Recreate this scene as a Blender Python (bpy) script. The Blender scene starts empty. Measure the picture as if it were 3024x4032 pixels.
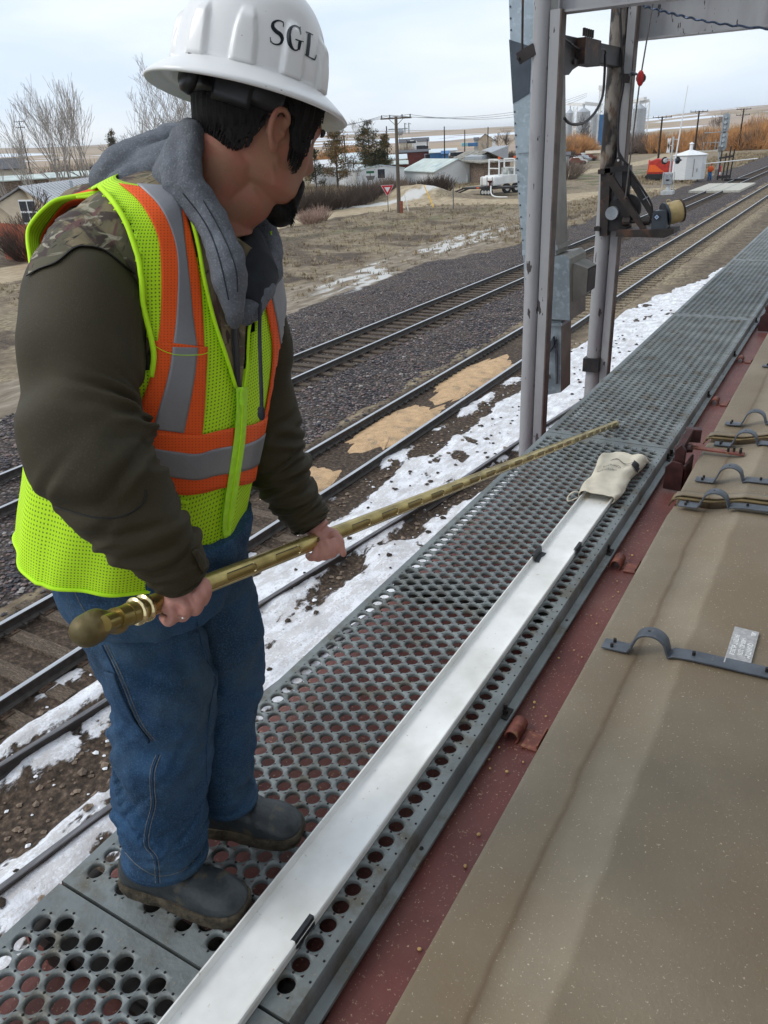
import bpy, math, random
import numpy as np
from mathutils import Vector, Matrix, noise as mnoise
R = math.radians
random.seed(7)
rng = np.random.RandomState(5)
scn = bpy.context.scene
col = scn.collection

# ---------------------------------------------------------------- camera (eye about 1.6 m above the roof walkway)
F_PX, PPX, PPY = 3010.0, 1512.0, 2016.0          # focal length and centre, in pixels of the 3024 x 4032 photograph
EYE = np.array([0.0, 0.0, 6.05])
_nad = np.array([318., 6184., F_PX]); _T = np.array([1988., -1566., F_PX])
_D = _nad/np.linalg.norm(_nad); _Y = _T-_D*(_T@_D); _Y /= np.linalg.norm(_Y); _Z = -_D; _X = np.cross(_Y, _Z)
CM = np.array([_X, _Y, _Z])                       # world = CM @ (right, down, forward)
cam_d = bpy.data.cameras.new('camera'); cam = bpy.data.objects.new('camera', cam_d); col.objects.link(cam)
cam_d.sensor_fit = 'VERTICAL'; cam_d.sensor_height = 36.0; cam_d.lens = 36.0*F_PX/4032.0
cam_d.clip_start = 0.05; cam_d.clip_end = 20000
mw = Matrix.Identity(4)
for i in range(3):
    mw[i][0] = CM[i, 0]; mw[i][1] = -CM[i, 1]; mw[i][2] = -CM[i, 2]; mw[i][3] = EYE[i]
cam.matrix_world = mw
scn.camera = cam

# ---------------------------------------------------------------- overcast sky and soft sun
world = bpy.data.worlds.new('World'); scn.world = world; world.use_nodes = True
wn, wl = world.node_tree.nodes, world.node_tree.links
for n in list(wn): wn.remove(n)
SUN_EL, SUN_AZ = R(42), R(235)
sky = wn.new('ShaderNodeTexSky'); sky.sky_type = 'NISHITA'; sky.sun_disc = False
sky.sun_elevation = SUN_EL; sky.sun_rotation = SUN_AZ
tc = wn.new('ShaderNodeTexCoord'); mp = wn.new('ShaderNodeMapping'); mp.inputs['Scale'].default_value = (1.1, 1.1, 5.0)
nz = wn.new('ShaderNodeTexNoise'); nz.inputs['Scale'].default_value = 2.2; nz.inputs['Detail'].default_value = 5; nz.inputs['Roughness'].default_value = .5
cr = wn.new('ShaderNodeValToRGB'); cr.color_ramp.elements[0].position = .36; cr.color_ramp.elements[0].color = (6.0, 7.0, 8.3, 1)
cr.color_ramp.elements[1].position = .64; cr.color_ramp.elements[1].color = (8.1, 8.5, 8.8, 1)
mx = wn.new('ShaderNodeMix'); mx.data_type = 'RGBA'; mx.inputs[0].default_value = .93
bg = wn.new('ShaderNodeBackground'); bg.inputs['Strength'].default_value = .1
wo = wn.new('ShaderNodeOutputWorld')
wl.new(tc.outputs['Generated'], mp.inputs['Vector']); wl.new(mp.outputs[0], nz.inputs['Vector']); wl.new(nz.outputs['Fac'], cr.inputs[0])
wl.new(sky.outputs[0], mx.inputs[6]); wl.new(cr.outputs[0], mx.inputs[7]); wl.new(mx.outputs[2], bg.inputs['Color']); wl.new(bg.outputs[0], wo.inputs['Surface'])
sd = bpy.data.lights.new('sun', 'SUN'); sd.energy = 1.0; sd.angle = R(25); sd.color = (1, .97, .93)
sun = bpy.data.objects.new('sun', sd); col.objects.link(sun)
sun.rotation_euler = (R(90)-SUN_EL, 0, R(-55))     # light comes from the open side, behind the left shoulder of the viewer
scn.view_settings.view_transform = 'Standard'; scn.view_settings.look = 'None'; scn.view_settings.exposure = 0.42; scn.view_settings.gamma = 1
scn.cycles.max_bounces = 6; scn.cycles.diffuse_bounces = 3; scn.cycles.glossy_bounces = 3; scn.cycles.transparent_max_bounces = 8

# ---------------------------------------------------------------- helpers: turning a sight line into a place in the world
def ray(u, v): return CM @ np.array([u-PPX, v-PPY, F_PX])
def G(u, v, h=0.0):                                # point on the level plane z = h
    r = ray(u, v); return EYE + r*((h-EYE[2])/r[2])
def AY(u, v, y): r = ray(u, v); return EYE + r*(y/r[1])
def AX(u, v, x): r = ray(u, v); return EYE + r*(x/r[0])
def PD(u, v, d): return EYE + CM @ (np.array([u-PPX, v-PPY, F_PX])*(d/F_PX))
def HT(p, u, v):                                   # height at which the vertical through p is seen at (u, v)
    r = ray(u, v); return EYE[2] + r[2]*math.hypot(p[0], p[1])/math.hypot(r[0], r[1])
def V3(*a): return np.array(a, float)
def unit(v): v = np.asarray(v, float); return v/np.linalg.norm(v)
def lerp(a, b, t): return a+(b-a)*t
def sstep(a, b, x): t = np.clip((x-a)/(b-a), 0, 1); return t*t*(3-2*t)

def tag(o, label=None, cat=None, group=None, kind=None):
    if label: o['label'] = label
    if cat: o['category'] = cat
    if group: o['group'] = group
    if kind: o['kind'] = kind
    return o
def thing(name, loc, label, cat, group=None):
    o = bpy.data.objects.new(name, None); col.objects.link(o); o.location = tuple(loc); o.empty_display_size = .1
    return tag(o, label, cat, group)
def wloc(o):
    p = np.zeros(3)
    while o is not None: p = p+np.array(o.location); o = o.parent
    return p

class MB:
    """collects pieces of ONE mesh, in world coordinates"""
    def __init__(s): s.v = []; s.f = []; s.uv = {}; s.n = 0; s.mi = []
    def add(s, vs, fs, uvs=None, m=0):
        b = s.n; vs = np.asarray(vs, float).reshape(-1, 3); s.v.append(vs); s.n += len(vs)
        for k, f in enumerate(fs):
            if uvs is not None: s.uv[len(s.f)] = uvs[k]
            s.f.append([b+i for i in f]); s.mi.append(m)
        return s
    def box(s, c, d, rz=0, M=None, m=0):
        x, y, z = d[0]/2, d[1]/2, d[2]/2
        v = np.array([(-x,-y,-z),(x,-y,-z),(x,y,-z),(-x,y,-z),(-x,-y,z),(x,-y,z),(x,y,z),(-x,y,z)], float)
        if M is not None: v = v@np.asarray(M).T
        if rz: c_, s_ = math.cos(rz), math.sin(rz); v = v@np.array([[c_,s_,0],[-s_,c_,0],[0,0,1]])
        return s.add(v+np.asarray(c, float), [(0,3,2,1),(4,5,6,7),(0,1,5,4),(1,2,6,5),(2,3,7,6),(3,0,4,7)], m=m)
    def bar(s, a, b, w, h, up=(0,0,1), m=0):
        a = np.asarray(a, float); b = np.asarray(b, float); t = unit(b-a); up = np.asarray(up, float)
        if abs(t@up) > .99: up = V3(0, 1, 0)
        sx = unit(np.cross(t, up)); sz = np.cross(sx, t)
        M = np.array([t, sx, sz]).T
        return s.box((a+b)/2, (np.linalg.norm(b-a), w, h), M=M, m=m)
    def tube(s, pts, r, n=8, cap=True, m=0, flat=1.0):
        pts = np.asarray(pts, float); k = len(pts); rr = np.full(k, r) if np.isscalar(r) else np.asarray(r, float)
        T = np.gradient(pts, axis=0); T /= np.linalg.norm(T, axis=1)[:, None]+1e-12
        ref = V3(0, 0, 1) if abs(T[0][2]) < .9 else V3(1, 0, 0)
        x = unit(np.cross(T[0], ref)); vs = []
        for i in range(k):
            x = unit(x-T[i]*(x@T[i])); y = np.cross(T[i], x)
            a = np.arange(n)*2*math.pi/n
            vs.append(pts[i]+rr[i]*(np.cos(a)[:, None]*x+flat*np.sin(a)[:, None]*y))
        fs = []
        for i in range(k-1):
            for j in range(n):
                j2 = (j+1) % n; fs.append((i*n+j, i*n+j2, (i+1)*n+j2, (i+1)*n+j))
        if cap: fs.append(tuple(range(n-1, -1, -1))); fs.append(tuple((k-1)*n+j for j in range(n)))
        return s.add(np.concatenate(vs), fs, m=m)
    def prism(s, poly, z0, z1, m=0):
        n = len(poly); v = [(p[0], p[1], z0) for p in poly]+[(p[0], p[1], z1) for p in poly]
        fs = [tuple(range(n-1, -1, -1)), tuple(range(n, 2*n))]+[(i, (i+1) % n, n+(i+1) % n, n+i) for i in range(n)]
        return s.add(v, fs, m=m)
    def extr(s, poly, vec, m=0):                   # polygon of 3D points pushed along vec
        n = len(poly); p = np.asarray(poly, float); v = np.concatenate([p, p+np.asarray(vec, float)])
        fs = [tuple(range(n-1, -1, -1)), tuple(range(n, 2*n))]+[(i, (i+1) % n, n+(i+1) % n, n+i) for i in range(n)]
        return s.add(v, fs, m=m)
    def ell(s, c, r, n=16, k=10, M=None, m=0):
        v = []; 
        for i in range(k+1):
            a = math.pi*i/k
            for j in range(n): b = 2*math.pi*j/n; v.append((math.sin(a)*math.cos(b), math.sin(a)*math.sin(b), math.cos(a)))
        v = np.array(v)*np.asarray(r, float)
        if M is not None: v = v@np.asarray(M).T
        fs = [(i*n+j, (i+1)*n+j, (i+1)*n+(j+1) % n, i*n+(j+1) % n) for i in range(k) for j in range(n)]
        return s.add(v+np.asarray(c, float), fs, m=m)
    def grid(s, P, closed=False, uv=None, flip=False, mask=None, m=0, caps=False):   # P[i][j] points
        P = np.asarray(P, float); a, b = P.shape[:2]; fs = []; us = []
        for i in range(a-1):
            for j in range(b if closed else b-1):
                j2 = (j+1) % b
                if mask is not None and not mask[i][j]: continue
                q = (i*b+j, i*b+j2, (i+1)*b+j2, (i+1)*b+j)
                fs.append(q[::-1] if flip else q)
                if uv is not None:
                    jj = j+1; t = [uv[i][j], uv[i][jj] if jj < len(uv[i]) else uv[i][j], uv[i+1][jj] if jj < len(uv[i]) else uv[i+1][j], uv[i+1][j]]
                    us.append(t[::-1] if flip else t)
        if caps: fs.append(tuple(range(b-1, -1, -1))); fs.append(tuple((a-1)*b+j for j in range(b))); 
        if caps and uv is not None: us += [[(0, 0)]*b]*2
        return s.add(P.reshape(-1, 3), fs, us if uv is not None else None, m=m)
    def build(s, name, mat, parent=None, smooth=False, loc=None, auto=None):
        vs = np.concatenate(s.v)
        if parent is not None: org = wloc(parent); loc_ = V3(0, 0, 0)
        else:
            if loc is None: loc = V3((vs[:, 0].min()+vs[:, 0].max())/2, (vs[:, 1].min()+vs[:, 1].max())/2, vs[:, 2].min())
            org = np.asarray(loc, float); loc_ = org
        me = bpy.data.meshes.new(name); me.from_pydata((vs-org).tolist(), [], s.f)
        mats = mat if isinstance(mat, (list, tuple)) else [mat]
        for q in mats: me.materials.append(q)
        if len(mats) > 1: me.polygons.foreach_set('material_index', s.mi)
        if s.uv:
            ul = me.uv_layers.new(name='UVMap'); data = np.zeros((len(me.loops), 2)); k = 0
            for fi, f in enumerate(s.f):
                t = s.uv.get(fi)
                for q in range(len(f)):
                    if t is not None: data[k] = t[q]
                    k += 1
            ul.data.foreach_set('uv', data.ravel())
        me.update()
        if smooth or auto:
            me.polygons.foreach_set('use_smooth', [True]*len(me.polygons))
            if auto: me.set_sharp_from_angle(angle=R(auto))
        o = bpy.data.objects.new(name, me); col.objects.link(o); o.location = tuple(loc_)
        if parent is not None: o.parent = parent
        return o
def mod(o, t, **k):
    m = o.modifiers.new(t.lower(), t)
    for a, b in k.items(): setattr(m, a, b)
    return m
def bevel(o, w, seg=2): mod(o, 'BEVEL', width=w, segments=seg, limit_method='ANGLE', angle_limit=R(40)); return o
def copy_tree(o, parent=None):
    c = o.copy(); col.objects.link(c)
    if parent is not None: c.parent = parent
    for ch in [q for q in o.children]: copy_tree(ch, c)
    return c
def crom(A, n):                                    # Catmull-Rom through rows of A
    A = np.asarray(A, float); k = len(A); t = np.linspace(0, k-1, n); out = []
    for x in t:
        i = min(int(x), k-2); f = x-i
        p0, p1, p2, p3 = A[max(i-1, 0)], A[i], A[i+1], A[min(i+2, k-1)]
        out.append(.5*((2*p1)+(-p0+p2)*f+(2*p0-5*p1+4*p2-p3)*f*f+(-p0+3*p1-3*p2+p3)*f**3))
    return np.array(out)

# ---------------------------------------------------------------- numpy value noise for terrain and cloth
_tab = rng.rand(256, 256)
def vn(x, y):
    x = np.asarray(x, float); y = np.asarray(y, float); xi = np.floor(x).astype(int); yi = np.floor(y).astype(int)
    fx = x-xi; fy = y-yi; fx = fx*fx*(3-2*fx); fy = fy*fy*(3-2*fy)
    g = lambda a, b: _tab[a & 255, b & 255]
    return (g(xi, yi)*(1-fx)+g(xi+1, yi)*fx)*(1-fy)+(g(xi, yi+1)*(1-fx)+g(xi+1, yi+1)*fx)*fy
def fbm(x, y, o=4):
    s = 0; a = .5
    for i in range(o): s = s+a*vn(x*2**i+17.3*i, y*2**i+9.1*i); a *= .5
    return s/(1-.5**o)

# ---------------------------------------------------------------- materials
MATS = {}
def pm(name, c, r=.6, m=0.0, var=.25, ns=6.0, c2=None, f2=.5, s2=30.0, w2=.1, c3=None, f3=.6, s3=8.0, w3=.06, bump=.0, bs=40.0, spec=.4, stretch=None, coat=0, sub=None, rv=0.0):
    """noise-varied surface; c2 = second colour in fine specks above level f2, c3 = third colour in broad patches above f3"""
    if name in MATS: return MATS[name]
    mt = bpy.data.materials.new(name); mt.use_nodes = True; N, L = mt.node_tree.nodes, mt.node_tree.links
    b = N['Principled BSDF']; b.inputs['Roughness'].default_value = r; b.inputs['Metallic'].default_value = m
    b.inputs['Specular IOR Level'].default_value = spec; b.inputs['Coat Weight'].default_value = coat
    t = N.new('ShaderNodeTexCoord'); src = t.outputs['Object']
    if stretch:
        q = N.new('ShaderNodeMapping'); q.inputs['Scale'].default_value = stretch; L.new(src, q.inputs['Vector']); src = q.outputs[0]
    def nzz(s, d=5):
        n = N.new('ShaderNodeTexNoise'); n.inputs['Scale'].default_value = s; n.inputs['Detail'].default_value = d; n.inputs['Roughness'].default_value = .6; L.new(src, n.inputs['Vector']); return n.outputs['Fac']
    def mixc(f, a, bb):
        x = N.new('ShaderNodeMix'); x.data_type = 'RGBA'
        if f is not None: L.new(f, x.inputs[0])
        for i, q in ((6, a), (7, bb)):
            if isinstance(q, (tuple, list)): x.inputs[i].default_value = (*q[:3], 1)
            else: L.new(q, x.inputs[i])
        return x.outputs[2]
    def rng_(f, a, bb):
        x = N.new('ShaderNodeMapRange'); x.inputs['From Min'].default_value = a; x.inputs['From Max'].default_value = bb; x.interpolation_type = 'SMOOTHSTEP'; L.new(f, x.inputs['Value']); return x.outputs[0]
    base = mixc(rng_(nzz(ns), .3, .7), tuple(q*(1-var) for q in c), tuple(min(1, q*(1+var)) for q in c))
    if c3: base = mixc(rng_(nzz(s3, 6), f3-w3, f3+w3), base, c3)
    if c2: base = mixc(rng_(nzz(s2, 3), f2-w2, f2+w2), base, c2)
    L.new(base, b.inputs['Base Color'])
    if rv:
        x = N.new('ShaderNodeMapRange'); x.inputs['To Min'].default_value = max(0, r-rv); x.inputs['To Max'].default_value = min(1, r+rv); L.new(nzz(ns*1.7), x.inputs['Value']); L.new(x.outputs[0], b.inputs['Roughness'])
    if bump:
        bp = N.new('ShaderNodeBump'); bp.inputs['Strength'].default_value = bump; bp.inputs['Distance'].default_value = .02; L.new(nzz(bs, 4), bp.inputs['Height']); L.new(bp.outputs[0], b.inputs['Normal'])
    if sub: b.inputs['Subsurface Weight'].default_value = sub; b.inputs['Subsurface Radius'].default_value = (.012, .004, .002); b.inputs['Subsurface Scale'].default_value = 1
    MATS[name] = mt; return mt
def nodes_of(mt): return mt.node_tree.nodes, mt.node_tree.links
# ---------------------------------------------------------------- ground
trackA = np.array([(-30,-13.80),(18,-13.72),(28,-13.62),(71,-13.26),(130,-12.7),(600,-8.3)])
trackB = np.array([(-30,-8.85),(0,-8.75),(4.9,-8.68),(11.6,-8.53),(15,-8.53),(92,-8.5),(600,-8.2)])
trackC = np.array([(-8,-7.7),(0,-6.6),(3.1,-6.22),(4.56,-6.0),(7.5,-5.63),(9.7,-5.3),(11.8,-5.0),(14.4,-4.74),(16.3,-4.5),(21,-3.95),(32,-2.5),(45,-.8),(60,.13)])
cx = lambda tr, y: np.interp(y, tr[:, 0], tr[:, 1])
def dpoly(X, Y, pts):                              # distance to a polyline
    d = np.full(X.shape, 1e9)
    for (ax, ay), (bx, by) in zip(pts[:-1], pts[1:]):
        t = np.clip(((X-ax)*(bx-ax)+(Y-ay)*(by-ay))/((bx-ax)**2+(by-ay)**2), 0, 1)
        d = np.minimum(d, np.hypot(X-ax-t*(bx-ax), Y-ay-t*(by-ay)))
    return d
def gp(*uv): return [tuple(G(u, v)[:2]) for u, v in uv]
ROAD1 = [(-43, -5), (-42.6, 28), (-43.5, 45), (-44, 58), (-43.2, 66), (-41, 73), (-37, 76), (-30, 76.5), (-26.5, 79), (-25, 84), (-21.5, 88.5), (-16, 89.7), (-5, 90.3), (20, 91)]
ROAD2 = [(-41, 73), (-44.5, 84), (-44, 95), (-43, 112), (-40, 130), (-38, 150), (-38, 175), (-45, 230)]
LANE = [(-43.5, 104), (-50, 115), (-58, 119), (-75, 124)]
YARD = [(-47, 60), (-55, 66), (-66, 70)]
SERV = [(-19.2, 12), (-19.9, 25), (-20.7, 34), (-21.5, 43), (-22, 56), (-23.5, 68), (-27, 76)]
def axis(segs):
    out = []
    for a, b, st in segs: out += list(np.arange(a, b, st))
    return np.array(out+[segs[-1][1]])
gx = axis([(-9000,-3000,600),(-3000,-1000,140),(-1000,-300,35),(-300,-110,8),(-110,-60,1.5),(-60,-24,.6),(-24,-18,.25),(-18,-1,.11),(-1,6,.7),(6,60,6),(60,400,40),(400,3000,300),(3000,9000,900)])
gy = axis([(-300,-20,20),(-20,1,1.5),(1,24,.11),(24,50,.25),(50,140,.8),(140,400,5),(400,1200,30),(1200,4000,110),(4000,12000,600)])
GX, GY = np.meshgrid(gx, gy)
def hills(X, Y):
    d = np.hypot(X, Y); a = np.arctan2(X, Y)
    h = sstep(500, 5000, d)*(58+16*np.sin(a*5+1)+10*np.sin(a*11+2))*1.0
    h = h+sstep(1500, 4500, d)*26*(fbm(X/900+3, Y/900+8, 4)-.5)
    h = h+sstep(250, 1200, d)*5*(fbm(X/300, Y/300, 3)-.5)
    return h
nA = fbm(GX*1.1, GY*1.1, 5); nB = fbm(GX*.35+40, GY*.35+11, 4); nF = fbm(GX*4+9, GY*3+5, 3); nL = fbm(GX*3.2+3, GY*.55, 4)
dA = np.abs(GX-cx(trackA, GY)); dB = np.abs(GX-cx(trackB, GY)); dC = np.abs(GX-cx(trackC, GY)); XB = GX-cx(trackB, GY); XC = GX-cx(trackC, GY)
Z0 = .0+(nA-.5)*.10*sstep(.2, 2, np.minimum(dA, dB))+hills(GX, GY)
edge = np.interp(GY, [0, 23, 30, 38, 46, 74, 180], [-18.4, -18.7, -19.4, -19.4, -18.0, -17.6, -18.7])+(nB-.5)*2.2
ball = sstep(-.7, .5, GX-edge)*sstep(.25, -.25, XB+1.45-(nA-.5)*1.0*sstep(6, 14, GY))
ball = np.maximum(ball, 0)
road = np.maximum.reduce([sstep(3.6, 2.4, dpoly(GX, GY, ROAD1)+(nA-.5)*1.5), sstep(3.2, 2.0, dpoly(GX, GY, ROAD2)+(nA-.5)*1.2), sstep(1.5, .7, dpoly(GX, GY, LANE)), .9*sstep(5, 2, dpoly(GX, GY, YARD)+(nA-.5)*3)])
dS = dpoly(GX, GY, SERV)
serv = sstep(3.2, 1.6, dS+(nA-.5)*1.5)*.75
ice = np.maximum(sstep(.9, .2, np.abs(dpoly(GX, GY, [(-20.3, 26), (-21.2, 35), (-21.9, 44), (-22.6, 56)])-.55)+(nL-.5)*2.6)*sstep(24, 34, GY)*sstep(60, 50, GY)*sstep(.40, .60, nB+.1),
                 .8*sstep(1.6, .5, dpoly(GX, GY, [(-48, 68), (-45, 72), (-42, 78), (-41, 86)])+(nL-.5)*2.5))
# snow beside the near tracks, with bare ruts
end = np.interp(GX, [-8, -7.7, -7.0, -6.9, -6.6, -5.6, -3], [17, 20.4, 23.5, 29, 32, 37, 60])
s = sstep(0, 1.2, end-GY+(nA-.5)*5)*sstep(.80, 1.05, XB+(nA-.5)*.9)
rut1 = sstep(.34, .12, np.abs(GX-np.interp(GY, [0, 9, 12, 17, 24], [-7.62, -7.5, -7.35, -7.2, -6.9]))+(nA-.5)*.9)*sstep(22, 17, GY)
rut2 = sstep(.40, .10, np.abs(XC-np.interp(GY, [0, 8, 9, 16, 20], [-.2, -.35, -.55, -.45, -.3]))+(nA-.5)*1.0)*sstep(19, 14, GY)*sstep(6, 8.5, GY)
rut3 = sstep(.62, .2, np.abs(XC-.05)+(nA-.5)*1.3)*sstep(5.6, 4.4, GY)
rut4 = .8*sstep(.22, .08, np.abs(XC+.95)+(nA-.5)*.8)*sstep(8, 5, GY)
rut5 = .9*sstep(.18, .03, np.abs(XC-1.15)+(nF-.5)*.9)*.8
rut6 = sstep(.45, .1, np.abs(GX+2.6-.04*GY)+(nF-.5)*1.2)*.7*sstep(30, 20, GY)
clod = sstep(.64, .70, nF)*sstep(.45, .6, nB)*.8
snow = s*(1-np.maximum.reduce([rut1, rut2, rut3, rut4, clod, rut5, rut6]))
snow = np.maximum(snow, .8*sstep(.72, .78, nA)*sstep(1.3, 1.0, np.abs(XB+1.9))*0)
dark = np.maximum.reduce([sstep(.2, -.3, np.abs(XB)-1.25)*sstep(30, 18, GY)*.75+.25*(dB < 1.4), s, sstep(-7.2, -6.2, GX)*.55*(1-sstep(120, 200, GY)), (dA < 1.3)*.55])
grass_bare = sstep(-30, -19, GX)*sstep(-17, -19, GX)*.2+sstep(.45, .62, nB)*sstep(60, 20, np.abs(GY-40)+0*GX)*.6*(GX < -19)
dark = np.clip(np.maximum(dark, grass_bare), 0, 1); dark = dark*(1-.8*serv)
green = .55*sstep(2.6, .6, dpoly(GX, GY, [(-36, 44), (-33.5, 52), (-31, 62), (-29.5, 70)])+(nA-.5)*3)*.9
green = np.maximum(green, sstep(.52, .66, nB)*sstep(-25, -30, GX)*sstep(84, 98, GY)*sstep(240, 140, GY)*.7)
# humps: a spoil heap by the garage, ruts and crests in the snow
hp = G(1630, 792); Z0 = Z0+1.5*np.exp(-(((GX-hp[0]+1.2)/4.6)**2+((GY-hp[1]-3)/3.2)**2))*(.8+.4*nA)
Z0 = Z0+snow*(.05+.05*(nA-.5))+clod*s*.04+.05*(nL-.5)*(serv+s)
Z0 = Z0+.10*sstep(0, 1.5, GX-edge)*sstep(-10.2, -11.2, GX)*(dA > 1.4)*(nF*.5)
Z0 = Z0-.03*(dA < 1.35)-.045*((dB < 1.35) & ((GY < 8.5) | (GY > 27)))+.01*(dB < 1.35)
inC = sstep(.98, .70, dC); Z0 = Z0+.045*sstep(1.6, .9, dC)*(snow > .3)
far = sstep(150, 330, np.hypot(GX, GY))
fsn = sstep(.54, .68, fbm(GX/190+5, GY/520+2, 5))*sstep(330, 1100, np.hypot(GX, GY))
mb = MB(); P = np.stack([GX, GY, Z0], -1); mb.grid(P, flip=True)
def ground_mat():
    mt = bpy.data.materials.new('ground'); mt.use_nodes = True; N, L = nodes_of(mt); b = N['Principled BSDF']
    tcd = N.new('ShaderNodeTexCoord').outputs['Object']
    def noise(sc, d=4, st=None, rg=.6):
        n = N.new('ShaderNodeTexNoise'); n.inputs['Scale'].default_value = sc; n.inputs['Detail'].default_value = d; n.inputs['Roughness'].default_value = rg
        if st: q = N.new('ShaderNodeMapping'); q.inputs['Scale'].default_value = st; L.new(tcd, q.inputs['Vector']); L.new(q.outputs[0], n.inputs['Vector'])
        else: L.new(tcd, n.inputs['Vector'])
        return n.outputs['Fac']
    def ramp(f, cols):
        r = N.new('ShaderNodeValToRGB'); e = r.color_ramp.elements
        while len(e) > 1: e.remove(e[-1])
        e[0].position = cols[0][0]; e[0].color = (*cols[0][1], 1)
        for p, c in cols[1:]: q = e.new(p); q.color = (*c, 1)
        L.new(f, r.inputs[0]); return r.outputs[0]
    def mix(f, a, c, mode='MIX'):
        x = N.new('ShaderNodeMix'); x.data_type = 'RGBA'; x.blend_type = mode
        if isinstance(f, float): x.inputs[0].default_value = f
        else: L.new(f, x.inputs[0])
        for i, q in ((6, a), (7, c)):
            if isinstance(q, tuple): x.inputs[i].default_value = (*q, 1)
            else: L.new(q, x.inputs[i])
        return x.outputs[2]
    def math_(op, a, c=None):
        x = N.new('ShaderNodeMath'); x.operation = op
        for i, q in enumerate((a, c)):
            if q is None: continue
            if isinstance(q, float): x.inputs[i].default_value = q
            else: L.new(q, x.inputs[i])
        return x.outputs[0]
    def attr(nm):
        a = N.new('ShaderNodeAttribute'); a.attribute_name = nm; s_ = N.new('ShaderNodeSeparateColor'); L.new(a.outputs['Color'], s_.inputs[0]); return s_.outputs
    def soft(m, sc, amp, w=.16, st=None):           # break a mask's edge with noise
        v = math_('ADD', m, math_('MULTIPLY', math_('SUBTRACT', noise(sc, 5, st), .5), amp))
        x = N.new('ShaderNodeMapRange'); x.interpolation_type = 'SMOOTHSTEP'; x.inputs['From Min'].default_value = .5-w; x.inputs['From Max'].default_value = .5+w; L.new(v, x.inputs['Value']); return x.outputs[0]
    A = attr('A'); B = attr('B'); C = attr('C')
    dirt = ramp(noise(1.3, 8), [(.3, (.085, .064, .043)), (.5, (.18, .138, .092)), (.68, (.31, .245, .165))])
    grs = ramp(noise(9, 5, (1, .4, 1)), [(.35, (.10, .08, .05)), (.5, (.24, .19, .12)), (.66, (.38, .31, .21))])
    base = mix(soft(noise(.22, 4), 2.0, .8), dirt, grs)
    base = mix(soft(B[1], 3, .7), base, ramp(noise(6, 4), [(.35, (.06, .065, .028)), (.65, (.14, .145, .06))]))
    dk = ramp(noise(14, 6), [(.3, (.022, .016, .012)), (.5, (.060, .042, .030)), (.63, (.12, .085, .06)), (.74, (.20, .16, .125))])
    base = mix(soft(B[0], 2.2, .9, .3), base, dk)
    rd = ramp(noise(2.2, 6, (1, .35, 1)), [(.3, (.27, .20, .125)), (.55, (.40, .32, .21)), (.7, (.50, .43, .31))])
    sv = ramp(noise(2.6, 6, (1, .25, 1)), [(.3, (.12, .093, .066)), (.5, (.22, .178, .13)), (.68, (.36, .31, .245))])
    base = mix(soft(C[2], 1.5, .6, .3), base, sv)
    base = mix(soft(A[2], 1.2, .5, .3), base, rd)
    vo = N.new('ShaderNodeTexVoronoi'); vo.inputs['Scale'].default_value = 15.0; vo.inputs['Randomness'].default_value = 1
    vm = N.new('ShaderNodeMapping'); vm.inputs['Scale'].default_value = (1, .8, 1); L.new(tcd, vm.inputs['Vector']); L.new(vm.outputs[0], vo.inputs['Vector'])
    sc_ = N.new('ShaderNodeSeparateColor'); L.new(vo.outputs['Color'], sc_.inputs[0])
    st = ramp(sc_.outputs[0], [(.0, (.05, .047, .053)), (.3, (.095, .083, .086)), (.5, (.185, .115, .10)), (.66, (.13, .125, .14)), (.8, (.24, .17, .16)), (.95, (.34, .30, .28))])
    gap = N.new('ShaderNodeMapRange'); gap.inputs['From Min'].default_value = .30; gap.inputs['From Max'].default_value = .62; L.new(vo.outputs['Distance'], gap.inputs['Value'])
    st = mix(gap.outputs[0], st, (.014, .012, .012))
    st = mix(math_('MULTIPLY', soft(noise(.7, 3), 3, .5), .35), st, (.13, .10, .075))
    bm_ = soft(A[1], 5, .8, .1)
    base = mix(bm_, base, st)
    icem = soft(B[2], 5, .8, .25, (1.5, .4, 1))
    base = mix(math_('MULTIPLY', icem, .8), base, (.62, .62, .60))
    farc = ramp(noise(.006, 8, (1, .35, 1)), [(.35, (.20, .145, .085)), (.47, (.34, .26, .17)), (.55, (.40, .30, .22)), (.65, (.27, .22, .19))])
    base = mix(C[0], base, farc)
    base = mix(soft(C[1], .03, .5, .2, (1, .3, 1)), base, (.72, .76, .82))
    sn = ramp(noise(3, 6), [(.32, (.58, .58, .60)), (.48, (.74, .75, .78)), (.62, (.84, .85, .88))])
    spk = N.new('ShaderNodeMapRange'); spk.inputs['From Min'].default_value = .66; spk.inputs['From Max'].default_value = .72; L.new(noise(22, 3, (1, .6, 1)), spk.inputs['Value'])
    sn = mix(math_('MULTIPLY', spk.outputs[0], .8), sn, (.16, .13, .10))
    sn = mix(math_('MULTIPLY', soft(noise(5, 6, (1.6, .5, 1), .7), 30, .5, .06), .45), sn, (.40, .36, .32))
    snm = soft(A[0], 9, 1.6, .12, (1.3, .6, 1))
    base = mix(snm, base, sn)
    L.new(base, b.inputs['Base Color']); b.inputs['Roughness'].default_value = .85; b.inputs['Specular IOR Level'].default_value = .25
    h = math_('ADD', math_('MULTIPLY', noise(18, 5), .5), math_('MULTIPLY', math_('MULTIPLY', bm_, math_('SUBTRACT', .6, vo.outputs['Distance'])), 1.6))
    h = math_('ADD', h, math_('MULTIPLY', snm, .8))
    bp = N.new('ShaderNodeBump'); bp.inputs['Strength'].default_value = .8; bp.inputs['Distance'].default_value = .045; L.new(h, bp.inputs['Height']); L.new(bp.outputs[0], b.inputs['Normal'])
    return mt
g = mb.build('ground', ground_mat(), smooth=True, loc=(0, 0, 0)); tag(g, kind='structure')
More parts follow.
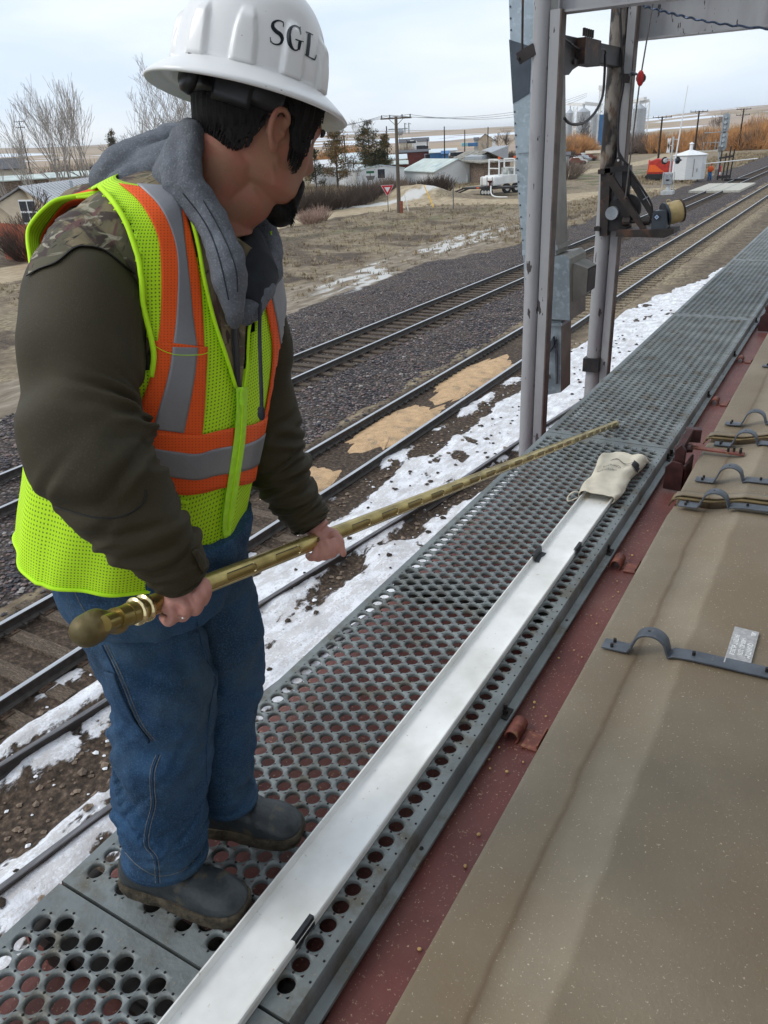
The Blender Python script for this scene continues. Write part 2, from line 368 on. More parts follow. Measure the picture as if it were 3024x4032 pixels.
for nm, ch in (('A', (snow, ball, road)), ('B', (dark, green, ice)), ('C', (far, fsn, serv/.75))):
    at = g.data.color_attributes.new(nm, 'FLOAT_COLOR', 'POINT')
    at.data.foreach_set('color', np.stack([np.clip(c, 0, 1) for c in ch]+[np.ones_like(GX)], -1).reshape(-1, 4).astype(np.float32).ravel())

# ---------------------------------------------------------------- railway tracks
m_railtop = pm('rail_top', (.50, .51, .53), r=.28, m=.9, var=.15, ns=3, stretch=(8, .4, 1))
m_railside = pm('rail_side', (.055, .048, .043), r=.75, var=.3, ns=8)
m_railrusty = pm('rail_weathered', (.16, .155, .16), r=.5, m=.5, var=.3, ns=5, stretch=(6, .5, 1))
m_tie = pm('tie_wood', (.115, .085, .06), r=.9, var=.45, ns=3, c2=(.05, .038, .03), s2=14, f2=.52, w2=.15, bump=.5, bs=30, stretch=(1.5, 9, 1))
m_tie2 = pm('tie_wood_pale', (.30, .245, .17), r=.9, var=.35, ns=3, c2=(.12, .09, .06), s2=10, f2=.5, w2=.15, bump=.4, bs=30, stretch=(1.5, 9, 1))
m_tie3 = pm('tie_wood_muddy', (.16, .12, .085), r=.9, var=.4, ns=3, c2=(.06, .045, .033), s2=14, f2=.5, w2=.15, bump=.5, bs=30, stretch=(1.5, 9, 1))
m_plate = pm('tie_plate_steel', (.10, .065, .045), r=.75, m=.4, var=.4, ns=12)
def rail_mesh(tr, off, ys, top=.20, hh=.17):
    prof = [(-.07, 0), (-.07, .012), (-.012, .035), (-.012, .125), (-.036, .135), (-.036, .165), (-.028, .172), (.028, .172), (.036, .165), (.036, .135), (.012, .125), (.012, .035), (.07, .012), (.07, 0)]
    x = cx(tr, ys)+off; dx = np.gradient(x, ys); P = []
    for i in range(len(ys)):
        n = unit(V3(1, -dx[i], 0)); P.append([V3(x[i], ys[i], top-.172+pz)+n*px for px, pz in prof])
    P = np.array(P); mb = MB(); k = len(prof)
    for j in range(k): mb.grid(np.stack([P[:, j], P[:, (j+1) % k]], 1), flip=True, m=1 if j in (5, 6, 7) else 0)
    return mb
def track(name, label, cat, tr, y0, y1, tstep, topmat, tm, yt0, yt1, top=.20, joints=False, tskip=None):
    t = thing(name, (cx(tr, y0), y0, 0), label, cat)
    ys = np.concatenate([np.arange(y0, min(70, y1), 1.0), np.arange(70, y1+.1, 10.0)]) if y1 > 70 else np.arange(y0, y1+.1, 1.0)
    for s_ in (-.7525, .7525): rail_mesh(tr, s_, ys, top).build('rail', [m_railside, topmat], t)
    n = 0; restm = MB(); r2 = random.Random(3)
    y = yt0
    while y < yt1:
        if tskip and tskip[0] < y < tskip[1]: y += tstep; continue
        x = cx(tr, y); w = .225+r2.uniform(-.015, .015); L_ = 2.6+r2.uniform(-.06, .06); dz = r2.uniform(-.012, .006)
        q = MB() if n < 100 else restm
        q.box((x+r2.uniform(-.05, .05), y+r2.uniform(-.03, .03), -.06+dz), (L_, w, .17), rz=r2.uniform(-.02, .02))
        if n < 100:
            o = q.build('tie', tm if not (tskip and y < tskip[0]) else m_tie3, t); bevel(o, .012, 1)
            if y < 30:
                for s_ in (-.7525, .7525):
                    p = MB(); p.box((x+s_, y, .033+dz), (.33, .18, .012))
                    for e in (-.12, .12):
                        for g_ in (-.05, .05): p.box((x+s_+e*.9, y+g_, .046+dz), (.025, .025, .022))
                    p.build('tie_plate', m_plate, o)
        n += 1; y += tstep
    if n > 100: o = restm.build('tie', tm, t); o['kind'] = 'stuff'
    return t
track('railway_track', 'farthest railway track, with two polished rails on dark ties in stone ballast', 'railway track', trackA, -4, 420, .55, m_railtop, m_tie, 9, 190)
tB = track('railway_track', 'middle railway track with grain spilled between its rails', 'railway track', trackB, -4, 420, .58, m_railtop, m_tie2, 3.2, 150, tskip=(9.6, 26))
track('railway_track', 'nearest siding track, curving half buried in snow beside the grain car', 'railway track', trackC, -4, 58, .6, m_railrusty, m_tie, 40, 50, top=.19)
# anchors clipped to the middle track's far rail
for y in np.arange(4.0, 30, .29): am = MB(); am.box((cx(trackB, y)-.66, y, .045), (.10, .035, .04)); am.build('rail_anchor', m_railside, tB)
# spilled grain between the rails
m_grain = pm('spilled_grain', (.50, .32, .17), r=.9, var=.22, ns=6, c3=(.26, .18, .11), f3=.60, s3=3, w3=.08, c2=(.72, .55, .36), s2=60, f2=.6, bump=.4, bs=90)
for (u, v, rx, ry, lb) in ((1540, 1662, .62, 1.75, 'middle one of the tan piles of grain spilled between the rails'), (1890, 1468, .60, 2.5, 'farthest of the tan piles of grain spilled between the rails'), (1225, 1900, .55, .95, 'nearest tan pile of spilled grain, beside the left sleeve cuff')):
    c = G(u, v, .12); c[0] = cx(trackB, c[1])-.06; n1 = 140; P = []
    for i in range(12):
        q = i/11
        se = lambda w: np.sign(w)*abs(w)**.62
        P.append([V3(c[0]+min(.66, max(-.66, rx*1.12*q*se(math.cos(a))*(1+.55*q*(fbm(a*3+u, 3.1, 3)-.5)))), c[1]+ry*q*se(math.sin(a))*(1+1.1*q*(fbm(math.cos(a)*2.5+v, math.sin(a)*2.5+u, 4)-.5)), -.012+.075*(1-q**3)+.02*fbm(9*q*math.cos(a), 9*q*math.sin(a), 2)*(1-q)) for a in np.arange(n1)*2*math.pi/n1])
    m_ = MB(); m_.grid(np.array(P), closed=True, flip=True); tag(m_.build('grain_pile', m_grain, smooth=True), lb, 'grain pile', 'grain spilled between the rails', 'stuff')
# clods and stones lying on the snow and dirt
m_clod = pm('mud_clod', (.05, .036, .026), r=.9, var=.5, ns=20, bump=.5)
m_stone = pm('field_stone', (.19, .14, .10), r=.8, var=.5, ns=9)
m_snowlump = pm('snow_lump', (.82, .83, .86), r=.7, var=.06)
def scatter(n, fx, size, mat, name, label, cat, seed):
    r_ = random.Random(seed); q = MB(); k = 0
    while k < n:
        p = fx(r_)
        if p is None: continue
        s_ = size*r_.uniform(.4, 1.5)*r_.uniform(.5, 1.2); k += 1
        vs = []
        for a in ((1,0,0),(-1,0,0),(0,1,0),(0,-1,0),(0,0,1),(0,0,-.6),(.7,.7,.4),(-.7,.6,.5),(.6,-.7,.45),(-.6,-.7,.4)): vs.append(V3(*a)*s_*r_.uniform(.55, 1.0)*V3(1, 1, .6)+p)
        q.add(vs, [(4,6,7),(4,7,9),(4,9,8),(4,8,6),(6,2,7),(7,1,9),(9,3,8),(8,0,6),(0,2,6),(2,1,7),(1,3,9),(3,0,8),(0,3,5),(3,1,5),(1,2,5),(2,0,5)])
    tag(q.build(name, mat), label, cat, kind='stuff')
def fz(x, y): i = min(np.searchsorted(gx, x), len(gx)-1); j = min(np.searchsorted(gy, y), len(gy)-1); return Z0[j, i], snow[j, i]
def on_rut(r_):
    x = r_.uniform(-7.6, -1.6); y = r_.uniform(2, 24); z, s_ = fz(x, y)
    return V3(x, y, z+.01) if s_ < .5 else None
def on_snow(r_):
    x = r_.uniform(-7.4, -1.6); y = r_.uniform(2, 26); z, s_ = fz(x, y)
    if abs(x-(-2.9)) > 1.0 and abs(x+6.2) > .9 and r_.random() < .8: return None
    return V3(x, y, z+.01) if s_ > .4 else None
scatter(900, on_rut, .045, m_stone, 'pebbles', 'brown pebbles in the bare muddy ruts beside the snow', 'pebbles', 1)
scatter(420, on_snow, .05, m_clod, 'mud_clods', 'dark mud clods scattered on the trampled snow', 'mud clods', 2)
scatter(260, on_rut, .032, m_snowlump, 'snow_lumps', 'small lumps of snow left on the bare mud', 'snow lumps', 3)
def on_ball(r_):
    x = r_.uniform(-12.4, -9.7) if r_.random() < .6 else r_.uniform(-18.5, -15); y = 3+r_.random()**1.4*30
    z, _ = fz(x, y); return V3(x, y, z+.01)
m_bst = bpy.data.materials.new('ballast_stone'); m_bst.use_nodes = True
_N, _L = nodes_of(m_bst); _g = _N.new('ShaderNodeNewGeometry'); _r = _N.new('ShaderNodeValToRGB'); _r.color_ramp.interpolation = 'CONSTANT'
for p_, c_ in ((.0, (.05, .047, .052)), (.3, (.10, .09, .095)), (.5, (.17, .11, .10)), (.7, (.07, .068, .08)), (.85, (.22, .17, .15)), (.94, (.32, .29, .27))):
    e_ = _r.color_ramp.elements.new(p_); e_.color = (*c_, 1)
_L.new(_g.outputs['Random Per Island'], _r.inputs[0]); _L.new(_r.outputs[0], _N['Principled BSDF'].inputs['Base Color']); _N['Principled BSDF'].inputs['Roughness'].default_value = .8
scatter(9000, on_ball, .05, m_bst, 'ballast_stones', 'loose grey and pink ballast stones around the main track', 'ballast', 4)
# concrete crossing where the gravel road passes over the main track
m_conc = pm('crossing_concrete', (.46, .44, .38), r=.85, var=.15, ns=4)
t = thing('crossing_slab', (-12.9, 90, 0), 'pale concrete slab of the road crossing between and beside the main rails', 'crossing slab')
for x0, x1 in ((-2.3, -.82), (-.68, .68), (.82, 2.3)):
    q = MB(); c0, c1 = cx(trackA, 84.5), cx(trackA, 95); q.add([(c0+x0, 84.5, .02), (c0+x1, 84.5, .02), (c1+x1, 95, .02), (c1+x0, 95, .02), (c0+x0, 84.5, .215), (c0+x1, 84.5, .215), (c1+x1, 95, .215), (c1+x0, 95, .215)], [(0,3,2,1),(4,5,6,7),(0,1,5,4),(1,2,6,5),(2,3,7,6),(3,0,4,7)])
    q.build('slab_panel', m_conc, t)
# ---------------------------------------------------------------- covered hopper car with roof walkway
WZ = 4.47
m_redroof = pm('car_red_oxide', (.130, .036, .030), r=.55, var=.22, ns=3, c2=(.36, .24, .16), f2=.66, s2=120, w2=.05, c3=(.17, .07, .055), f3=.56, s3=2.5, w3=.2, bump=.15, bs=60)
m_redrust = pm('car_rusty_red', (.17, .05, .035), r=.6, var=.35, ns=20, c2=(.25, .12, .06), f2=.6, s2=50)
m_galv = pm('galvanised_walkway', (.175, .195, .195), r=.52, m=.25, var=.22, ns=5, c2=(.30, .25, .15), f2=.68, s2=140, w2=.05, c3=(.12, .112, .088), f3=.60, s3=9, w3=.12, bump=.12, bs=70, rv=.12)
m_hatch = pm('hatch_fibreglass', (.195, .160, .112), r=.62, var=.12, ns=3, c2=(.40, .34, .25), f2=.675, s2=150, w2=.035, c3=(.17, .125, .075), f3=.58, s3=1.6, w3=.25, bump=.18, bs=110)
m_strap = pm('strap_steel', (.10, .112, .13), r=.5, m=.4, var=.2, ns=12, c2=(.25, .19, .13), f2=.68, s2=90, w2=.05, bump=.08)
def hatch_mat():
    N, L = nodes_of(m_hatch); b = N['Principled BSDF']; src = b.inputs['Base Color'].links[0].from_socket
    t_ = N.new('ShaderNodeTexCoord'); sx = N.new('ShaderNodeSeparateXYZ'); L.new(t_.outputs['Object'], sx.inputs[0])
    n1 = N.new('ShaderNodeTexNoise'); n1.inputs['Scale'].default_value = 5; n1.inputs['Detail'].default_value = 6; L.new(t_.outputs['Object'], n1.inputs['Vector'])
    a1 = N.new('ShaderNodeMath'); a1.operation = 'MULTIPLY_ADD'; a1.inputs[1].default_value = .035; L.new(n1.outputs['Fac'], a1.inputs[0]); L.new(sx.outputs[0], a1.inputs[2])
    rp = N.new('ShaderNodeValToRGB'); e = rp.color_ramp.elements                       # a grime line and paler bands that run along the cover
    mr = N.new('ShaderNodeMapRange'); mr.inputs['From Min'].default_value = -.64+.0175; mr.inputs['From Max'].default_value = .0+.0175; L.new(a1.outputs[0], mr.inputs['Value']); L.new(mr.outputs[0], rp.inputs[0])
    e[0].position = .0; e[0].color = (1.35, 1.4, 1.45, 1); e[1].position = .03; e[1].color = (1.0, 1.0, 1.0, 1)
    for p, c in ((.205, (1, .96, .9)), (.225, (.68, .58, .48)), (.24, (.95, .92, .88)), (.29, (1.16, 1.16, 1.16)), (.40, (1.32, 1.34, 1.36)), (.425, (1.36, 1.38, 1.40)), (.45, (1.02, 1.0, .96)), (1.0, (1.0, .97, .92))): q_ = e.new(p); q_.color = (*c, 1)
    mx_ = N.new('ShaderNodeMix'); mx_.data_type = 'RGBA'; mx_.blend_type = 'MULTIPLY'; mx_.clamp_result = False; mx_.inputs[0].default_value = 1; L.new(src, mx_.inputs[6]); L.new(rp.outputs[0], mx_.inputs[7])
    # short chaff slivers
    mp1 = N.new('ShaderNodeMapping'); mp1.inputs['Scale'].default_value = (1, .45, 1); mp1.inputs['Rotation'].default_value = (0, 0, .9); L.new(t_.outputs['Object'], mp1.inputs['Vector'])
    v_ = N.new('ShaderNodeTexVoronoi'); v_.inputs['Scale'].default_value = 150; L.new(mp1.outputs[0], v_.inputs['Vector'])
    m1 = N.new('ShaderNodeMapRange'); m1.inputs['From Min'].default_value = .11; m1.inputs['From Max'].default_value = .05; L.new(v_.outputs['Distance'], m1.inputs['Value'])
    mm = N.new('ShaderNodeMath'); mm.operation = 'MULTIPLY'; L.new(m1.outputs[0], mm.inputs[0]); n2 = N.new('ShaderNodeTexNoise'); n2.inputs['Scale'].default_value = 3; L.new(t_.outputs['Object'], n2.inputs['Vector']); m2 = N.new('ShaderNodeMapRange'); m2.inputs['From Min'].default_value = .40; m2.inputs['From Max'].default_value = .62; L.new(n2.outputs['Fac'], m2.inputs['Value']); L.new(m2.outputs[0], mm.inputs[1])
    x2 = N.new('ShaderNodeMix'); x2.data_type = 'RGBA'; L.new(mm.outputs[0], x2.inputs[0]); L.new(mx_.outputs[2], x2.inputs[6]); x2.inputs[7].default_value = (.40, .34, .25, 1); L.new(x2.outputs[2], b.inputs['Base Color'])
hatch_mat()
m_bolt = pm('bolt_dark', (.03, .026, .024), r=.6, m=.4, var=.3, ns=50)
m_latch = pm('latch_dark_red', (.045, .014, .013), r=.5, var=.35, ns=20)
m_gasket = pm('hatch_gasket', (.16, .115, .05), r=.7, var=.3, ns=20)
m_dirtseam = pm('seam_grime', (.105, .072, .038), r=.95, var=.6, ns=40, c2=(.035, .028, .02), f2=.52, s2=90, w2=.1, bump=.5)
car = thing('grain_hopper_car', (.13, 6, 0), 'dark red grain hopper car with grey perforated roof walkway and tan hatch covers', 'railway car')
Y0, Y1 = -2.77, 18.1
q = MB(); prof = [(-1.47, 4.27), (-1.40, 4.335), (-1.0, 4.36), (-.52, 4.395), (.13, 4.41), (.78, 4.395), (1.66, 4.335), (1.73, 4.27), (1.70, 4.20), (-1.44, 4.20)]
q.extr([(x, Y0, z) for x, z in prof], (0, Y1-Y0, 0)); bevel(q.build('roof', m_redroof, car), .012)
q = MB(); q.box((.13, 7.6, 2.55), (3.06, 20.4, 3.28)); bevel(q.build('body', m_redroof, car), .03)
for yb in (-.2, 15.6):
    tk = MB()
    for w_ in (-.9, .9):
        for sx in (-.75, .75): tk.tube([(.13+sx-.07, yb+w_, .64), (.13+sx+.07, yb+w_, .64)], .45, 24)
    tk.box((.13, yb, .66), (1.9, 2.4, .3)); tk.build('wheel_truck', m_bolt, car)
# perforated walkway panels between the joints
J = [-2.77, .665, 4.10, 7.54, 11.03, 14.5, 18.0]
XL, XR = -1.385, -.70
def panel(y0, y1):
    mb = MB(); sx, sy = .0486, .052; r0 = .0205; n = 18
    ya, yb = y0+.004, y1-.004
    m = .035
    cells = []; cols = [XL+.05+.0486*i for i in range(13)]
    cols = [c for c in cols if c < XR-.035]
    # every column is a strip of square cells, alternate columns shifted by half a cell
    x_edges = [cols[0]-sx/2]+[c+sx/2 for c in cols]
    def rect(xa, xb, p, q_, z=WZ):
        mb.add([(xa, p, z), (xb, p, z), (xb, q_, z), (xa, q_, z)], [(0, 1, 2, 3)])
    rect(XL, x_edges[0], ya, yb); rect(x_edges[-1], XR, ya, yb)
    ang = math.pi/4+np.arange(n)*2*math.pi/n
    ca, sa = np.cos(ang), np.sin(ang)
    sq = np.stack([ca, sa], 1)/np.maximum(np.abs(ca), np.abs(sa))[:, None]
    for i, c in enumerate(cols):
        off = (i % 2)*sy/2; k = int((yb-ya-2*m-sy/2)//sy); st = ya+m+off
        rect(c-sx/2, c+sx/2, ya, st); rect(c-sx/2, c+sx/2, st+k*sy, yb)
        for j in range(k):
            cy = st+(j+.5)*sy
            o = np.stack([c+sq[:, 0]*sx/2, cy+sq[:, 1]*sy/2, np.full(n, WZ)], 1)
            a = np.stack([c+ca*.0232, cy+sa*.0232, np.full(n, WZ-.0006)], 1)
            b = np.stack([c+ca*r0, cy+sa*r0, np.full(n, WZ-.004)], 1)
            d = np.stack([c+ca*(r0-.0008), cy+sa*(r0-.0008), np.full(n, WZ-.0125)], 1)
            vs = np.concatenate([o, a, b, d]); fs = []
            for L_ in range(3):
                for t in range(n): fs.append((L_*n+t, L_*n+(t+1) % n, (L_+1)*n+(t+1) % n, (L_+1)*n+t))
            mb.add(vs, fs)
    # turned-down edges and the bolting flange on the hatch side
    for P_ in ([(XL, ya, WZ), (XL-.004, ya, WZ-.006), (XL-.004, ya, WZ-.045)], [(XR, ya, WZ), (XR+.006, ya, WZ-.006), (XR+.010, ya, WZ-.047), (XR+.018, ya, WZ-.05), (-.664, ya, WZ-.05), (-.662, ya, WZ-.056)]):
        P_ = np.array(P_, float); Q = P_.copy(); Q[:, 1] = yb; mb.grid(np.stack([P_, Q], 1), flip=(P_[0, 0] > -1))
    for ye, s_ in ((ya, 1), (yb, -1)): mb.add([(XL, ye, WZ), (XR, ye, WZ), (XR, ye, WZ-.035), (XL, ye, WZ-.035)], [(0, 1, 2, 3)])
    o = mb.build('walkway_panel', m_galv, car, auto=50)
    # small raised grip buttons around the holes
    g_ = MB()
    for i, c in enumerate(cols+[cols[-1]+sx*.9]):
        off = (i % 2)*sy/2; yy = ya+m+off+(sy/2 if i >= len(cols) else 0)
        while yy < min(yb-.02, 9):
            g_.tube([(c-.0, yy, WZ), (c-.0, yy, WZ+.0028)], [.0034, .0018], 6)
            yy += sy
    if g_.n: g_.build('grip_buttons', m_bolt, o)['kind'] = 'stuff'
    return o
for a, b in zip(J[:-1], J[1:]): panel(a, b)
for i, y in enumerate(J[1:-1]+[(a+b)/2 for a, b in zip(J[:-1], J[1:])]):
    q = MB(); w = .19 if i < 5 else .10
    q.box((-1.04, y, 4.385), (.74, w, .05)); 
    for x in (-1.30, -1.02, -.76): q.box((x, y, 4.36), (.07, w+.03, .07))
    q.build('walkway_support', m_bolt, car)
for y in (.66, 1.77, 2.92, 4.07, 5.28, 6.4, 7.66, 9.4, 11.0):
    q = MB(); q.box((-.686, y, WZ-.047), (.034, .055, .004)); q.tube([(-.686, y, WZ-.05), (-.686, y, WZ-.032)], .010, 6); q.tube([(-.686, y, WZ-.03), (-.686, y, WZ-.012)], .0055, 8)
    if abs(y-4.07) < .02: q.box((-.686, y+.08, WZ-.047), (.034, .055, .004)); q.tube([(-.686, y+.08, WZ-.05), (-.686, y+.08, WZ-.02)], .0095, 8)
    q.build('walkway_bolt', m_bolt, car)
    if abs(y-4.07) > .1:
        q = MB(); P = []
        for yy in (y-.075, y+.005):
            P.append([(-.635+.021*math.cos(a), yy, 4.405+.022*math.sin(a)) for a in np.linspace(R(200), R(-60), 12)]+[(-.60, yy, 4.388), (-.588, yy, 4.388)])
        P = np.array(P); q.grid(P); o = q.build('walkway_lug', m_redrust, car, smooth=True); mod(o, 'SOLIDIFY', thickness=.005, offset=0)
        q = MB(); q.box((-.575, y-.05, 4.396), (.05, .075, .006)); q.box((-.552, y-.035, 4.404), (.005, .09, .018)); bevel(q.build('lug_plate', m_redrust, car), .001, 1)
for y in (1.2, 2.35, 3.45, 4.7, 5.85):
    q = MB(); q.tube([(-.681, y, WZ-.0502), (-.681, y, WZ-.0488)], .0065, 8); q.build('flange_hole', m_bolt, car)
q = MB(); q.box((-1.40, .66, 4.40), (.05, .16, .012)); q.box((-1.43, .66, 4.36), (.012, .18, .09)); q.tube([(-1.405, .62, 4.40), (-1.405, .62, 4.43)], .012, 8); q.tube([(-1.405, .71, 4.40), (-1.405, .71, 4.425)], .010, 8); q.build('walkway_bracket', m_redrust, car)
# hatch covers
HP = [(-.505, 4.48), (-.512, 4.515), (-.502, 4.545), (-.485, 4.556), (-.38, 4.560), (-.355, 4.562), (-.335, 4.566), (-.25, 4.590), (-.235, 4.594), (.0, 4.604), (.35, 4.612), (.62, 4.600), (.76, 4.556), (.775, 4.52), (.765, 4.48)]
def hatch(y0, y1, end=True):
    q = MB(); n = 30; ys = np.linspace(y0, y1, n)
    P = []
    for i, y in enumerate(ys):
        e = min(y-y0, y1-y); k = 1 if e > .06 else .0
        P.append([(x+.003*vn(y*3, x*7), y, z-.022*(1-sstep(0, .05, e))*(0 < i < n-1 or 1) if z > 4.5 else z) for x, z in HP])
    q.grid(np.array(P), flip=True, caps=False)
    for k_, fl in ((0, 0), (n-1, 1)):
        pts = P[k_]; base = [(x, y, 4.47) for x, y, z in pts]; q.grid(np.array([pts, base]), flip=bool(fl))
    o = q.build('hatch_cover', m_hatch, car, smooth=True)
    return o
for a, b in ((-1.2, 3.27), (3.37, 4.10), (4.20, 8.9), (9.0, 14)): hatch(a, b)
q = MB()
q.box((.13, 6, 4.45), (1.24, 15.5, .09)); bevel(q.build('hatch_coaming', m_redroof, car), .01)
for yj in (3.31, 4.14):
    for k_, dz in ((0, 0), (1, .016)):
        q = MB(); P = []
        for w_ in (-.034+.01*k_, .034-.01*k_):
            P.append([(x-(.012 if z < 4.55 and x < 0 else 0)+.012*k_, yj+w_, z+.006+dz) for x, z in HP[1:-1]]); 
        q.grid(np.array(P), flip=False); o = q.build('hatch_joint_lip', m_hatch if k_ else m_gasket, car, smooth=True); mod(o, 'SOLIDIFY', thickness=.007, offset=0)
def strap(y, x0, hump=True, x1=.75, w=.052):
    pts = []
    zt = lambda x: np.interp(x, [p[0] for p in HP[3:13]], [p[1] for p in HP[3:13]])+.009
    xs = [x0, x0+.04, x0+.065]
    P = [(x, zt(x)) for x in xs]
    if hump:
        hx = x0+.145
        P += [(hx-.066, zt(hx-.066)+.001), (hx-.055, zt(hx)+.012), (hx-.05, zt(hx)+.028)]
        P += [(hx+.047*math.cos(a), zt(hx)+.032+.042*math.sin(a)) for a in np.linspace(R(170), R(10), 11)]
        P += [(hx+.05, zt(hx)+.028), (hx+.056, zt(hx)+.012), (hx+.068, zt(hx+.07)+.001)]
    xx = P[-1][0]+.05
    while xx < x1: P.append((xx, zt(xx))); xx += .07
    q = MB(); q.grid(np.array([[(x, y-w/2, z) for x, z in P], [(x, y+w/2, z) for x, z in P]])); o = q.build('hatch_strap', m_strap, car, smooth=True); mod(o, 'SOLIDIFY', thickness=.007, offset=0); bevel(o, .0015, 2)
    bl = [(x0+.032, y+.014), (x0+.030, y-.015)] if hump else [(x0+.03, y)]
    bl += [(bx, y) for bx in (x0+.27, x0+.47, x0+.7) if bx < x1-.02]
    for bx, by in bl: b = MB(); b.tube([(bx, by, zt(bx)-.004), (bx, by, zt(bx)+.016)], .0052, 8); b.build('strap_bolt', m_bolt, o)
    if hump: b = MB(); b.tube([(x0+.135, y, zt(x0+.14)+.073), (x0+.135, y, zt(x0+.14)+.0785)], .004, 8); b.build('strap_rivet', m_bolt, o)
strap(2.07, -.475); strap(3.22, -.475); strap(3.52, -.46); strap(4.02, -.46); strap(4.36, -.46); strap(5.62, -.42, hump=False); strap(7.4, -.46); strap(8.75, -.46); strap(9.15, -.46)
def latch(y):
    q = MB(); x = -.585
    q.extr([(x-.05, y-.06, 4.40), (x+.045, y-.06, 4.40), (x+.045, y-.06, 4.52), (x+.02, y-.06, 4.55), (x-.02, y-.06, 4.555), (x-.05, y-.06, 4.52)], (0, .012, 0))
    q.extr([(x+.045, y-.06, 4.40), (x+.06, y+.06, 4.40), (x+.06, y+.06, 4.56), (x+.045, y-.06, 4.54)], (-.012, 0, 0))
    q.extr([(x-.02, y-.02, 4.44), (x+.03, y-.02, 4.44), (x+.03, y-.02, 4.60), (x+.005, y-.02, 4.63), (x-.02, y-.02, 4.60)], (0, .03, 0))
    q.tube([(x-.03, y+.04, 4.58), (x+.05, y+.04, 4.60)], .022, 10); q.bar((x+.0, y, 4.60), (x+.02, y+.12, 4.66), .035, .03); q.box((x+.03, y+.15, 4.63), (.075, .045, .07), rz=.2); q.tube([(x-.01, y+.0, 4.6), (x-.01, y+.1, 4.64)], .009, 6)
    o = q.build('hatch_latch', m_latch, car); bevel(o, .003, 1)
    q = MB(); q.box((x+.16, y+.09, 4.585), (.25, .036, .008)); q.build('latch_arm', m_redrust, o)
    q = MB()
    for bx, by in ((x+.21, .085), (x+.235, .10), (x+.265, .085), (x+.265, .105)): q.tube([(bx, y+by, 4.585), (bx, y+by, 4.61)], .006, 8)
    q.build('latch_bolt', m_bolt, o)
latch(3.78); latch(7.45)
q = MB(); q.tube(crom([V3(-.66, 7.6, 4.42), V3(-.6, 7.55, 4.44), V3(-.52, 7.5, 4.42), V3(-.4, 7.45, 4.44)], 10), .005, 6); q.build('wire_tie', pm('blue_wire', (.03, .06, .35), r=.5), car)
# silver label with its writing, stuck on the first cover
m_label = pm('foil_label', (.42, .41, .40), r=.5, m=.2, var=.2, ns=60, bump=.2, bs=120)
m_letters = pm('label_letters', (.85, .85, .83), r=.5, var=.05)
la, lb_, lc, ld = [G(u, v, 4.610) for u, v in ((2893, 2468), (2989, 2492), (2950, 2636), (2850, 2605))]
ctr = (la+lb_+lc+ld)/4; eR = unit((lc-lb_)+(ld-la)); eR[2] = 0; eR = unit(eR); eU = V3(-eR[1], eR[0], 0); Lw = np.linalg.norm(lc-lb_); Lh = np.linalg.norm(lb_-la)
zt0 = 4.6115
q = MB(); q.add([np.append((ctr+eR*Lw/2*a+eU*Lh/2*b)[:2], zt0) for a, b in ((-1, -1), (1, -1), (1, 1), (-1, 1))]+[np.append((ctr+eR*Lw/2*a+eU*Lh/2*b)[:2], zt0-.012) for a, b in ((-1, -1), (1, -1), (1, 1), (-1, 1))], [(0, 1, 2, 3), (4, 5, 1, 0), (5, 6, 2, 1), (6, 7, 3, 2), (7, 4, 0, 3)])
lab = q.build('label', m_label, car); lab['label'] = 'silver foil label with white writing'
def text_mesh(txt, size, M4, mat, name, parent, ext=.0, bold=0.0, align='CENTER', shear=0, spacing=1):
    cu = bpy.data.curves.new(name, 'FONT'); cu.body = txt; cu.size = size; cu.align_x = align; cu.align_y = 'CENTER'; cu.extrude = ext; cu.offset = bold; cu.shear = shear; cu.space_character = spacing; cu.resolution_u = 3
    tmp = bpy.data.objects.new('tmp', cu); col.objects.link(tmp); bpy.context.view_layer.update()
    me = bpy.data.meshes.new_from_object(tmp.evaluated_get(bpy.context.evaluated_depsgraph_get())); bpy.data.objects.remove(tmp); bpy.data.curves.remove(cu)
    return me
def place_text(txt, size, o_, ex, ey, mat, name, parent, bold=0, warp=None, xs=1, ext=0, **k):
    me = text_mesh(txt, size, None, mat, name, parent, bold=bold, ext=ext, **k)
    v = np.zeros(len(me.vertices)*3); me.vertices.foreach_get('co', v); v = v.reshape(-1, 3)
    ez = np.cross(ex, ey); w = o_+np.outer(v[:, 0]*xs, ex)+np.outer(v[:, 1], ey)+np.outer(v[:, 2], ez)
    if warp: w = np.array([warp(p) for p in w])
    w = w-wloc(parent); me.vertices.foreach_set('co', w.ravel()); me.materials.clear(); me.materials.append(mat); me.update()
    o = bpy.data.objects.new(name, me); col.objects.link(o); o.parent = parent; return o
for txt, k_, sz in (('QUANTUM', .30, .021), ('1-800-821-2376', .0, .0195), ('PATENT #5,355,8', -.30, .0195)):
    place_text(txt, sz, np.append((ctr+eU*Lh*k_+eR*(.014 if k_ > .2 else 0))[:2], zt0+.0012), eR, eU, m_letters, 'label_writing', lab, xs=.78, bold=.0004)
q = MB()
for i in range(4): q.box(np.append((ctr+eU*Lh*(.24+.05*i)-eR*Lw*.40)[:2], zt0+.001), (.022-.003*i, .0022, .0008), M=np.array([eR, eU, V3(0, 0, 1)]).T)
q.build('label_emblem', m_letters, lab)
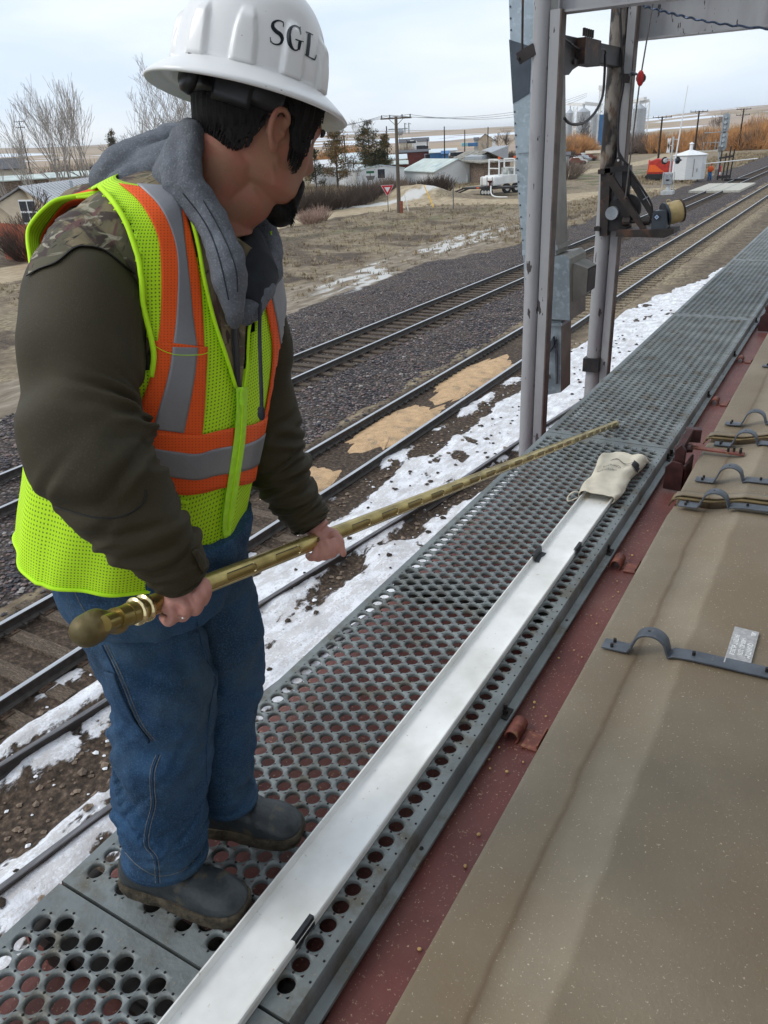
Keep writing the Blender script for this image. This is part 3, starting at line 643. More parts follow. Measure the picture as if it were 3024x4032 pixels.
# spilled kernels and chaff on the roof
m_corn = pm('corn_kernel', (.55, .34, .13), r=.5, var=.3, ns=60)
kern = [(2435, 2330, 0), (2413, 2350, 0), (2430, 2288, 0), (2328, 2424, 0), (2350, 2455, 0), (2200, 2590, 0), (2291, 2587, 0), (2390, 2400, 0), (2260, 2560, 0), (2105, 2765, 1), (2150, 2820, 0), (1965, 2942, 0), (1996, 3038, 1), (1925, 2990, 0), (1930, 3025, 0), (1885, 3285, 1), (1832, 3410, 1), (1652, 3737, 1), (2102, 2785, 0), (2490, 2186, 1), (2390, 2230, 0), (2060, 3000, 0), (2480, 2225, 0), (2550, 2090, 0)]
k0 = None
for i, (u, v, big) in enumerate(kern):
    p = G(u, v, 4.397)
    if k0 is None:
        q = MB(); q.ell((0, 0, 0), (.0048, .0038, .003), 8, 6); k0 = q.build('corn_kernel', m_corn, smooth=True, loc=(0, 0, 0)); o = k0
    else: o = k0.copy(); col.objects.link(o)
    o.location = tuple(p); o.rotation_euler = (.2, .1, i*1.3); s_ = 1.25 if big else .85; o.scale = (s_, s_, s_)
    tag(o, 'golden corn kernel lying loose on the dark red car roof', 'corn kernel', 'corn kernels on the car roof')
# ---------------------------------------------------------------- white trough, bag
m_vinyl = pm('trough_white', (.86, .86, .84), spec=.2, r=.5, var=.05, ns=4, c2=(.55, .50, .42), f2=.70, s2=60, w2=.04, c3=(.62, .61, .57), f3=.55, s3=3, w3=.2)
m_tape = pm('black_tape', (.025, .027, .03), r=.5, var=.3, ns=30)
tr = thing('sample_trough', (-.85, 2, WZ), 'long white plastic grain trough lying along the perforated walkway', 'trough')
q = MB(); P = []; prof = [(-.918, WZ+.027), (-.914, WZ+.027), (-.911, WZ+.006), (-.905, WZ+.0045), *[(x_, WZ+.0045+.0009*(k_ % 2)) for k_, x_ in enumerate(np.linspace(-.895, -.80, 9))], (-.79, WZ+.0045), (-.784, WZ+.006), (-.781, WZ+.027), (-.777, WZ+.027), (-.774, WZ+.022), (-.777, WZ+.020), (-.775, WZ+.004), (-.80, WZ+.001), (-.91, WZ+.001), (-.919, WZ+.012)]
for y in np.linspace(.15, 3.62, 60): dx = .004*math.sin(y*1.3)-.004*(y-1.5)*0; P.append([(x+dx, y, z) for x, z in prof])
P = np.array(P); k = len(prof)
q.grid(P, closed=True, caps=True); q.build('channel', m_vinyl, tr, auto=40)
for y, x, s_ in ((2.66, -.916, 1), (2.77, -.777, -1), (.83, -.777, -1)):
    q = MB(); P = []
    w_ = .045 if s_ > 0 else .035
    for yy in np.linspace(y-w_, y+w_, 5):
        j_ = .004*math.sin(yy*200)
        P.append([(x-.005*s_, yy, WZ+.012), (x-.004*s_, yy, WZ+.0365), (x+.006*s_, yy, WZ+.0365), (x+.009*s_, yy, WZ+.008), (x+(.026+j_)*s_, yy, WZ+.0065)] if s_ > 0 else [(x+.006, yy, WZ+.006+j_), (x+.005, yy, WZ+.0365), (x-.006, yy, WZ+.0365), (x-.008, yy, WZ+.026+j_)])
    q.grid(np.array(P)); q.build('tape', m_tape, tr)
m_canvas = pm('canvas_cloth', (.66, .60, .48), r=.9, var=.12, ns=9, bump=.35, bs=160)
q = MB(); P = []; n = 40; BY = np.linspace(3.27, 3.80, 34)
for i, y in enumerate(BY):
    t = (y-3.27)/.53; hw = .082+.020*t+.004*math.sin(9*t); cxb = -.848+.008*t; hgt = .048+.035*sstep(.1, .8, t)-.07*sstep(.86, 1, t); ring = []
    for j in range(n):
        a = 2*math.pi*j/n; c_, s_ = math.cos(a), math.sin(a); e = .55
        X_ = np.sign(c_)*abs(c_)**e*hw; Zc = (np.sign(s_)*abs(s_)**.8)
        z = WZ+.004+(hgt*(.5+.5*Zc) if s_ > 0 else hgt*.5*(1+Zc))
        wr = .006*math.sin(7*X_/hw+5*t+2*math.sin(6*t))*(.4+t)*(s_ > .1)+.004*math.sin(23*t+3*a)*(s_ > 0)
        z += wr+.012*(X_/hw)*-1*t*(s_ > 0); skew = .07*max(0, -X_/hw)*(1-t)*0+.06*(X_/hw)*t*-1
        ring.append((cxb+X_+.004*math.sin(11*t+a), y-skew-.10*(X_ > 0)*0, max(z, WZ+.002)))
    P.append(ring)
P = np.array(P); q.grid(P, closed=True); q.add(P[-1], [tuple(range(n-1, -1, -1))])
bag = q.build('canvas_bag', m_canvas, smooth=True); mod(bag, 'SOLIDIFY', thickness=.003, offset=-1); tag(bag, 'cream canvas bag with black printing pulled over the far end of the white trough', 'bag')
q = MB()
for k in range(2):
    q.tube(crom([V3(-.93, 3.29, WZ+.03), V3(-.955, 3.28, WZ+.035), V3(-.975, 3.25+.02*k, WZ+.02), V3(-.965, 3.22, WZ+.008), V3(-.935, 3.27, WZ+.012)], 14), .0028, 6)
q.build('drawstring', m_canvas, bag)
def onbag(p):
    t = np.clip((p[1]-3.27)/.53, 0, 1); hw = .082+.020*t; X_ = p[0]+.848-.008*t; h_ = .048+.035*sstep(.1, .8, t)-.07*sstep(.86, 1, t)
    a = math.acos(max(-1, min(1, np.sign(X_)*(min(1, abs(X_)/hw))**(1/.55)))); s_ = math.sin(a)
    wr = .006*math.sin(7*X_/hw+5*t+2*math.sin(6*t))*(.4+t)
    return V3(p[0], p[1], WZ+.004+h_*(.5+.5*s_**.8)+wr-.012*(X_/hw)*t+.0075)
m_print = pm('print_black', (.03, .03, .035), r=.8)
ex_, ey_ = unit(V3(-.95, -.45, 0)), unit(V3(.45, -.95, 0))
for txt, sz, c in (('Equipment', .026, (-.865, 3.50)), ('Company', .026, (-.855, 3.545)), ):
    place_text(txt, sz, V3(c[0], c[1], 0), ex_, ey_, m_print, 'bag_printing', bag, warp=onbag, xs=.85)
q = MB(); P = []
for i in range(5): P.append([onbag(V3(-.775+.008*i, 3.60+.012*j-.01*math.sin(i*.9), 0)) for j in range(6)])
q.grid(np.array(P)); q.build('bag_emblem', m_print, bag)
q = MB(); P = [onbag(V3(-.90+.13*t, 3.57+.07*t+.02*math.sin(3*t*2), 0)) for t in np.linspace(0, 1, 14)]; q.grid(np.array([[p, p+V3(0, .006, 0)] for p in P])); q.build('bag_line', m_print, bag)
# ---------------------------------------------------------------- loading frame, spout and winch
m_paint = pm('frame_paint_grey', (.34, .34, .345), r=.5, var=.10, ns=4, c2=(.06, .05, .05), f2=.665, s2=11, w2=.012, c3=(.26, .25, .265), f3=.55, s3=2, w3=.1, stretch=(1.5, 1.5, .45), rv=.1)
m_soot = pm('frame_paint_sooty', (.20, .175, .15), r=.6, var=.3, ns=4, c3=(.02, .017, .016), f3=.50, s3=3.5, w3=.05, c2=(.11, .06, .03), f2=.6, s2=6, w2=.1, stretch=(1.5, 1.5, .7))
m_brown = pm('frame_brown_edge', (.10, .075, .065), r=.7, var=.3, ns=6)
m_black = pm('black_grease_steel', (.018, .017, .018), r=.5, var=.3, ns=10, c2=(.05, .03, .022), f2=.6, s2=12)
m_brn = pm('rusty_channel', (.032, .024, .022), r=.65, var=.4, ns=7, c3=(.10, .05, .03), f3=.6, s3=6)
m_zinc = pm('zinc_sheet', (.33, .39, .43), r=.42, m=.55, var=.14, ns=3, c2=(.45, .52, .57), f2=.6, s2=18, w2=.1, bump=.03, bs=8)
m_zincd = pm('zinc_sheet_brown', (.21, .20, .175), r=.5, m=.45, var=.2, ns=4)
m_dplate = pm('dark_wear_plate', (.065, .08, .10), r=.6, m=.2, var=.15, ns=6)
fr = thing('grain_gantry', (-2.5, 7.9, 0), 'grey pipe posts and steel beams of the grain loading frame beside the car', 'steel frame')
LPX, LPY = -2.5, 6.8; RPX, RPY = -2.5, 9.0
def post(x, y, r_, soot):
    q = MB(); q.tube([(x, y, -.3), (x, y, 8.6)], r_, 24); o = q.build('post', m_paint, fr, auto=60)
    q = MB(); q.box((x+r_+.052, y+.02, 3.3 if not soot else 3.5), (.085, .10, 7.2 if not soot else 7.6)); q.build('post_channel', m_paint, o)
    q = MB(); q.box((x+r_+.099, y+.02, 3.3 if not soot else 3.5), (.012, .12, 7.2 if not soot else 7.6)); q.build('post_flange', m_brown, o)
    return o
p1_ = post(LPX, LPY, .068, 0); p2_ = post(RPX, RPY, .083, 1)
q = MB(); q.tube([(RPX, RPY, 5.62), (RPX, RPY, 7.4)], .0845, 24, cap=False); o = q.build('sooty_sleeve', m_soot, p2_, auto=60)
q = MB(); q.tube([(LPX, LPY, 6.99), (LPX, LPY, 7.02)], .074, 24); q.build('weld_ring', m_brown, p1_)
q = MB(); q.box((RPX, RPY-.02, HT((RPX, RPY), 2330, 1430)), (.19, .19, .16)); q.build('clamp', m_black, p2_)
def wbeam(y, z0, h, x0, x1, fw=.17):
    q = MB(); xm = (x0+x1)/2; L_ = x1-x0
    q.box((xm, y, z0+h/2), (L_, .012, h-.02)); q.box((xm, y, z0+.008), (L_, fw, .016)); q.box((xm, y, z0+h-.008), (L_, fw, .016)); q.box((x0-.004, y, z0+h/2), (.012, fw, h)); return q.build('beam', m_paint, fr)
wbeam(6.9, 6.88, .34, -2.37, 3.3, .16); wbeam(9.2, 6.84, .42, -2.36, 3.3, .16)
gt = thing('slide_gate_arm', (-2.5, 7.9, 6.6), 'black greasy steel arm with roller bracket spanning between the two grey posts', 'gate arm')
q = MB(); za, zb, zc, zd = AX(2172, 124, -2.43)[2], AX(2172, 218, -2.43)[2], AX(2432, 182, -2.43)[2], AX(2432, 262, -2.43)[2]
q.extr([(-2.43, 6.95, za), (-2.43, 9.15, zc), (-2.43, 9.15, zd), (-2.43, 6.95, zb)], (-.10, 0, 0)); bevel(q.build('arm_beam', m_black, gt), .006)
q = MB(); a_ = AX(2295, 135, -2.36); b_ = AX(2365, 250, -2.36); q.box((-2.41, (a_[1]+b_[1])/2, (a_[2]+b_[2])/2-.02), (.12, abs(a_[1]-b_[1])*.8, .20))
for i in range(5): q.tube([(-2.36, a_[1]+.06*i+.03, a_[2]-.01), (-2.36, a_[1]+.06*i+.03, a_[2]+.05)], .013, 6)
q.build('splice_plate', m_brn, gt)
q = MB(); q.extr([AX(u, v, -2.42) for u, v in ((2175, 215), (2260, 225), (2300, 245), (2255, 275), (2240, 295), (2180, 292))], (-.12, 0, 0)); q.build('roller_bracket', m_black, gt)
q = MB(); c = AX(2192, 241, -2.405); q.tube([c, c-V3(.03, 0, 0)], .038, 20); q.build('roller', pm('roller_grey', (.45, .46, .48), r=.4, m=.5), gt)
q = MB(); q.tube([c+V3(.006, 0, 0), c-V3(.03, 0, 0)], .014, 8); q.build('roller_hub', m_black, gt)
q = MB(); q.extr([AX(u, v, -2.40) for u, v in ((2262, 233), (2330, 236), (2328, 256), (2262, 253))], (-.1, 0, 0)); q.build('lower_splice', m_brn, gt)
q = MB(); P = [AX(u, v, -2.40) for u, v in ((2215, -60), (2213, 60), (2206, 135), (2240, 165), (2290, 200), (2340, 205), (2378, 195), (2386, 212))]; q.tube(crom(P, 24), .010, 6)
P = [AX(u, v, -2.40) for u, v in ((2383, 212), (2380, 300), (2372, 380), (2345, 440), (2305, 480), (2268, 490), (2240, 484), (2222, 465))]; q.tube(crom(P, 26), .013, 8); tag(q.build('power_cable', m_black, smooth=True), 'thick black cable looping down from the gate arm to the spout', 'cable')
q = MB(); P = [AY(u, v, 8.88) for u, v in ((2440, 30), (2446, 150), (2452, 280), (2455, 330), (2440, 420), (2433, 520), (2436, 600), (2450, 625), (2475, 650))]; q.tube(crom(P, 30), .013, 6); tag(q.build('power_cable', m_black, smooth=True), 'black cable running down the right grey post to the winch frame', 'cable')
# hanging rod bracket on the left post
bk = thing('spout_hanger', (-2.62, 6.8, 6.4), 'thin rod and angled bar hanging the spout at the left grey post', 'hanger')
q = MB(); q.tube([AY(2060, -120, 6.75), AY(2056, 205, 6.75)], .010, 8); q.build('rod', m_brn, bk)
q = MB(); a_, b_ = AY(2040, 232, 6.74), AY(2090, 205, 6.74); q.bar(a_, b_+V3(.03, 0, .02), .02, .085); q.tube([a_+V3(.01, -.03, 0), a_+V3(.01, .02, 0)], .012, 8); q.build('bracket_bar', m_brn, bk)
# galvanised spout
sp = thing('loading_spout', (-2.65, 7.3, 3.4), 'galvanised sheet metal grain spout hanging behind the left grey post', 'grain spout')
def slab(px, y, dy, name, mat, par, mats=None):
    q = MB(); P = [AY(u, v, y) for u, v in px]; n = len(P); p = np.array(P); w = np.concatenate([p, p+V3(0, dy, 0)])
    q.add(w, [tuple(range(n-1, -1, -1)), tuple(range(n, 2*n))], m=0)
    q.f[-2] = tuple(reversed(q.f[-2])) if False else q.f[-2]
    q.add(w, [(i, (i+1) % n, n+(i+1) % n, n+i) for i in range(n)], m=1)
    o = q.build(name, mats or mat, par); return o
SY = 7.25
slab([(1992, -330), (2158, -330), (2176, 300), (2180, 640), (2190, 1004), (2062, 1030), (2050, 900), (2036, 700), (2014, 300)], SY, .34, 'spout_tube', m_zinc, sp, [m_zinc, m_zincd])
slab([(2004, 155), (2092, 184), (2084, 368), (2019, 408)], SY-.006, .004, 'wear_plate', m_dplate, sp)
slab([(2034, 590), (2176, 578), (2177, 592), (2035, 604)], SY-.02, .38, 'joint_flange', m_zinc, sp, [m_zinc, m_zincd])
slab([(2056, 985), (2194, 965), (2196, 985), (2056, 1006)], SY-.02, .38, 'joint_flange', m_zinc, sp, [m_zinc, m_zincd])
slab([(2062, 1032), (2225, 1002), (2242, 1020), (2243, 1262), (2066, 1250)], SY-.05, .50, 'elbow_box', m_zinc, sp, [m_zinc, m_zincd])
q = MB(); a_ = [AY(u, v, SY) for u, v in ((2246, 1040), (2270, 1020), (2272, 1160), (2248, 1200))]
xr = a_[0][0]+.012; z1, z0 = a_[0][2], a_[3][2]
q.add([(xr, SY+.05, z1), (xr, SY+.40, z1), (xr, SY+.40, z0), (xr, SY+.05, z0), (xr+.13, SY+.09, z1-.05), (xr+.13, SY+.36, z1-.05), (xr+.13, SY+.36, z0+.10), (xr+.13, SY+.09, z0+.10)], [(0, 4, 7, 3), (0, 1, 5, 4), (1, 2, 6, 5), (3, 7, 6, 2), (0, 3, 2, 1)])
q.build('side_hood', m_zincd, sp); 
q = MB(); q.box((xr+.128, SY+.225, (z1+z0)/2+.02), (.004, .25, z1-z0-.16)); q.build('hood_opening', m_black, sp)
slab([(2094, 1262), (2210, 1262), (2208, 1545), (2150, 1556), (2096, 1552)], SY+.0, .30, 'lower_chute', m_zinc, sp, [m_zinc, m_zincd])
slab([(2092, 1272), (2214, 1270), (2214, 1284), (2092, 1286)], SY-.02, .34, 'chute_flange', m_zinc, sp)
slab([(2126, 1350), (2168, 1346), (2178, 1325), (2180, 1360), (2160, 1392), (2128, 1392)], SY-.06, .05, 'bearing_block', m_dplate, sp)
q = MB(); c = AY(2136, 1372, SY-.07); q.tube([c, c+V3(0, .05, 0)], .032, 16); q.build('bearing', m_strap, sp)
q = MB(); c = AY(2136, 1372, SY-.075); q.tube([c, c+V3(0, .05, 0)], .016, 16); q.build('bearing_hub', m_black, sp)
slab([(2184, 1338), (2192, 1338), (2194, 1512), (2188, 1514)], SY-.03, .02, 'chute_strip', m_strap, sp)
slab([(2122, 1488), (2160, 1478), (2164, 1492), (2124, 1502)], SY-.06, .04, 'chute_lug', m_zincd, sp)
q = MB(); q.tube([AY(2134, 1490, SY-.05), AY(2134, 1565, SY-.05)], .012, 8); q.tube([AY(2134, 1550, SY-.05), AY(2134, 1560, SY-.05)], .026, 6); q.build('adjusting_bolt', m_strap, sp)
q = MB()
for v in list(range(-20, 980, 46)):
    u = np.interp(v, [-330, 300, 700, 900, 1030], [1992, 2014, 2036, 2050, 2062]); c = AY(u+4, v, SY-.004); q.ell(c, (.009, .006, .009), 6, 4)
q.build('seam_bolts', m_strap, sp)['kind'] = 'stuff'
xw = AY(2209, 1400, SY)[0]+.001; q = MB(); q.box((xw+.003, SY+.18, AY(2209, 1510, SY)[2]), (.006, .16, .16)); q.build('chute_opening', m_black, sp)
# winch hung on the right post
wn_ = thing('cable_winch', (-2.4, 8.9, 5.0), 'black steel winch frame with motor and gearbox clamped to the right grey post', 'winch')
WY = 8.86
def wb(name, px, dy=.06, mat=None, y=WY, par=None, bv=.004):
    o = slab(px, y, dy, name, mat or m_black, par or wn_); bevel(o, bv, 1); return o
Zp = lambda u, v: (2300+.3014*u, 600+.3014*v)
wb('upright', [Zp(*p) for p in ((215, 215), (342, 205), (300, 1095), (200, 1095))], .10, m_brn)
wb('clamp_band', [Zp(*p) for p in ((180, 225), (265, 220), (262, 285), (178, 285))], .22, m_brn, y=WY-.02)
wb('clamp_band', [Zp(*p) for p in ((130, 972), (205, 972), (202, 1028), (128, 1028))], .22, m_brn, y=WY-.02)
wb('top_bar', [Zp(*p) for p in ((262, 200), (605, 165), (605, 245), (262, 272))], .08)
wb('post_bar', [Zp(*p) for p in ((500, 240), (605, 200), (585, 612), (482, 612))], .05, y=WY+.04)
wb('brace', [Zp(*p) for p in ((338, 300), (370, 300), (832, 1030), (752, 1035), (330, 440))], .05, m_brn, y=WY-.05)
wb('brace', [Zp(*p) for p in ((585, 230), (612, 250), (905, 770), (885, 880), (585, 395))], .05, y=WY+.05)
wb('base_channel', [Zp(*p) for p in ((418, 1020), (1172, 1000), (1172, 1062), (1050, 1118), (410, 1100))], .30, m_brn, y=WY-.12)
wb('motor_case', [Zp(*p) for p in ((300, 700), (350, 640), (420, 615), (560, 640), (600, 820), (560, 1000), (300, 1040))], .18, y=WY+.02, bv=.02)
q = MB(); c = AY(*Zp(368, 792), WY); q.tube([c+V3(0, -.03, 0), c+V3(0, .05, 0)], .068, 28); q.build('motor_disc', pm('motor_disc_grey', (.36, .39, .42), r=.5, m=.3, var=.3, ns=5), wn_)
q = MB(); c = AY(*Zp(545, 740), WY); q.tube([c+V3(0, .05, 0), c+V3(0, .09, 0)], .145, 28); q.build('belt_wheel', m_black, wn_)
q = MB(); a_, b_ = AY(*Zp(500, 905), WY), AY(*Zp(880, 895), WY); q.tube([a_, b_], .018, 10); q.tube([lerp(a_, b_, .02), lerp(a_, b_, .28)], .045, 12); q.tube([lerp(a_, b_, .65), lerp(a_, b_, .95)], .04, 12); q.build('drive_shaft', m_brn, wn_)
m_slate = pm('gearbox_slate', (.045, .055, .068), r=.45, var=.25, ns=9)
wb('gearbox', [Zp(*p) for p in ((905, 765), (1075, 760), (1080, 1000), (1060, 1012), (870, 1008), (885, 860))], .16, m_slate, y=WY-.10, bv=.012)
q = MB(); c = AY(*Zp(950, 845), WY-.103); q.tube([c, c+V3(0, -.004, 0)], .034, 24); q.build('badge', pm('badge_dark', (.02, .025, .05), r=.5), wn_)
q = MB(); q.add([c+V3(dx, -.006, dz) for dx, dz in ((0, .024), (-.024, 0), (0, -.024), (.024, 0))], [(0, 1, 2, 3)]); q.build('badge_diamond', pm('badge_pale', (.42, .52, .66), r=.5), wn_)
q = MB(); q.add([c+V3(dx, -.007, dz) for dx, dz in ((0, .012), (-.012, 0), (0, -.012), (.012, 0))], [(0, 1, 2, 3)]); q.build('badge_centre', pm('badge_mid', (.12, .2, .36), r=.5), wn_)
m_drum = pm('drum_yellow', (.44, .33, .15), r=.5, var=.2, ns=6, c2=(.15, .10, .05), f2=.66, s2=14)
d0 = AY(*Zp(1045, 820), WY+.04); d1 = d0+V3(.13, .10, .035)
q = MB(); q.tube([d0, d0+(d1-d0)*.12], .122, 30); q.build('drum_flange', m_slate, wn_)
q = MB(); q.tube([d0+(d1-d0)*.12, d1], .112, 30); q.build('drum', m_drum, wn_, auto=50)
q = MB(); q.tube([d1, d1+(d1-d0)*.10], .120, 30); q.build('drum_flange', m_brn, wn_)
q = MB(); c = AY(*Zp(1095, 690), WY+.06); q.tube([c+V3(.02*math.cos(a), 0, .035+.02*math.sin(a)) for a in np.linspace(-1.6, 4.7, 12)], .005, 6); q.build('lifting_eye', m_drum, wn_)
wb('hinge_plate', [Zp(*p) for p in ((385, 190), (410, 90), (440, 60), (482, 75), (485, 190))], .04, y=WY+.03)
q = MB(); c = AY(*Zp(447, 103), WY+.028); q.tube([c, c+V3(0, -.012, 0)], .012, 10); q.build('hinge_bolt', pm('bolt_bright', (.6, .6, .6), r=.4, m=.6), wn_)
q = MB(); q.tube(crom([AY(*Zp(*p), WY+.02) for p in ((455, 0), (560, 170), (700, 380), (830, 580), (880, 680), (890, 770))], 18), .012, 6); q.build('winch_cable', m_black, wn_)
q = MB(); q.tube([AY(*Zp(770, 620), WY), AY(*Zp(850, 575), WY)], .008, 6); q.build('cable_clip', m_strap, wn_)
# rope, red pulley and its bracket
m_rope = pm('steel_rope', (.10, .09, .085), r=.6, var=.3, ns=40)
q = MB(); q.tube([AY(2571, 14, 8.8), AY(2518, 330, 8.8), AY(2462, 780, 8.8)], .0075, 8); tag(q.build('winch_rope', m_rope), 'thin steel rope running from the beam over the red pulley down to the winch', 'rope')
m_redp = pm('pulley_red', (.42, .02, .02), r=.35, var=.15, ns=20)
pu = thing('pulley', AY(2522, 308, 8.82), 'small red pulley on a black bracket at the right grey post', 'pulley')
c = AY(2524, 308, 8.8)
q = MB(); q.ell(c+V3(.0, -.03, .0), (.034, .012, .07), 14, 8); q.ell(c+V3(-.01, .03, .0), (.034, .012, .07), 14, 8); q.build('cheek_plate', m_redp, pu, smooth=True)
q = MB(); q.tube([c+V3(0, -.02, 0), c+V3(0, .02, 0)], .045, 16); q.build('sheave', m_brn, pu)
q = MB(); q.tube([c+V3(-.03, 0, .03), c+V3(-.09, 0, .06), c+V3(-.12, 0, .03)], .012, 6); q.build('shackle', m_strap, pu)
slab([(2458, 290), (2500, 290), (2500, 296), (2483, 298), (2478, 328), (2456, 326)], 8.86, .05, 'pulley_bracket', m_black, pu)
q = MB(); P = [AY(u, v, 8.9) for u, v in ((2532, 24), (2600, 42), (2680, 62), (2780, 84), (2900, 102), (3060, 116))]; P = crom(P, 60)
q.tube([p+V3(0, .006*math.sin(i*1.3), .006*math.cos(i*1.3)) for i, p in enumerate(P)], .010, 6); tag(q.build('chain', pm('blue_chain', (.05, .07, .11), r=.4, m=.6, var=.6, ns=30)), 'dark twisted chain sagging along the far grey beam', 'chain')
# shed roof above the car and an invented wall added beyond it, both outside the picture; they shade the car
m_shed = pm('shed_sheet', (.32, .29, .25), r=.8, var=.15)
q = MB(); q.box((4.3, 1.0, 9.8), (5.0, 14, .12)); tag(q.build('shed_roof', m_shed), 'brown sheet metal loading shed roof over the grain car', 'shed roof')
q = MB(); q.box((7.2, 1.0, 4.9), (.3, 14, 9.8)); tag(q.build('shade_wall', m_shed), 'unseen brown wall added on the far side of the grain car for shade', 'wall')
# ---------------------------------------------------------------- town, plants and poles beyond the tracks
def col_mat(name, c, **k): return pm(name, c, **k)
m_white = pm('white_siding', (.66, .67, .67), r=.7, var=.06, ns=2, stretch=(1, 1, 9))
m_roofw = pm('metal_roof_pale', (.60, .66, .70), r=.5, var=.1, ns=.5, c3=(.50, .56, .50), f3=.55, s3=.5, w3=.1)
m_roofg = pm('metal_roof_green_grey', (.50, .56, .52), r=.5, var=.15, ns=.6, c3=(.33, .42, .44), f3=.6, s3=.35, w3=.05)
m_roofd = pm('shingle_dark', (.10, .10, .11), r=.9, var=.3, ns=3)
m_tan = pm('tan_siding', (.45, .37, .27), r=.8, var=.1, ns=1)
m_beige = pm('beige_siding', (.50, .45, .36), r=.8, var=.08, ns=1)
m_maroon = pm('maroon_siding', (.13, .035, .03), r=.8, var=.25, ns=2)
m_blue = pm('blue_siding', (.06, .16, .33), r=.7, var=.15, ns=1)
m_teal = pm('teal_paint', (.22, .45, .50), r=.6, var=.15, ns=1)
m_glass = pm('dark_window', (.03, .035, .045), r=.15, var=.2)
m_trim = pm('white_trim', (.75, .76, .77), r=.6, var=.05)
m_log = pm('weathered_log', (.13, .085, .06), r=.95, var=.5, ns=2, c2=(.30, .26, .22), s2=5, f2=.55, w2=.1, stretch=(1, 1, 5))
m_oldroof = pm('weathered_boards', (.22, .20, .17), r=.95, var=.4, ns=2, c2=(.33, .32, .28), s2=3, f2=.52, w2=.1)
m_fence = pm('red_cedar_fence', (.30, .085, .045), r=.85, var=.3, ns=3, stretch=(6, 6, .5))
m_pole = pm('utility_pole_wood', (.12, .095, .075), r=.95, var=.35, ns=3, stretch=(4, 4, .3))
m_poled = pm('utility_pole_dark', (.035, .025, .02), r=.95, var=.3, ns=2)
m_ins = pm('insulator_dark', (.05, .06, .08), r=.4)
m_postg = pm('post_grey', (.16, .15, .14), r=.8, var=.2)
m_rubber = pm('tyre', (.025, .025, .027), r=.9, var=.2)
m_hub = pm('wheel_hub', (.5, .5, .48), r=.5, m=.3)
m_whitep = pm('white_paint', (.72, .72, .70), r=.5, var=.08, ns=1.5)
m_orange = pm('orange_paint', (.75, .12, .02), r=.45, var=.1)
m_steelg = pm('grey_steel', (.33, .36, .38), r=.5, m=.4, var=.15, ns=2)
UPZ = V3(0, 0, 1)
def house(name, A, B, depth, wh, rh, wallm, roofm, label, cat, base=0.0, ridge='long', over=.25, wins=(), ewins=(), chimney=None, door=None, group=None):
    """A, B ground points of the visible long wall (left to right); depth runs away from the viewer"""
    A = np.array([A[0], A[1], base]); B = np.array([B[0], B[1], base]); ex = unit(B-A); Lg = np.linalg.norm(B-A)
    ey = V3(-ex[1], ex[0], 0)
    if ey@(A-EYE*V3(1, 1, 0)) < 0: ey = -ey
    h = thing(name, (A+B)/2+ey*depth/2, label, cat, group)
    P = lambda x, y, z: A+ex*x+ey*y+UPZ*z
    q = MB()
    if ridge == 'long':
        q.extr([P(0, 0, 0), P(0, depth, 0), P(0, depth, wh), P(0, depth/2, wh+rh), P(0, 0, wh)], ex*Lg)
    else:
        q.extr([P(0, 0, 0), P(Lg, 0, 0), P(Lg, 0, wh), P(Lg/2, 0, wh+rh), P(0, 0, wh)], ey*depth)
    q.build('wall', wallm, h)
    q = MB(); t = .12; o = over
    if ridge == 'long':
        s_ = rh/(depth/2)
        for y0, y1, z0, z1 in ((-o, depth/2, wh-o*s_, wh+rh), (depth+o, depth/2, wh-o*s_, wh+rh)):
            q.extr([P(-o, y0, z0+.01), P(-o, y1, z1+.01), P(-o, y1, z1+t), P(-o, y0, z0+t)], ex*(Lg+2*o))
    else:
        s_ = rh/(Lg/2)
        for x0, x1, z0, z1 in ((-o, Lg/2, wh-o*s_, wh+rh), (Lg+o, Lg/2, wh-o*s_, wh+rh)):
            q.extr([P(x0, -o, z0+.01), P(x1, -o, z1+.01), P(x1, -o, z1+t), P(x0, -o, z0+t)], ey*(depth+2*o))
    rf = q.build('roof', roofm, h)
    if chimney: q = MB(); c = P(chimney*Lg, depth*.5, wh+rh+.3); q.box(c, (.5, .5, 1.2), rz=math.atan2(ex[1], ex[0])); q.build('chimney', m_oldroof, rf)
    def win(c, e, w, hgt):
        n = unit(np.cross(e, UPZ)); 
        if n@(EYE-c) < 0: n = -n
        M = np.array([e, n, UPZ]).T
        q = MB(); q.box(c+n*.02, (w+.18, .05, hgt+.18), M=M); f = q.build('window', m_trim, h)
        q = MB(); q.box(c+n*.05, (w, .02, hgt), M=M); q.build('pane', m_glass, f)
    for x, z, w, hgt in wins: win(P(x*Lg, 0, z), ex, w, hgt)
    side = Lg if (P(Lg, depth/2, 0)-P(0, depth/2, 0))@(EYE-P(Lg/2, 0, 0)) > 0 else 0
    for y, z, w, hgt in ewins: win(P(side, y*depth, z), ey, w, hgt)
    if door:
        x, w, hgt, mm = door; q = MB(); q.box(P(x*Lg, -.03, hgt/2), (w, .06, hgt), rz=math.atan2(ex[1], ex[0])); q.build('door', mm, h)
    return h
def gd(u, v): return G(u, v, 0)
def at_dist(u, d, v=560): r = ray(u, v); r = r/math.hypot(r[0], r[1]); return V3(r[0]*d, r[1]*d, 0)
def two(u0, v0, u1, d0, d1=None): return at_dist(u0, d0), at_dist(u1, d1 or d0)
def zat(p, v, u): return HT(p, u, v)
# white garage with the patched pale roof
A, B, C = gd(1590, 722), gd(1713, 731), gd(1779, 718)
house('garage', A, B, 7.0, HT(B, 1711, 676), HT(B, 1743, 632)-HT(B, 1711, 676), m_white, m_roofg, 'small white garage with patched grey green metal roof behind bare bushes', 'garage', over=.3)
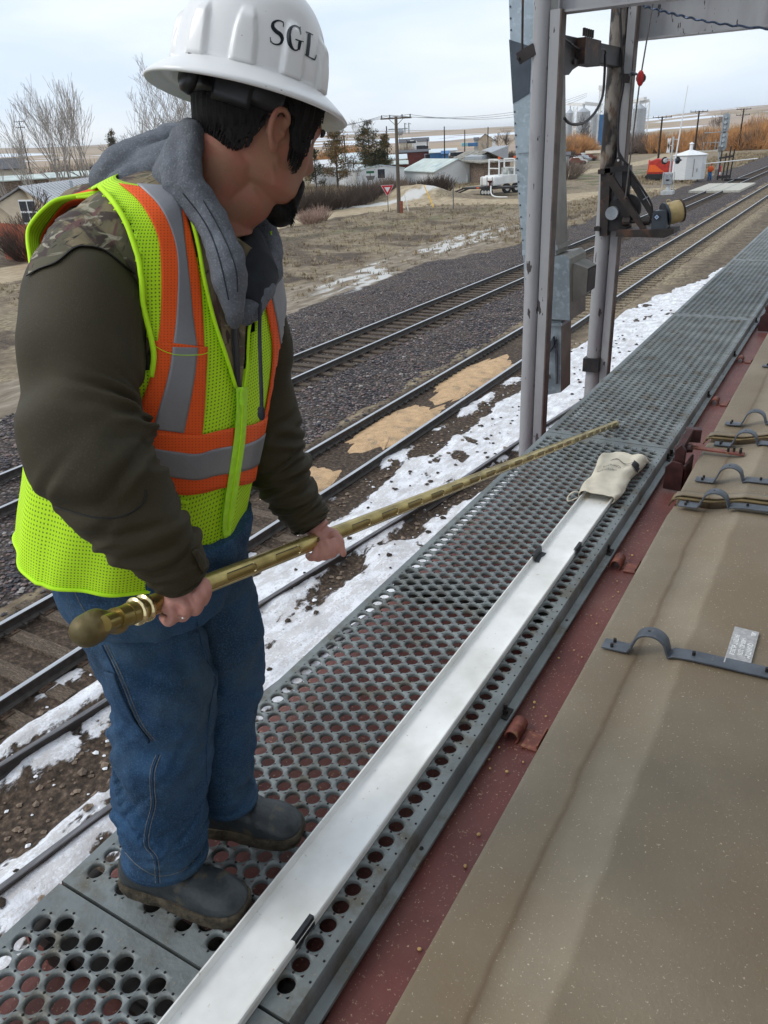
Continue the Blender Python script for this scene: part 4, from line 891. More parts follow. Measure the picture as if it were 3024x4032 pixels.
# long white mobile home with a gabled end
A, B = gd(1225, 722), gd(1411, 741)
house('mobile_home', A, B, 7.2, HT(B, 1409, 674), .55, m_white, m_roofw, 'long white mobile home with low roof behind the dark hedge', 'mobile home', over=.1, wins=((.25, 1.9, 1.3, 1.0), (.52, 1.9, 1.0, 1.0), (.80, 1.9, 1.1, 1.0)), ewins=((.5, 1.7, 1.1, 1.2),))
def bhouse(u0, u1, d, vwall, vroof, depth, wallm, roofm, label, cat='house', name='house', base_v=None, d1=None, **k):
    A, B = at_dist(u0, d), at_dist(u1, d1 or d); um = (u0+u1)/2; m_ = (A+B)/2
    hw, hr = HT(m_, um, vwall), HT(m_, um, vroof); base = k.pop('base', 0)
    return house(name, A, B, depth, hw-base, max(.4, hr-hw), wallm, roofm, label, cat, base=base, **k)
bhouse(1225, 1345, 128, 660, 634, 9, m_white, m_white, 'white gabled house right behind the long white mobile home')
bhouse(1335, 1420, 150, 640, 606, 9, m_beige, m_roofw, 'house with pale blue metal roof between the two pine trees')
bhouse(1380, 1440, 172, 628, 612, 8, m_maroon, m_roofw, 'low building with snow white roof behind the pine trees')
bhouse(1525, 1597, 150, 628, 612, 8, m_beige, m_roofw, 'beige shed with pale roof behind the tall utility pole', 'shed', 'shed')
bhouse(1530, 1600, 132, 648, 638, 6, m_maroon, m_roofg, 'dark red lean-to left of the white garage', 'shed', 'shed')
bhouse(1560, 1692, 190, 600, 592, 7, m_maroon, m_roofd, 'long maroon building with dark roof behind the white garage', wins=((.90, 1.9, .7, 1.6), (.97, 1.9, .7, 1.6)), name='building', cat='building')
bhouse(1692, 1740, 185, 602, 592, 7, m_blue, m_roofw, 'blue shed beside the long maroon building', 'shed', 'shed')
bhouse(1740, 1765, 183, 606, 596, 5, m_blue, m_blue, 'small bright blue shed at the end of the blue one', 'shed', 'shed')
bhouse(1622, 1798, 225, 597, 589, 10, m_white, m_roofw, 'long low white roofed building behind the maroon building', 'building', 'building')
bhouse(1572, 1622, 330, 562, 548, 12, m_beige, m_roofd, 'left wing of the distant pale house with grey roof', base=0)
bhouse(1622, 1688, 322, 557, 543, 12, m_white, m_roofd, 'distant white house with grey roof and big front windows', wins=((.4, 2.3, 1.8, 2.4), (.62, 2.3, 2.2, 2.4), (.85, 2.3, 1.6, 2.0)), base=0)
bhouse(1884, 1938, 300, 548, 527, 12, m_tan, m_roofd, 'distant tan barn with gabled front', 'barn', 'barn', ridge='cross', base=0)
bhouse(1938, 1952, 300, 548, 535, 8, m_white, m_white, 'small white shed at the right of the tan barn', 'shed', 'shed', base=0)
bhouse(1867, 1884, 305, 551, 542, 8, m_steelg, m_roofd, 'small grey shed at the left of the tan barn', 'shed', 'shed', base=0)
def boxthing(name, u0, u1, d, v0, v1, depth, mat, label, cat, parts=None):
    A, B = at_dist(u0, d), at_dist(u1, d); z0, z1 = HT(A, u0, v1), HT(A, (u0+u1)/2, v0); z0 = max(z0, 0)
    ex = unit(B-A); c = (A+B)/2+V3(-ex[1], ex[0], 0)*depth/2*np.sign(V3(-ex[1], ex[0], 0)@(A)); t = thing(name, c, label, cat)
    q = MB(); q.box(c+UPZ*(z0+z1)/2, (np.linalg.norm(B-A), depth, z1-z0), rz=math.atan2(ex[1], ex[0])); o = q.build('body', mat, t); bevel(o, .12, 2)
    return t, A, B, ex, z0, z1
for u0, u1, mt_, lb in ((1817, 1841, m_teal, 'pale teal camper box in the far pasture'), (1842, 1881, m_blue, 'blue stock trailer beside the teal camper in the far pasture')):
    t, A, B, ex, z0, z1 = boxthing('camper', u0, u1, 235, 562, 577, 3, mt_, lb, 'trailer')
    q = MB()
    for f in (.4, .6): c = lerp(A, B, f)-V3(0, .2, 0); q.tube([c+UPZ*.5, c+UPZ*.5+V3(0, -.2, 0)], .5, 10)
    q.build('wheels', m_rubber, t)
def rv(u0, u1, d, v0, v1, label):
    t, A, B, ex, z0, z1 = boxthing('travel_trailer', u0, u1, d, v0, v1-3, 3, m_whitep, label, 'travel trailer')
    for f in (.25, .5, .75):
        q = MB(); c = lerp(A, B, f)+UPZ*lerp(z0, z1, .6)-V3(0, .1, 0); q.box(c, (1.2, .12, .7), rz=math.atan2(ex[1], ex[0])); q.build('window', m_glass, t)
    q = MB(); c = lerp(A, B, .5)-V3(0, .1, 0); 
    for k_ in (-.6, .6): q.tube([c+ex*k_+UPZ*.4, c+ex*k_+UPZ*.4-V3(0, .2, 0)], .4, 12)
    q.build('wheel', m_rubber, t)
    q = MB(); q.box(lerp(A, B, .4)+UPZ*(z1+.12)+V3(0, 1, 0), (1.0, .8, .25)); q.build('roof_vent', m_whitep, t)
rv(1768, 1836, 170, 603, 617, 'left one of two white travel trailers behind the log shed')
rv(1826, 1898, 160, 602, 621, 'right one of two white travel trailers behind the log shed')
rv(1600, 1642, 300, 556, 569, 'white travel trailer parked before the distant white house')
rv(2496, 2538, 300, 521, 533, 'small white trailer at the foot of the grain bins')
# log cabin
A, B = at_dist(1768, 124), at_dist(1836, 119); lc_ = thing('log_cabin', (A+B)/2, 'collapsing old log cabin with grey board roof', 'cabin')
ex = unit(B-A); ey = V3(-ex[1], ex[0], 0); ey = ey if ey@A > 0 else -ey; Lg = np.linalg.norm(B-A); wh = HT(B, 1830, 640); q = MB()
nl = 8
for k in range(nl): z = (k+.5)*wh/nl; q.tube([A+UPZ*z-ex*.4*(1+(k % 2)), B+UPZ*z+ex*.2*(k % 2)], wh/nl*.52, 7)
for k in range(nl): z = (k+.9)*wh/nl; q.tube([B+UPZ*z-ey*.3, B+UPZ*z+ey*6], wh/nl*.5, 7)
q.build('log_wall', m_log, lc_)
q = MB()
for i in range(16):
    f = i/15; a_ = A+ex*(f*Lg*1.18-.5)-ey*.6+UPZ*(wh-.1-.25*math.sin(i*2.1)*.5); b_ = A+ex*(f*Lg*1.18-.5)+ey*3.0+UPZ*(wh+1.5-.5*abs(f-.5)); q.bar(a_, b_, Lg*.085, .06); c_ = A+ex*(f*Lg*1.18-.5)+ey*6.6+UPZ*(wh-.2); q.bar(b_, c_, Lg*.085, .06)
q.build('roof', m_oldroof, lc_)
q = MB(); C1 = B+ex*.6; q.box(C1+ex*2.6+ey*2+UPZ*1.3, (4.2, 4, 2.6), rz=math.atan2(ex[1], ex[0])); q.build('shed_wall', m_log, lc_)
q = MB(); q.bar(C1+ey*1.5+UPZ*2.9-ex*.3, C1+ex*5.6+ey*1.5+UPZ*2.7, 5, .15); q.build('shed_roof', m_oldroof, lc_)
q = MB(); q.bar(B+ex*.9-ey*.4, B+ex*.2-ey*.2+UPZ*2.5, .8, .08, up=ey); q.build('leaning_board', m_whitep, lc_)
# grey box trailer
A, B = at_dist(1898, 118), at_dist(2003, 132); t = thing('box_trailer', (A+B)/2, 'grey box semi trailer tilted beside the log cabin', 'semi trailer')
z0, z1 = HT(A, 1900, 657), HT(A, 1900, 614); ex = unit(B-A); ey = V3(-ex[1], ex[0], 0)
q = MB(); q.extr([A+UPZ*z0, B+UPZ*(z0+.4), B+UPZ*(z1+1.0), A+UPZ*z1], ey*2.5); bevel(q.build('box', pm('trailer_grey', (.36, .38, .40), r=.5, m=.2, var=.1, ns=1, stretch=(1, 1, 6)), t), .05)
q = MB(); q.box(lerp(A, B, .12)+UPZ*(z1-1.0)-V3(0, .05, 0), (1.4, .1, .9), rz=math.atan2(ex[1], ex[0])); q.build('window', m_glass, t)
def wheel(c, ax, r_, w, par):
    q = MB(); q.tube([c-ax*w/2, c+ax*w/2], r_, 20); o = q.build('wheel', m_rubber, par); q = MB(); s_ = 1 if (EYE-c)@ax > 0 else -1; q.tube([c+ax*s_*w/2, c+ax*s_*(w/2+.02)], r_*.5, 14); q.build('hub', m_hub, o)
for f in (.12, .2): wheel(lerp(A, B, f)+UPZ*.55+ey*.2, ey, .55, .3, t)
# small trailer with a white tank, and the service truck
A = gd(1820, 770); B = gd(1935, 772); A[2] = B[2] = 0; ex = unit(B-A); ey = V3(-ex[1], ex[0], 0); Lg = np.linalg.norm(B-A)
t = thing('equipment_trailer', (A+B)/2, 'flat black trailer with fold-down ramps and a white tank box', 'trailer')
q = MB(); q.bar(A+UPZ*.75+ey*1.0, B+UPZ*.85+ex*2.2+ey*1.0, 2.1, .18); q.build('deck', m_black, t)
for yy in (.25, 1.5):
    q = MB()
    for e in (0, .5): q.bar(A+ey*(yy+e)+UPZ*.78, A-ex*1.9+ey*(yy+e)+UPZ*.1-ey*.4, .08, .08)
    for f in np.linspace(.1, 1, 6): q.bar(lerp(A+UPZ*.78, A-ex*1.9+UPZ*.1-ey*.4, f)+ey*yy, lerp(A+UPZ*.78, A-ex*1.9+UPZ*.1-ey*.4, f)+ey*(yy+.5), .06, .06)
    q.build('ramp', m_black, t)
q = MB(); c = A+ex*(Lg*.80)+ey*1.0+UPZ*(HT(B, 1915, 716)); zt, zb = HT(B, 1915, 697), .95; c[2] = (zt+zb)/2; q.box(c, (Lg*.50, 1.5, zt-zb), rz=math.atan2(ex[1], ex[0])); tk = q.build('tank_box', m_whitep, t); bevel(tk, .18, 3)
q = MB()
for f in (-.17, .0, .17): q.box(c-ey*.76+ex*f*Lg, (.05, .03, zt-zb-.1), rz=math.atan2(ex[1], ex[0]))
q.build('tank_strap', m_black, t)
q = MB(); cf = c-ey*.9+ex*Lg*.12+UPZ*.1; q.tube([cf, cf-UPZ*.25, cf-UPZ*.8], [.32, .1, .1], 12); q.build('funnel', m_maroon, t)
for f in (.74, .84, .94): wheel(A+ex*Lg*f+UPZ*.38-ey*.05, ey, .38, .25, t)
q = MB(); q.box(A+ex*Lg*.56+UPZ*.82-ey*.06, (.35, .06, .14)); q.build('tail_lamp', m_orange, t)
q = MB(); q.tube(crom([A+ex*(Lg*.98)+UPZ*1.0, A+ex*(Lg*1.15)-ey*.8+UPZ*.3, A+ex*(Lg*1.45)-ey*1.6+UPZ*.08, A+ex*(Lg*1.8)-ey*1.5+UPZ*.06], 16), .07, 6); q.build('hose', m_whitep, t)
A = gd(1948, 765); A[2] = 0; B = A+V3(5.2, 7.2, 0); ex = unit(B-A); ey = V3(-ex[1], ex[0], 0); Lg = np.linalg.norm(B-A)
t = thing('service_truck', (A+B)/2, 'white service truck with ladder racks and an orange crane arm', 'truck')
q = MB(); q.box(A+ex*2.9+ey*1.2+UPZ*1.45, (5.6, 2.3, .9), rz=math.atan2(ex[1], ex[0])); bevel(q.build('bed_body', m_whitep, t), .05)
q = MB(); q.box(A+ex*.2+ey*1.2+UPZ*1.0, (.5, 2.3, 1.0), rz=math.atan2(ex[1], ex[0])); q.build('rear_bumper', m_redrust, t)
q = MB(); q.box(A+ex*3.4+ey*1.3+UPZ*2.2, (2.6, 1.6, .8), rz=math.atan2(ex[1], ex[0])); q.build('compressor', pm('machine_grey', (.35, .36, .34), r=.6, var=.5, ns=2), t)
for xx in (.6, 2.6, 4.6, 5.8):
    q = MB(); p = A+ex*xx
    for yy in (.15, 2.3): q.bar(p+ey*yy+UPZ*1.8, p+ey*yy+UPZ*3.5, .14, .14)
    q.bar(p+ey*.1+UPZ*3.5, p+ey*2.35+UPZ*3.5, .14, .14); q.bar(p+ey*.15+UPZ*2.6, p+ey*2.3+UPZ*2.6, .10, .10); q.build('rack', m_whitep, t)
q = MB(); q.bar(A+ex*.5+ey*.12+UPZ*3.3, A+ex*5.9+ey*.12+UPZ*3.3, .1, .12); q.build('rack_rail', m_whitep, t)
for xx in (.6, 2.6, 5.8): q = MB(); q.box(A+ex*xx+ey*.15+UPZ*3.68, (.22, .22, .25)); q.build('marker_lamp', m_orange, t)
q = MB(); q.box(A+ex*7.4+ey*1.2+UPZ*1.8, (2.2, 2.4, 2.5), rz=math.atan2(ex[1], ex[0])); bevel(q.build('cab', m_whitep, t), .2, 3)
q = MB(); q.bar(A+ex*5.9+ey*1.2+UPZ*2.0, A+ex*5.4+ey*1.2+UPZ*4.3, .5, .5); q.bar(A+ex*5.2+ey*1.2+UPZ*4.4, A+ex*7.0+ey*1.2+UPZ*3.6, .5, .6); q.build('crane_arm', m_orange, t)
for xx in (1.6, 2.8, 7.2): wheel(A+ex*xx+ey*.1+UPZ*.52, ey, .52, .32, t)
# beige house at the left edge with its red fence
A, B = at_dist(-60, 62), at_dist(430, 66)
h1 = thing('house', (A+B)/2, 'beige house with grey ribbed metal roof behind the red fence', 'house')
pA, pB = at_dist(45, 66), at_dist(400, 84); zR, zE = HT(pA, 40, 744), HT(pA, 138, 790)
eA, eB = at_dist(140, 60), at_dist(470, 78); wA, wB = at_dist(-75, 64), at_dist(300, 84)
q = MB(); q.add([eA*V3(1,1,0), eB*V3(1,1,0), wB*V3(1,1,0), wA*V3(1,1,0), eA+UPZ*zE, eB+UPZ*zE, wB+UPZ*zE, wA+UPZ*zE, pA+UPZ*zR, pB+UPZ*zR], [(0, 1, 5, 4), (1, 2, 6, 9, 5), (2, 3, 7, 6), (3, 0, 4, 8, 7)]); q.build('wall', m_tan, h1)
q = MB(); e_ = unit(pB-pA); s1 = unit(eA-pA)*.5; P = [pA-e_*.5+UPZ*(zR+.05), pB+e_*.5+UPZ*(zR+.05), eB+e_*.5+s1+UPZ*(zE-.12), eA-e_*.5+s1+UPZ*(zE-.12)]; 
w_ = unit(wA-pA)*.5; P2 = [pA-e_*.5+UPZ*(zR+.05), pB+e_*.5+UPZ*(zR+.05), wB+e_*.5+w_+UPZ*(zE-.12), wA-e_*.5+w_+UPZ*(zE-.12)]
q.extr(P, (0, 0, .1)); q.extr(P2[::-1], (0, 0, .1)); rf = q.build('roof', pm('ribbed_roof_grey', (.42, .43, .45), r=.5, m=.2, var=.08, ns=1), h1)
q = MB()
for f in np.linspace(0, 1, 30): q.bar(lerp(P[0], P[1], f)+UPZ*.12, lerp(P[3], P[2], f)+UPZ*.12, .07, .05)
q.build('roof_ribs', pm('rib_grey', (.36, .37, .39), r=.5, m=.2), rf)['kind'] = 'stuff'
c = lerp(lerp(P[0], P[1], .38), lerp(P[3], P[2], .38), .5); q = MB(); q.tube([c, c+UPZ*.7], .12, 8); q.build('vent_pipe', m_steelg, rf)
q = MB(); c = pB+e_*-2.5+UPZ*(zR+.4); q.box(c, (.6, .6, .6)); q.build('roof_vent', m_trim, rf)
gm = lerp(wA, eA, .60); n_ = unit(np.cross(unit(eA-wA), UPZ)); n_ = n_ if n_@(EYE-gm) > 0 else -n_
Mw = np.array([unit(eA-wA), n_, UPZ]).T
q = MB(); c = gm+UPZ*HT(gm, 62, 838)+n_*.03; q.box(c, (1.6, .06, 1.55), M=Mw); f_ = q.build('window', m_trim, h1)
for sx in (-.4, .4):
    for sz in (-.37, .37): q = MB(); q.box(c+n_*.04+unit(eA-wA)*sx+UPZ*sz, (.68, .03, .62), M=Mw); q.build('pane', m_glass, f_)
FA, FB = at_dist(-90, 60), at_dist(150, 52)
ft = HT(at_dist(50, 56), 50, 890); fn = thing('fence', (FA+FB)/2, 'red brown board fence in front of the beige house', 'fence'); q = MB(); L_ = np.linalg.norm(FB-FA); nb = int(L_/.16)
for i in range(nb): p = lerp(FA, FB, i/nb); q.box(p+UPZ*(ft/2), (.14, .03, ft+.06*(i % 3 == 0)), rz=math.atan2((FB-FA)[1], (FB-FA)[0]))
q.build('boards', m_fence, fn); q = MB(); q.bar(FA+UPZ*.5+V3(0, .1, 0), FB+UPZ*.5+V3(0, .1, 0), .05, .1); q.bar(FA+UPZ*(ft-.4)+V3(0, .1, 0), FB+UPZ*(ft-.4)+V3(0, .1, 0), .05, .1); q.build('fence_rail', m_fence, fn)
bhouse(-60, 160, 105, 712, 705, 7, m_log, m_roofg, 'low shed with flat pale green roof left of the leaning utility pole', 'shed', 'shed')
bhouse(-80, 75, 120, 668, 628, 10, m_beige, m_roofd, 'beige house with dark roof at the left edge of the picture', wins=((.70, 3.2, 1.4, 1.2),))
bhouse(150, 385, 118, 698, 681, 8, m_tan, m_roofg, 'long low building with pale flat roof behind the bare trees', 'building', 'building', wins=((.3, 1.6, 1.2, .8), (.5, 1.6, 1.2, .8), (.7, 1.6, 1.2, .8)))
bhouse(338, 405, 130, 660, 640, 9, m_maroon, m_roofd, 'dark maroon house with steep roof beside the grey hood', ridge='cross')
# ---- poles
POLES = []
def pole(base, utop, vtop, label, arms=((0, 2.4),), r_=.15, mat=None, ub=None, group='wooden utility poles', extra=False, direction=None, lean=True, name='utility_pole'):
    b = np.array([base[0], base[1], 0.]); z = HT(b, utop, vtop); 
    top = b+UPZ*z
    t = thing(name, b, label, 'utility pole' if name == 'utility_pole' else name.replace('_', ' '), group)
    q = MB(); q.tube([b-UPZ*.3, top], [r_, r_*.7], 10); q.build('pole', mat or m_poled, t)
    d = unit(V3(*direction, 0)) if direction is not None else unit(V3(1, .55, 0))
    for dz, w in arms:
        q = MB(); c = top-UPZ*(dz+.15); q.bar(c-d*w/2, c+d*w/2, .10, .12); a = q.build('crossarm', mat or m_poled, t)
        for f in (-.46, -.2, .2, .46): q = MB(); q.tube([c+d*w*f+UPZ*.05, c+d*w*f+UPZ*.28], .05, 6); q.build('insulator', m_ins, a)
        q = MB(); q.bar(c-d*w*.25, c-UPZ*.6, .04, .04); q.bar(c+d*w*.25, c-UPZ*.6, .04, .04); q.build('arm_brace', mat or m_poled, t)
    POLES.append((b, z, d)); return t, b, z, d
mp_ = pole(gd(1572, 838), 1557, 458, 'grey wooden utility pole with crossarm and switch gear, beside the yield sign', r_=.19, mat=m_pole, arms=((0, 2.7),), group=None)
t, b, z, d = mp_; q = MB(); c = b+UPZ*(z-1.0); q.bar(c-d*.7, c+d*1.0, .07, .09); q.bar(c+d*.3, c+UPZ*-.7, .05, .05)
q.build('switch_arm', m_steelg, t)
for k in range(2): q = MB(); c2 = c+d*(.75+.35*k); q.tube([c2+UPZ*.45, c2-UPZ*.4], .05, 6); q.bar(c2+UPZ*.4, c2+UPZ*.35+d*.2, .05, .05); q.build('fuse_switch', m_steelg, t)
pole(gd(134, 738), 82, 476, 'dark utility pole with two crossarms left of the grey hood', arms=((0, 2.6), (1.15, 2.0)), r_=.14, group=None)
for ut, vt, d_, lb, ar in ((1522, 497, 150, 'dark pole topped by a small lamp bracket right of the tall grey pole', ()), (1748, 498, 165, 'tall thin pole standing behind the white garage', ()), (1680, 548, 200, 'short dark pole behind the roof of the white garage', ()), (1828, 512, 190, 'thin dark pole in front of the blue stock trailer', ()), (1919, 500, 185, 'thin dark pole in front of the tan barn', ()), (1600, 552, 230, 'short pole in front of the distant pale house wing', ()), (1354, 534, 150, 'thin pole between the two pine trees', ())):
    pole(at_dist(ut+2, d_), ut, vt, lb, arms=ar, r_=.14, group='plain dark poles in the town')
pole(gd(1397, 735), 1390, 632, 'dark wooden post standing in the hedge before the mobile home', arms=(), r_=.11, name='wooden_post', group=None)
for ut, vt, ub, d_, lb in ((2604, 459, 2594, 165, 'utility pole with crossarm left of the white crossing gate arm'), (2756, 436, 2734, 182, 'utility pole with crossarm right of the white crossing gate arm'), (2930, 427, 2905, 215, 'utility pole with two crossarms right of the signal mast'), (3020, 470, 3016, 240, 'utility pole at the right edge of the picture')):
    pole(at_dist(ub, d_, 600), ut, vt, lb, arms=((0, 3.4),) if ut != 2930 else ((0, 3.2), (1.2, 3.0)), r_=.2, group='utility poles along the railway', direction=(1, .35))
# wires
def wire(name_lbl, pts, n=16, sag=1.0, r_=.016):
    q = MB(); a_, b_ = np.array(pts[0]), np.array(pts[1]); P = [lerp(a_, b_, t)-UPZ*sag*4*t*(1-t) for t in np.linspace(0, 1, n)]; q.tube(P, r_, 4); tag(q.build('overhead_wire', m_ins), name_lbl[0], 'wire', name_lbl[1])
pt = mp_[1]+UPZ*(mp_[2]+.1)
for i, k in enumerate((-1.1, -.4, 1.1)):
    e1 = AX(3300+10*i, 240+8*i, -28); e1 = at_dist(2300, 120)+UPZ*(mp_[2]+2.6-.2*i)
    wire(('wire strung from the utility pole by the yield sign towards the right', 'wires right of the tall grey pole'), (pt+mp_[3]*k, e1), sag=1.1+.1*i)
    e2 = at_dist(900, 150)+UPZ*(6.5+1.1*i)
    wire(('wire strung from the utility pole by the yield sign towards the left', 'wires left of the tall grey pole'), (pt+mp_[3]*k, e2), sag=.6)
# ---- signs and posts by the road
m_signred = pm('sign_red', (.55, .02, .03), r=.4, var=.08)
def facing(p): d = EYE-p; d[2] = 0; return unit(d)
y = gd(1529, 835); t = thing('yield_sign', y, 'red and white yield sign on a post left of the tall grey pole', 'sign')
q = MB(); q.tube([y, y+UPZ*HT(y, 1529, 765)], .04, 8); q.build('post', m_postg, t)
n_ = facing(y); e_ = V3(n_[1], -n_[0], 0); e_ = e_ if (CM.T@e_)[0] > 0 else -e_; c = y+UPZ*HT(y, 1528, 744)
def tri(s_, off, m_, nm, par):
    q = MB(); q.extr([c+n_*off+e_*s_+UPZ*s_*.56, c+n_*off-e_*s_+UPZ*s_*.56, c+n_*off-UPZ*s_*1.12], n_*.01); return q.build(nm, m_, par)
f_ = tri(.60, .0, m_trim, 'sign_border', t); tri(.55, .012, m_signred, 'sign_face', t); tri(.27, .024, m_trim, 'sign_centre', t)
s_ = gd(1463, 785); t = thing('street_sign', s_, 'street sign post seen from behind, with small white notice, by the mobile home', 'sign')
q = MB(); q.tube([s_, s_+UPZ*HT(s_, 1457, 680)], .04, 8); q.build('post', m_postg, t)
n_ = facing(s_); e_ = V3(n_[1], -n_[0], 0); e_ = e_ if (CM.T@e_)[0] > 0 else -e_
q = MB(); zz = HT(s_, 1462, 727); q.box(s_+n_*.06+UPZ*zz, (.36, .02, .95), M=np.array([e_, n_, UPZ]).T); q.build('notice', m_trim, t)
q = MB(); zz = HT(s_, 1456, 704); q.extr([s_+n_*.05+e_*.55+UPZ*(zz+.3), s_+n_*.05-e_*.55+UPZ*(zz+.3), s_+n_*.05+UPZ*(zz-.7)], n_*.01); q.build('sign_back', m_postg, t)
q = MB(); zz = HT(s_, 1455, 678); q.box(s_+n_*.05+UPZ*zz, (.9, .02, .25), M=np.array([e_, n_, UPZ]).T); q.build('name_plate', pm('sign_green', (.02, .12, .06), r=.5), t)
def stick(pts, r_, mat, nm, lb, cat): q = MB(); q.tube(pts, r_, 8); tag(q.build(nm, mat, loc=np.array(pts[0])), lb, cat)
b = gd(1608, 832); stick([b, b-V3(.35, 0, 0)+UPZ*HT(b, 1596, 769)], .045, m_trim, 'marker_post', 'white leaning marker post right of the tall grey pole', 'marker post')
b = gd(1707, 817); stick([b, at_dist(1666, np.hypot(b[0], b[1])+1.5)+UPZ*(HT(b, 1667, 737)+.1)], .05, pm('guy_yellow', (.75, .45, .03), r=.5), 'guy_wire_guard', 'leaning yellow guy wire guard in front of the dirt mound', 'guy guard')
b = gd(1785, 826); stick([b, b+UPZ*HT(b, 1788, 716)], .055, m_postg, 'metal_post', 'thin grey metal post standing beside the gravel road', 'post')
b = gd(1581, 838); stick([b, b+UPZ*1.0], .16, pm('stump_red', (.24, .08, .05), r=.9, var=.3), 'wooden_stub', 'short red brown wooden stub at the foot of the tall grey pole', 'stub')
A, B = gd(1172, 832), gd(1263, 818); t = thing('guard_rail', (A+B)/2, 'low red pipe rail in front of the pink grass clump by the road', 'rail')
m_rr = pm('rail_red', (.38, .07, .04), r=.6, var=.2); q = MB(); za = .95
for p in (A, B): q.tube([p, p+UPZ*za], .05, 8)
q.build('post', m_rr, t); q = MB(); q.bar(A+UPZ*za, B+UPZ*za, .10, .16); q.build('top_rail', m_rr, t)
# ---- railway crossing gear
g0 = gd(2628, 766); g0[2] = 0; t = thing('crossing_gate', g0, 'railway crossing signal with lamps and raised white gate arm', 'crossing signal')
m_alu = pm('mast_aluminium', (.50, .51, .51), r=.45, m=.3, var=.12, ns=3)
q = MB(); q.box(g0+UPZ*.15, (1.1, 1.1, .4)); q.tube([g0+UPZ*.3, g0+UPZ*1.1], [.28, .16], 12); q.build('base', m_alu, t)
q = MB(); zt = HT(g0, 2641, 538); q.tube([g0+UPZ*1.0, g0+UPZ*zt], .085, 10); q.build('mast', m_alu, t)
q = MB(); zb = HT(g0, 2622, 704); q.box(g0+V3(-.05, -.2, zb), (.75, .45, 1.0)); bevel(q.build('gate_motor', pm('motor_grey', (.30, .32, .34), r=.5, m=.3), t), .04)
q = MB(); q.box(g0+V3(-.05, -.43, zb-.1), (.3, .02, .14)); q.build('hatch', m_black, t)
q = MB(); q.bar(g0+V3(-.55, -.2, zb+.55), g0+V3(.5, -.2, zb+.55), .06, .06)
for sx in (-.55, .5): q.bar(g0+V3(sx, -.2, zb+.55), g0+V3(sx, -.2, zb-1.0), .07, .07)
q.build('counterweight_frame', m_alu, t)
q = MB(); gb = g0+V3(.35, -.25, zb+.5); gtop = at_dist(2684, np.hypot(g0[0], g0[1])+.2); gtop[2] = HT(gtop, 2684, 337); mid = lerp(gb, gtop, .45); q.tube([gb, mid, gtop], [.08, .06, .03], 8); q.build('gate_arm', m_trim, t)
zl = HT(g0, 2636, 632)
for u_, s2 in ((2616, -1), (2654, 1)):
    c = g0+V3(.62*s2, .05, zl); q = MB(); n_ = unit(V3(-.75*s2, -1.0, 0)); q.tube([c, c+n_*.10], [.33, .33], 18); o = q.build('lamp_backboard', m_black, t)
    q = MB(); q.tube([c+n_*.1, c+n_*.35], [.20, .17], 14); q.build('lamp_hood', m_alu if s2 < 0 else m_ins, o)
    q = MB(); q.tube([c-n_*.02, c-n_*.4], [.17, .08], 12); q.build('lamp_housing', m_alu if s2 < 0 else m_ins, o)
q = MB(); q.bar(g0+V3(-.65, .05, zl), g0+V3(.65, .05, zl), .06, .06); q.build('lamp_bar', m_alu, t)
q = MB(); zc = HT(g0, 2622, 560)
for s2 in (-1, 1): q.bar(g0+V3(-.45, -.08, zc+.62*s2-.3), g0+V3(-.25, -.08, zc-.62*s2-.3), .14, .02, up=(0, 1, 0))
q.bar(g0+V3(-.35, -.02, zc-.3), g0+V3(0, 0, zc-.3), .05, .05); q.build('crossbuck', m_trim, t)
q = MB(); q.tube([g0+V3(0, 0, zc-1.4), g0+V3(-.5, 0, zc-1.4)], .04, 6); q.tube([g0+V3(0, 0, zc+.2), g0+V3(.5, 0, zc+.2)], .04, 6); q.build('side_bracket', m_alu, t)
# bungalow
b0 = gd(2640, 722); b1 = gd(2772, 716); r0, r1 = b0*V3(1, 1, 0), b1*V3(1, 1, 0)
c = (r0+r1)/2; d_ = unit(c); c = c+d_*1.0; t = thing('signal_bungalow', c, 'tall white crossing signal cabinet with pitched roof behind the gate', 'cabinet')
hb = HT(c, 2700, 622); wd = np.linalg.norm(r1-r0)
e_ = unit(r1-r0); f2_ = V3(-e_[1], e_[0], 0); 
q = MB(); q.extr([c-e_*wd*.5+f2_*.0, c-e_*wd*.18-f2_*1.1, c+e_*wd*.30-f2_*1.0, c+e_*wd*.5, c+e_*wd*.2+f2_*1.2, c-e_*wd*.3+f2_*1.2], UPZ*hb); q.v[-1] += UPZ*.3; q.build('cabinet', m_white, t)
q = MB(); base_ = [c-e_*wd*.55, c-e_*wd*.2-f2_*1.25, c+e_*wd*.33-f2_*1.15, c+e_*wd*.55, c+e_*wd*.2+f2_*1.3, c-e_*wd*.3+f2_*1.3]; q.add([p+UPZ*(hb+.3) for p in base_]+[c+UPZ*(hb+.9)], [(i, (i+1) % 6, 6) for i in range(6)]+[(5, 4, 3, 2, 1, 0)]); q.build('roof', m_trim, t)
q = MB(); q.tube([c+UPZ*(hb+.7), c+UPZ*(hb+1.5)], .18, 10); q.tube([c+UPZ*(hb+1.45), c+UPZ*(hb+1.62)], [.30, .08], 10); q.build('vent', m_trim, t)
q = MB(); q.bar(c+e_*wd*.05-f2_*1.13+UPZ*.6, c+e_*wd*.05-f2_*1.13+UPZ*(hb-.1), .05, .04); q.box(c+e_*wd*.16-f2_*1.12+UPZ*hb*.5, (.06, .06, .35)); q.build('door_seam', m_postg, t)
q = MB()
for sx in (-.3, .0, .25): q.box(c+e_*wd*sx-f2_*.6+UPZ*.15, (.15, .15, .4))
q.build('leg', m_postg, t)
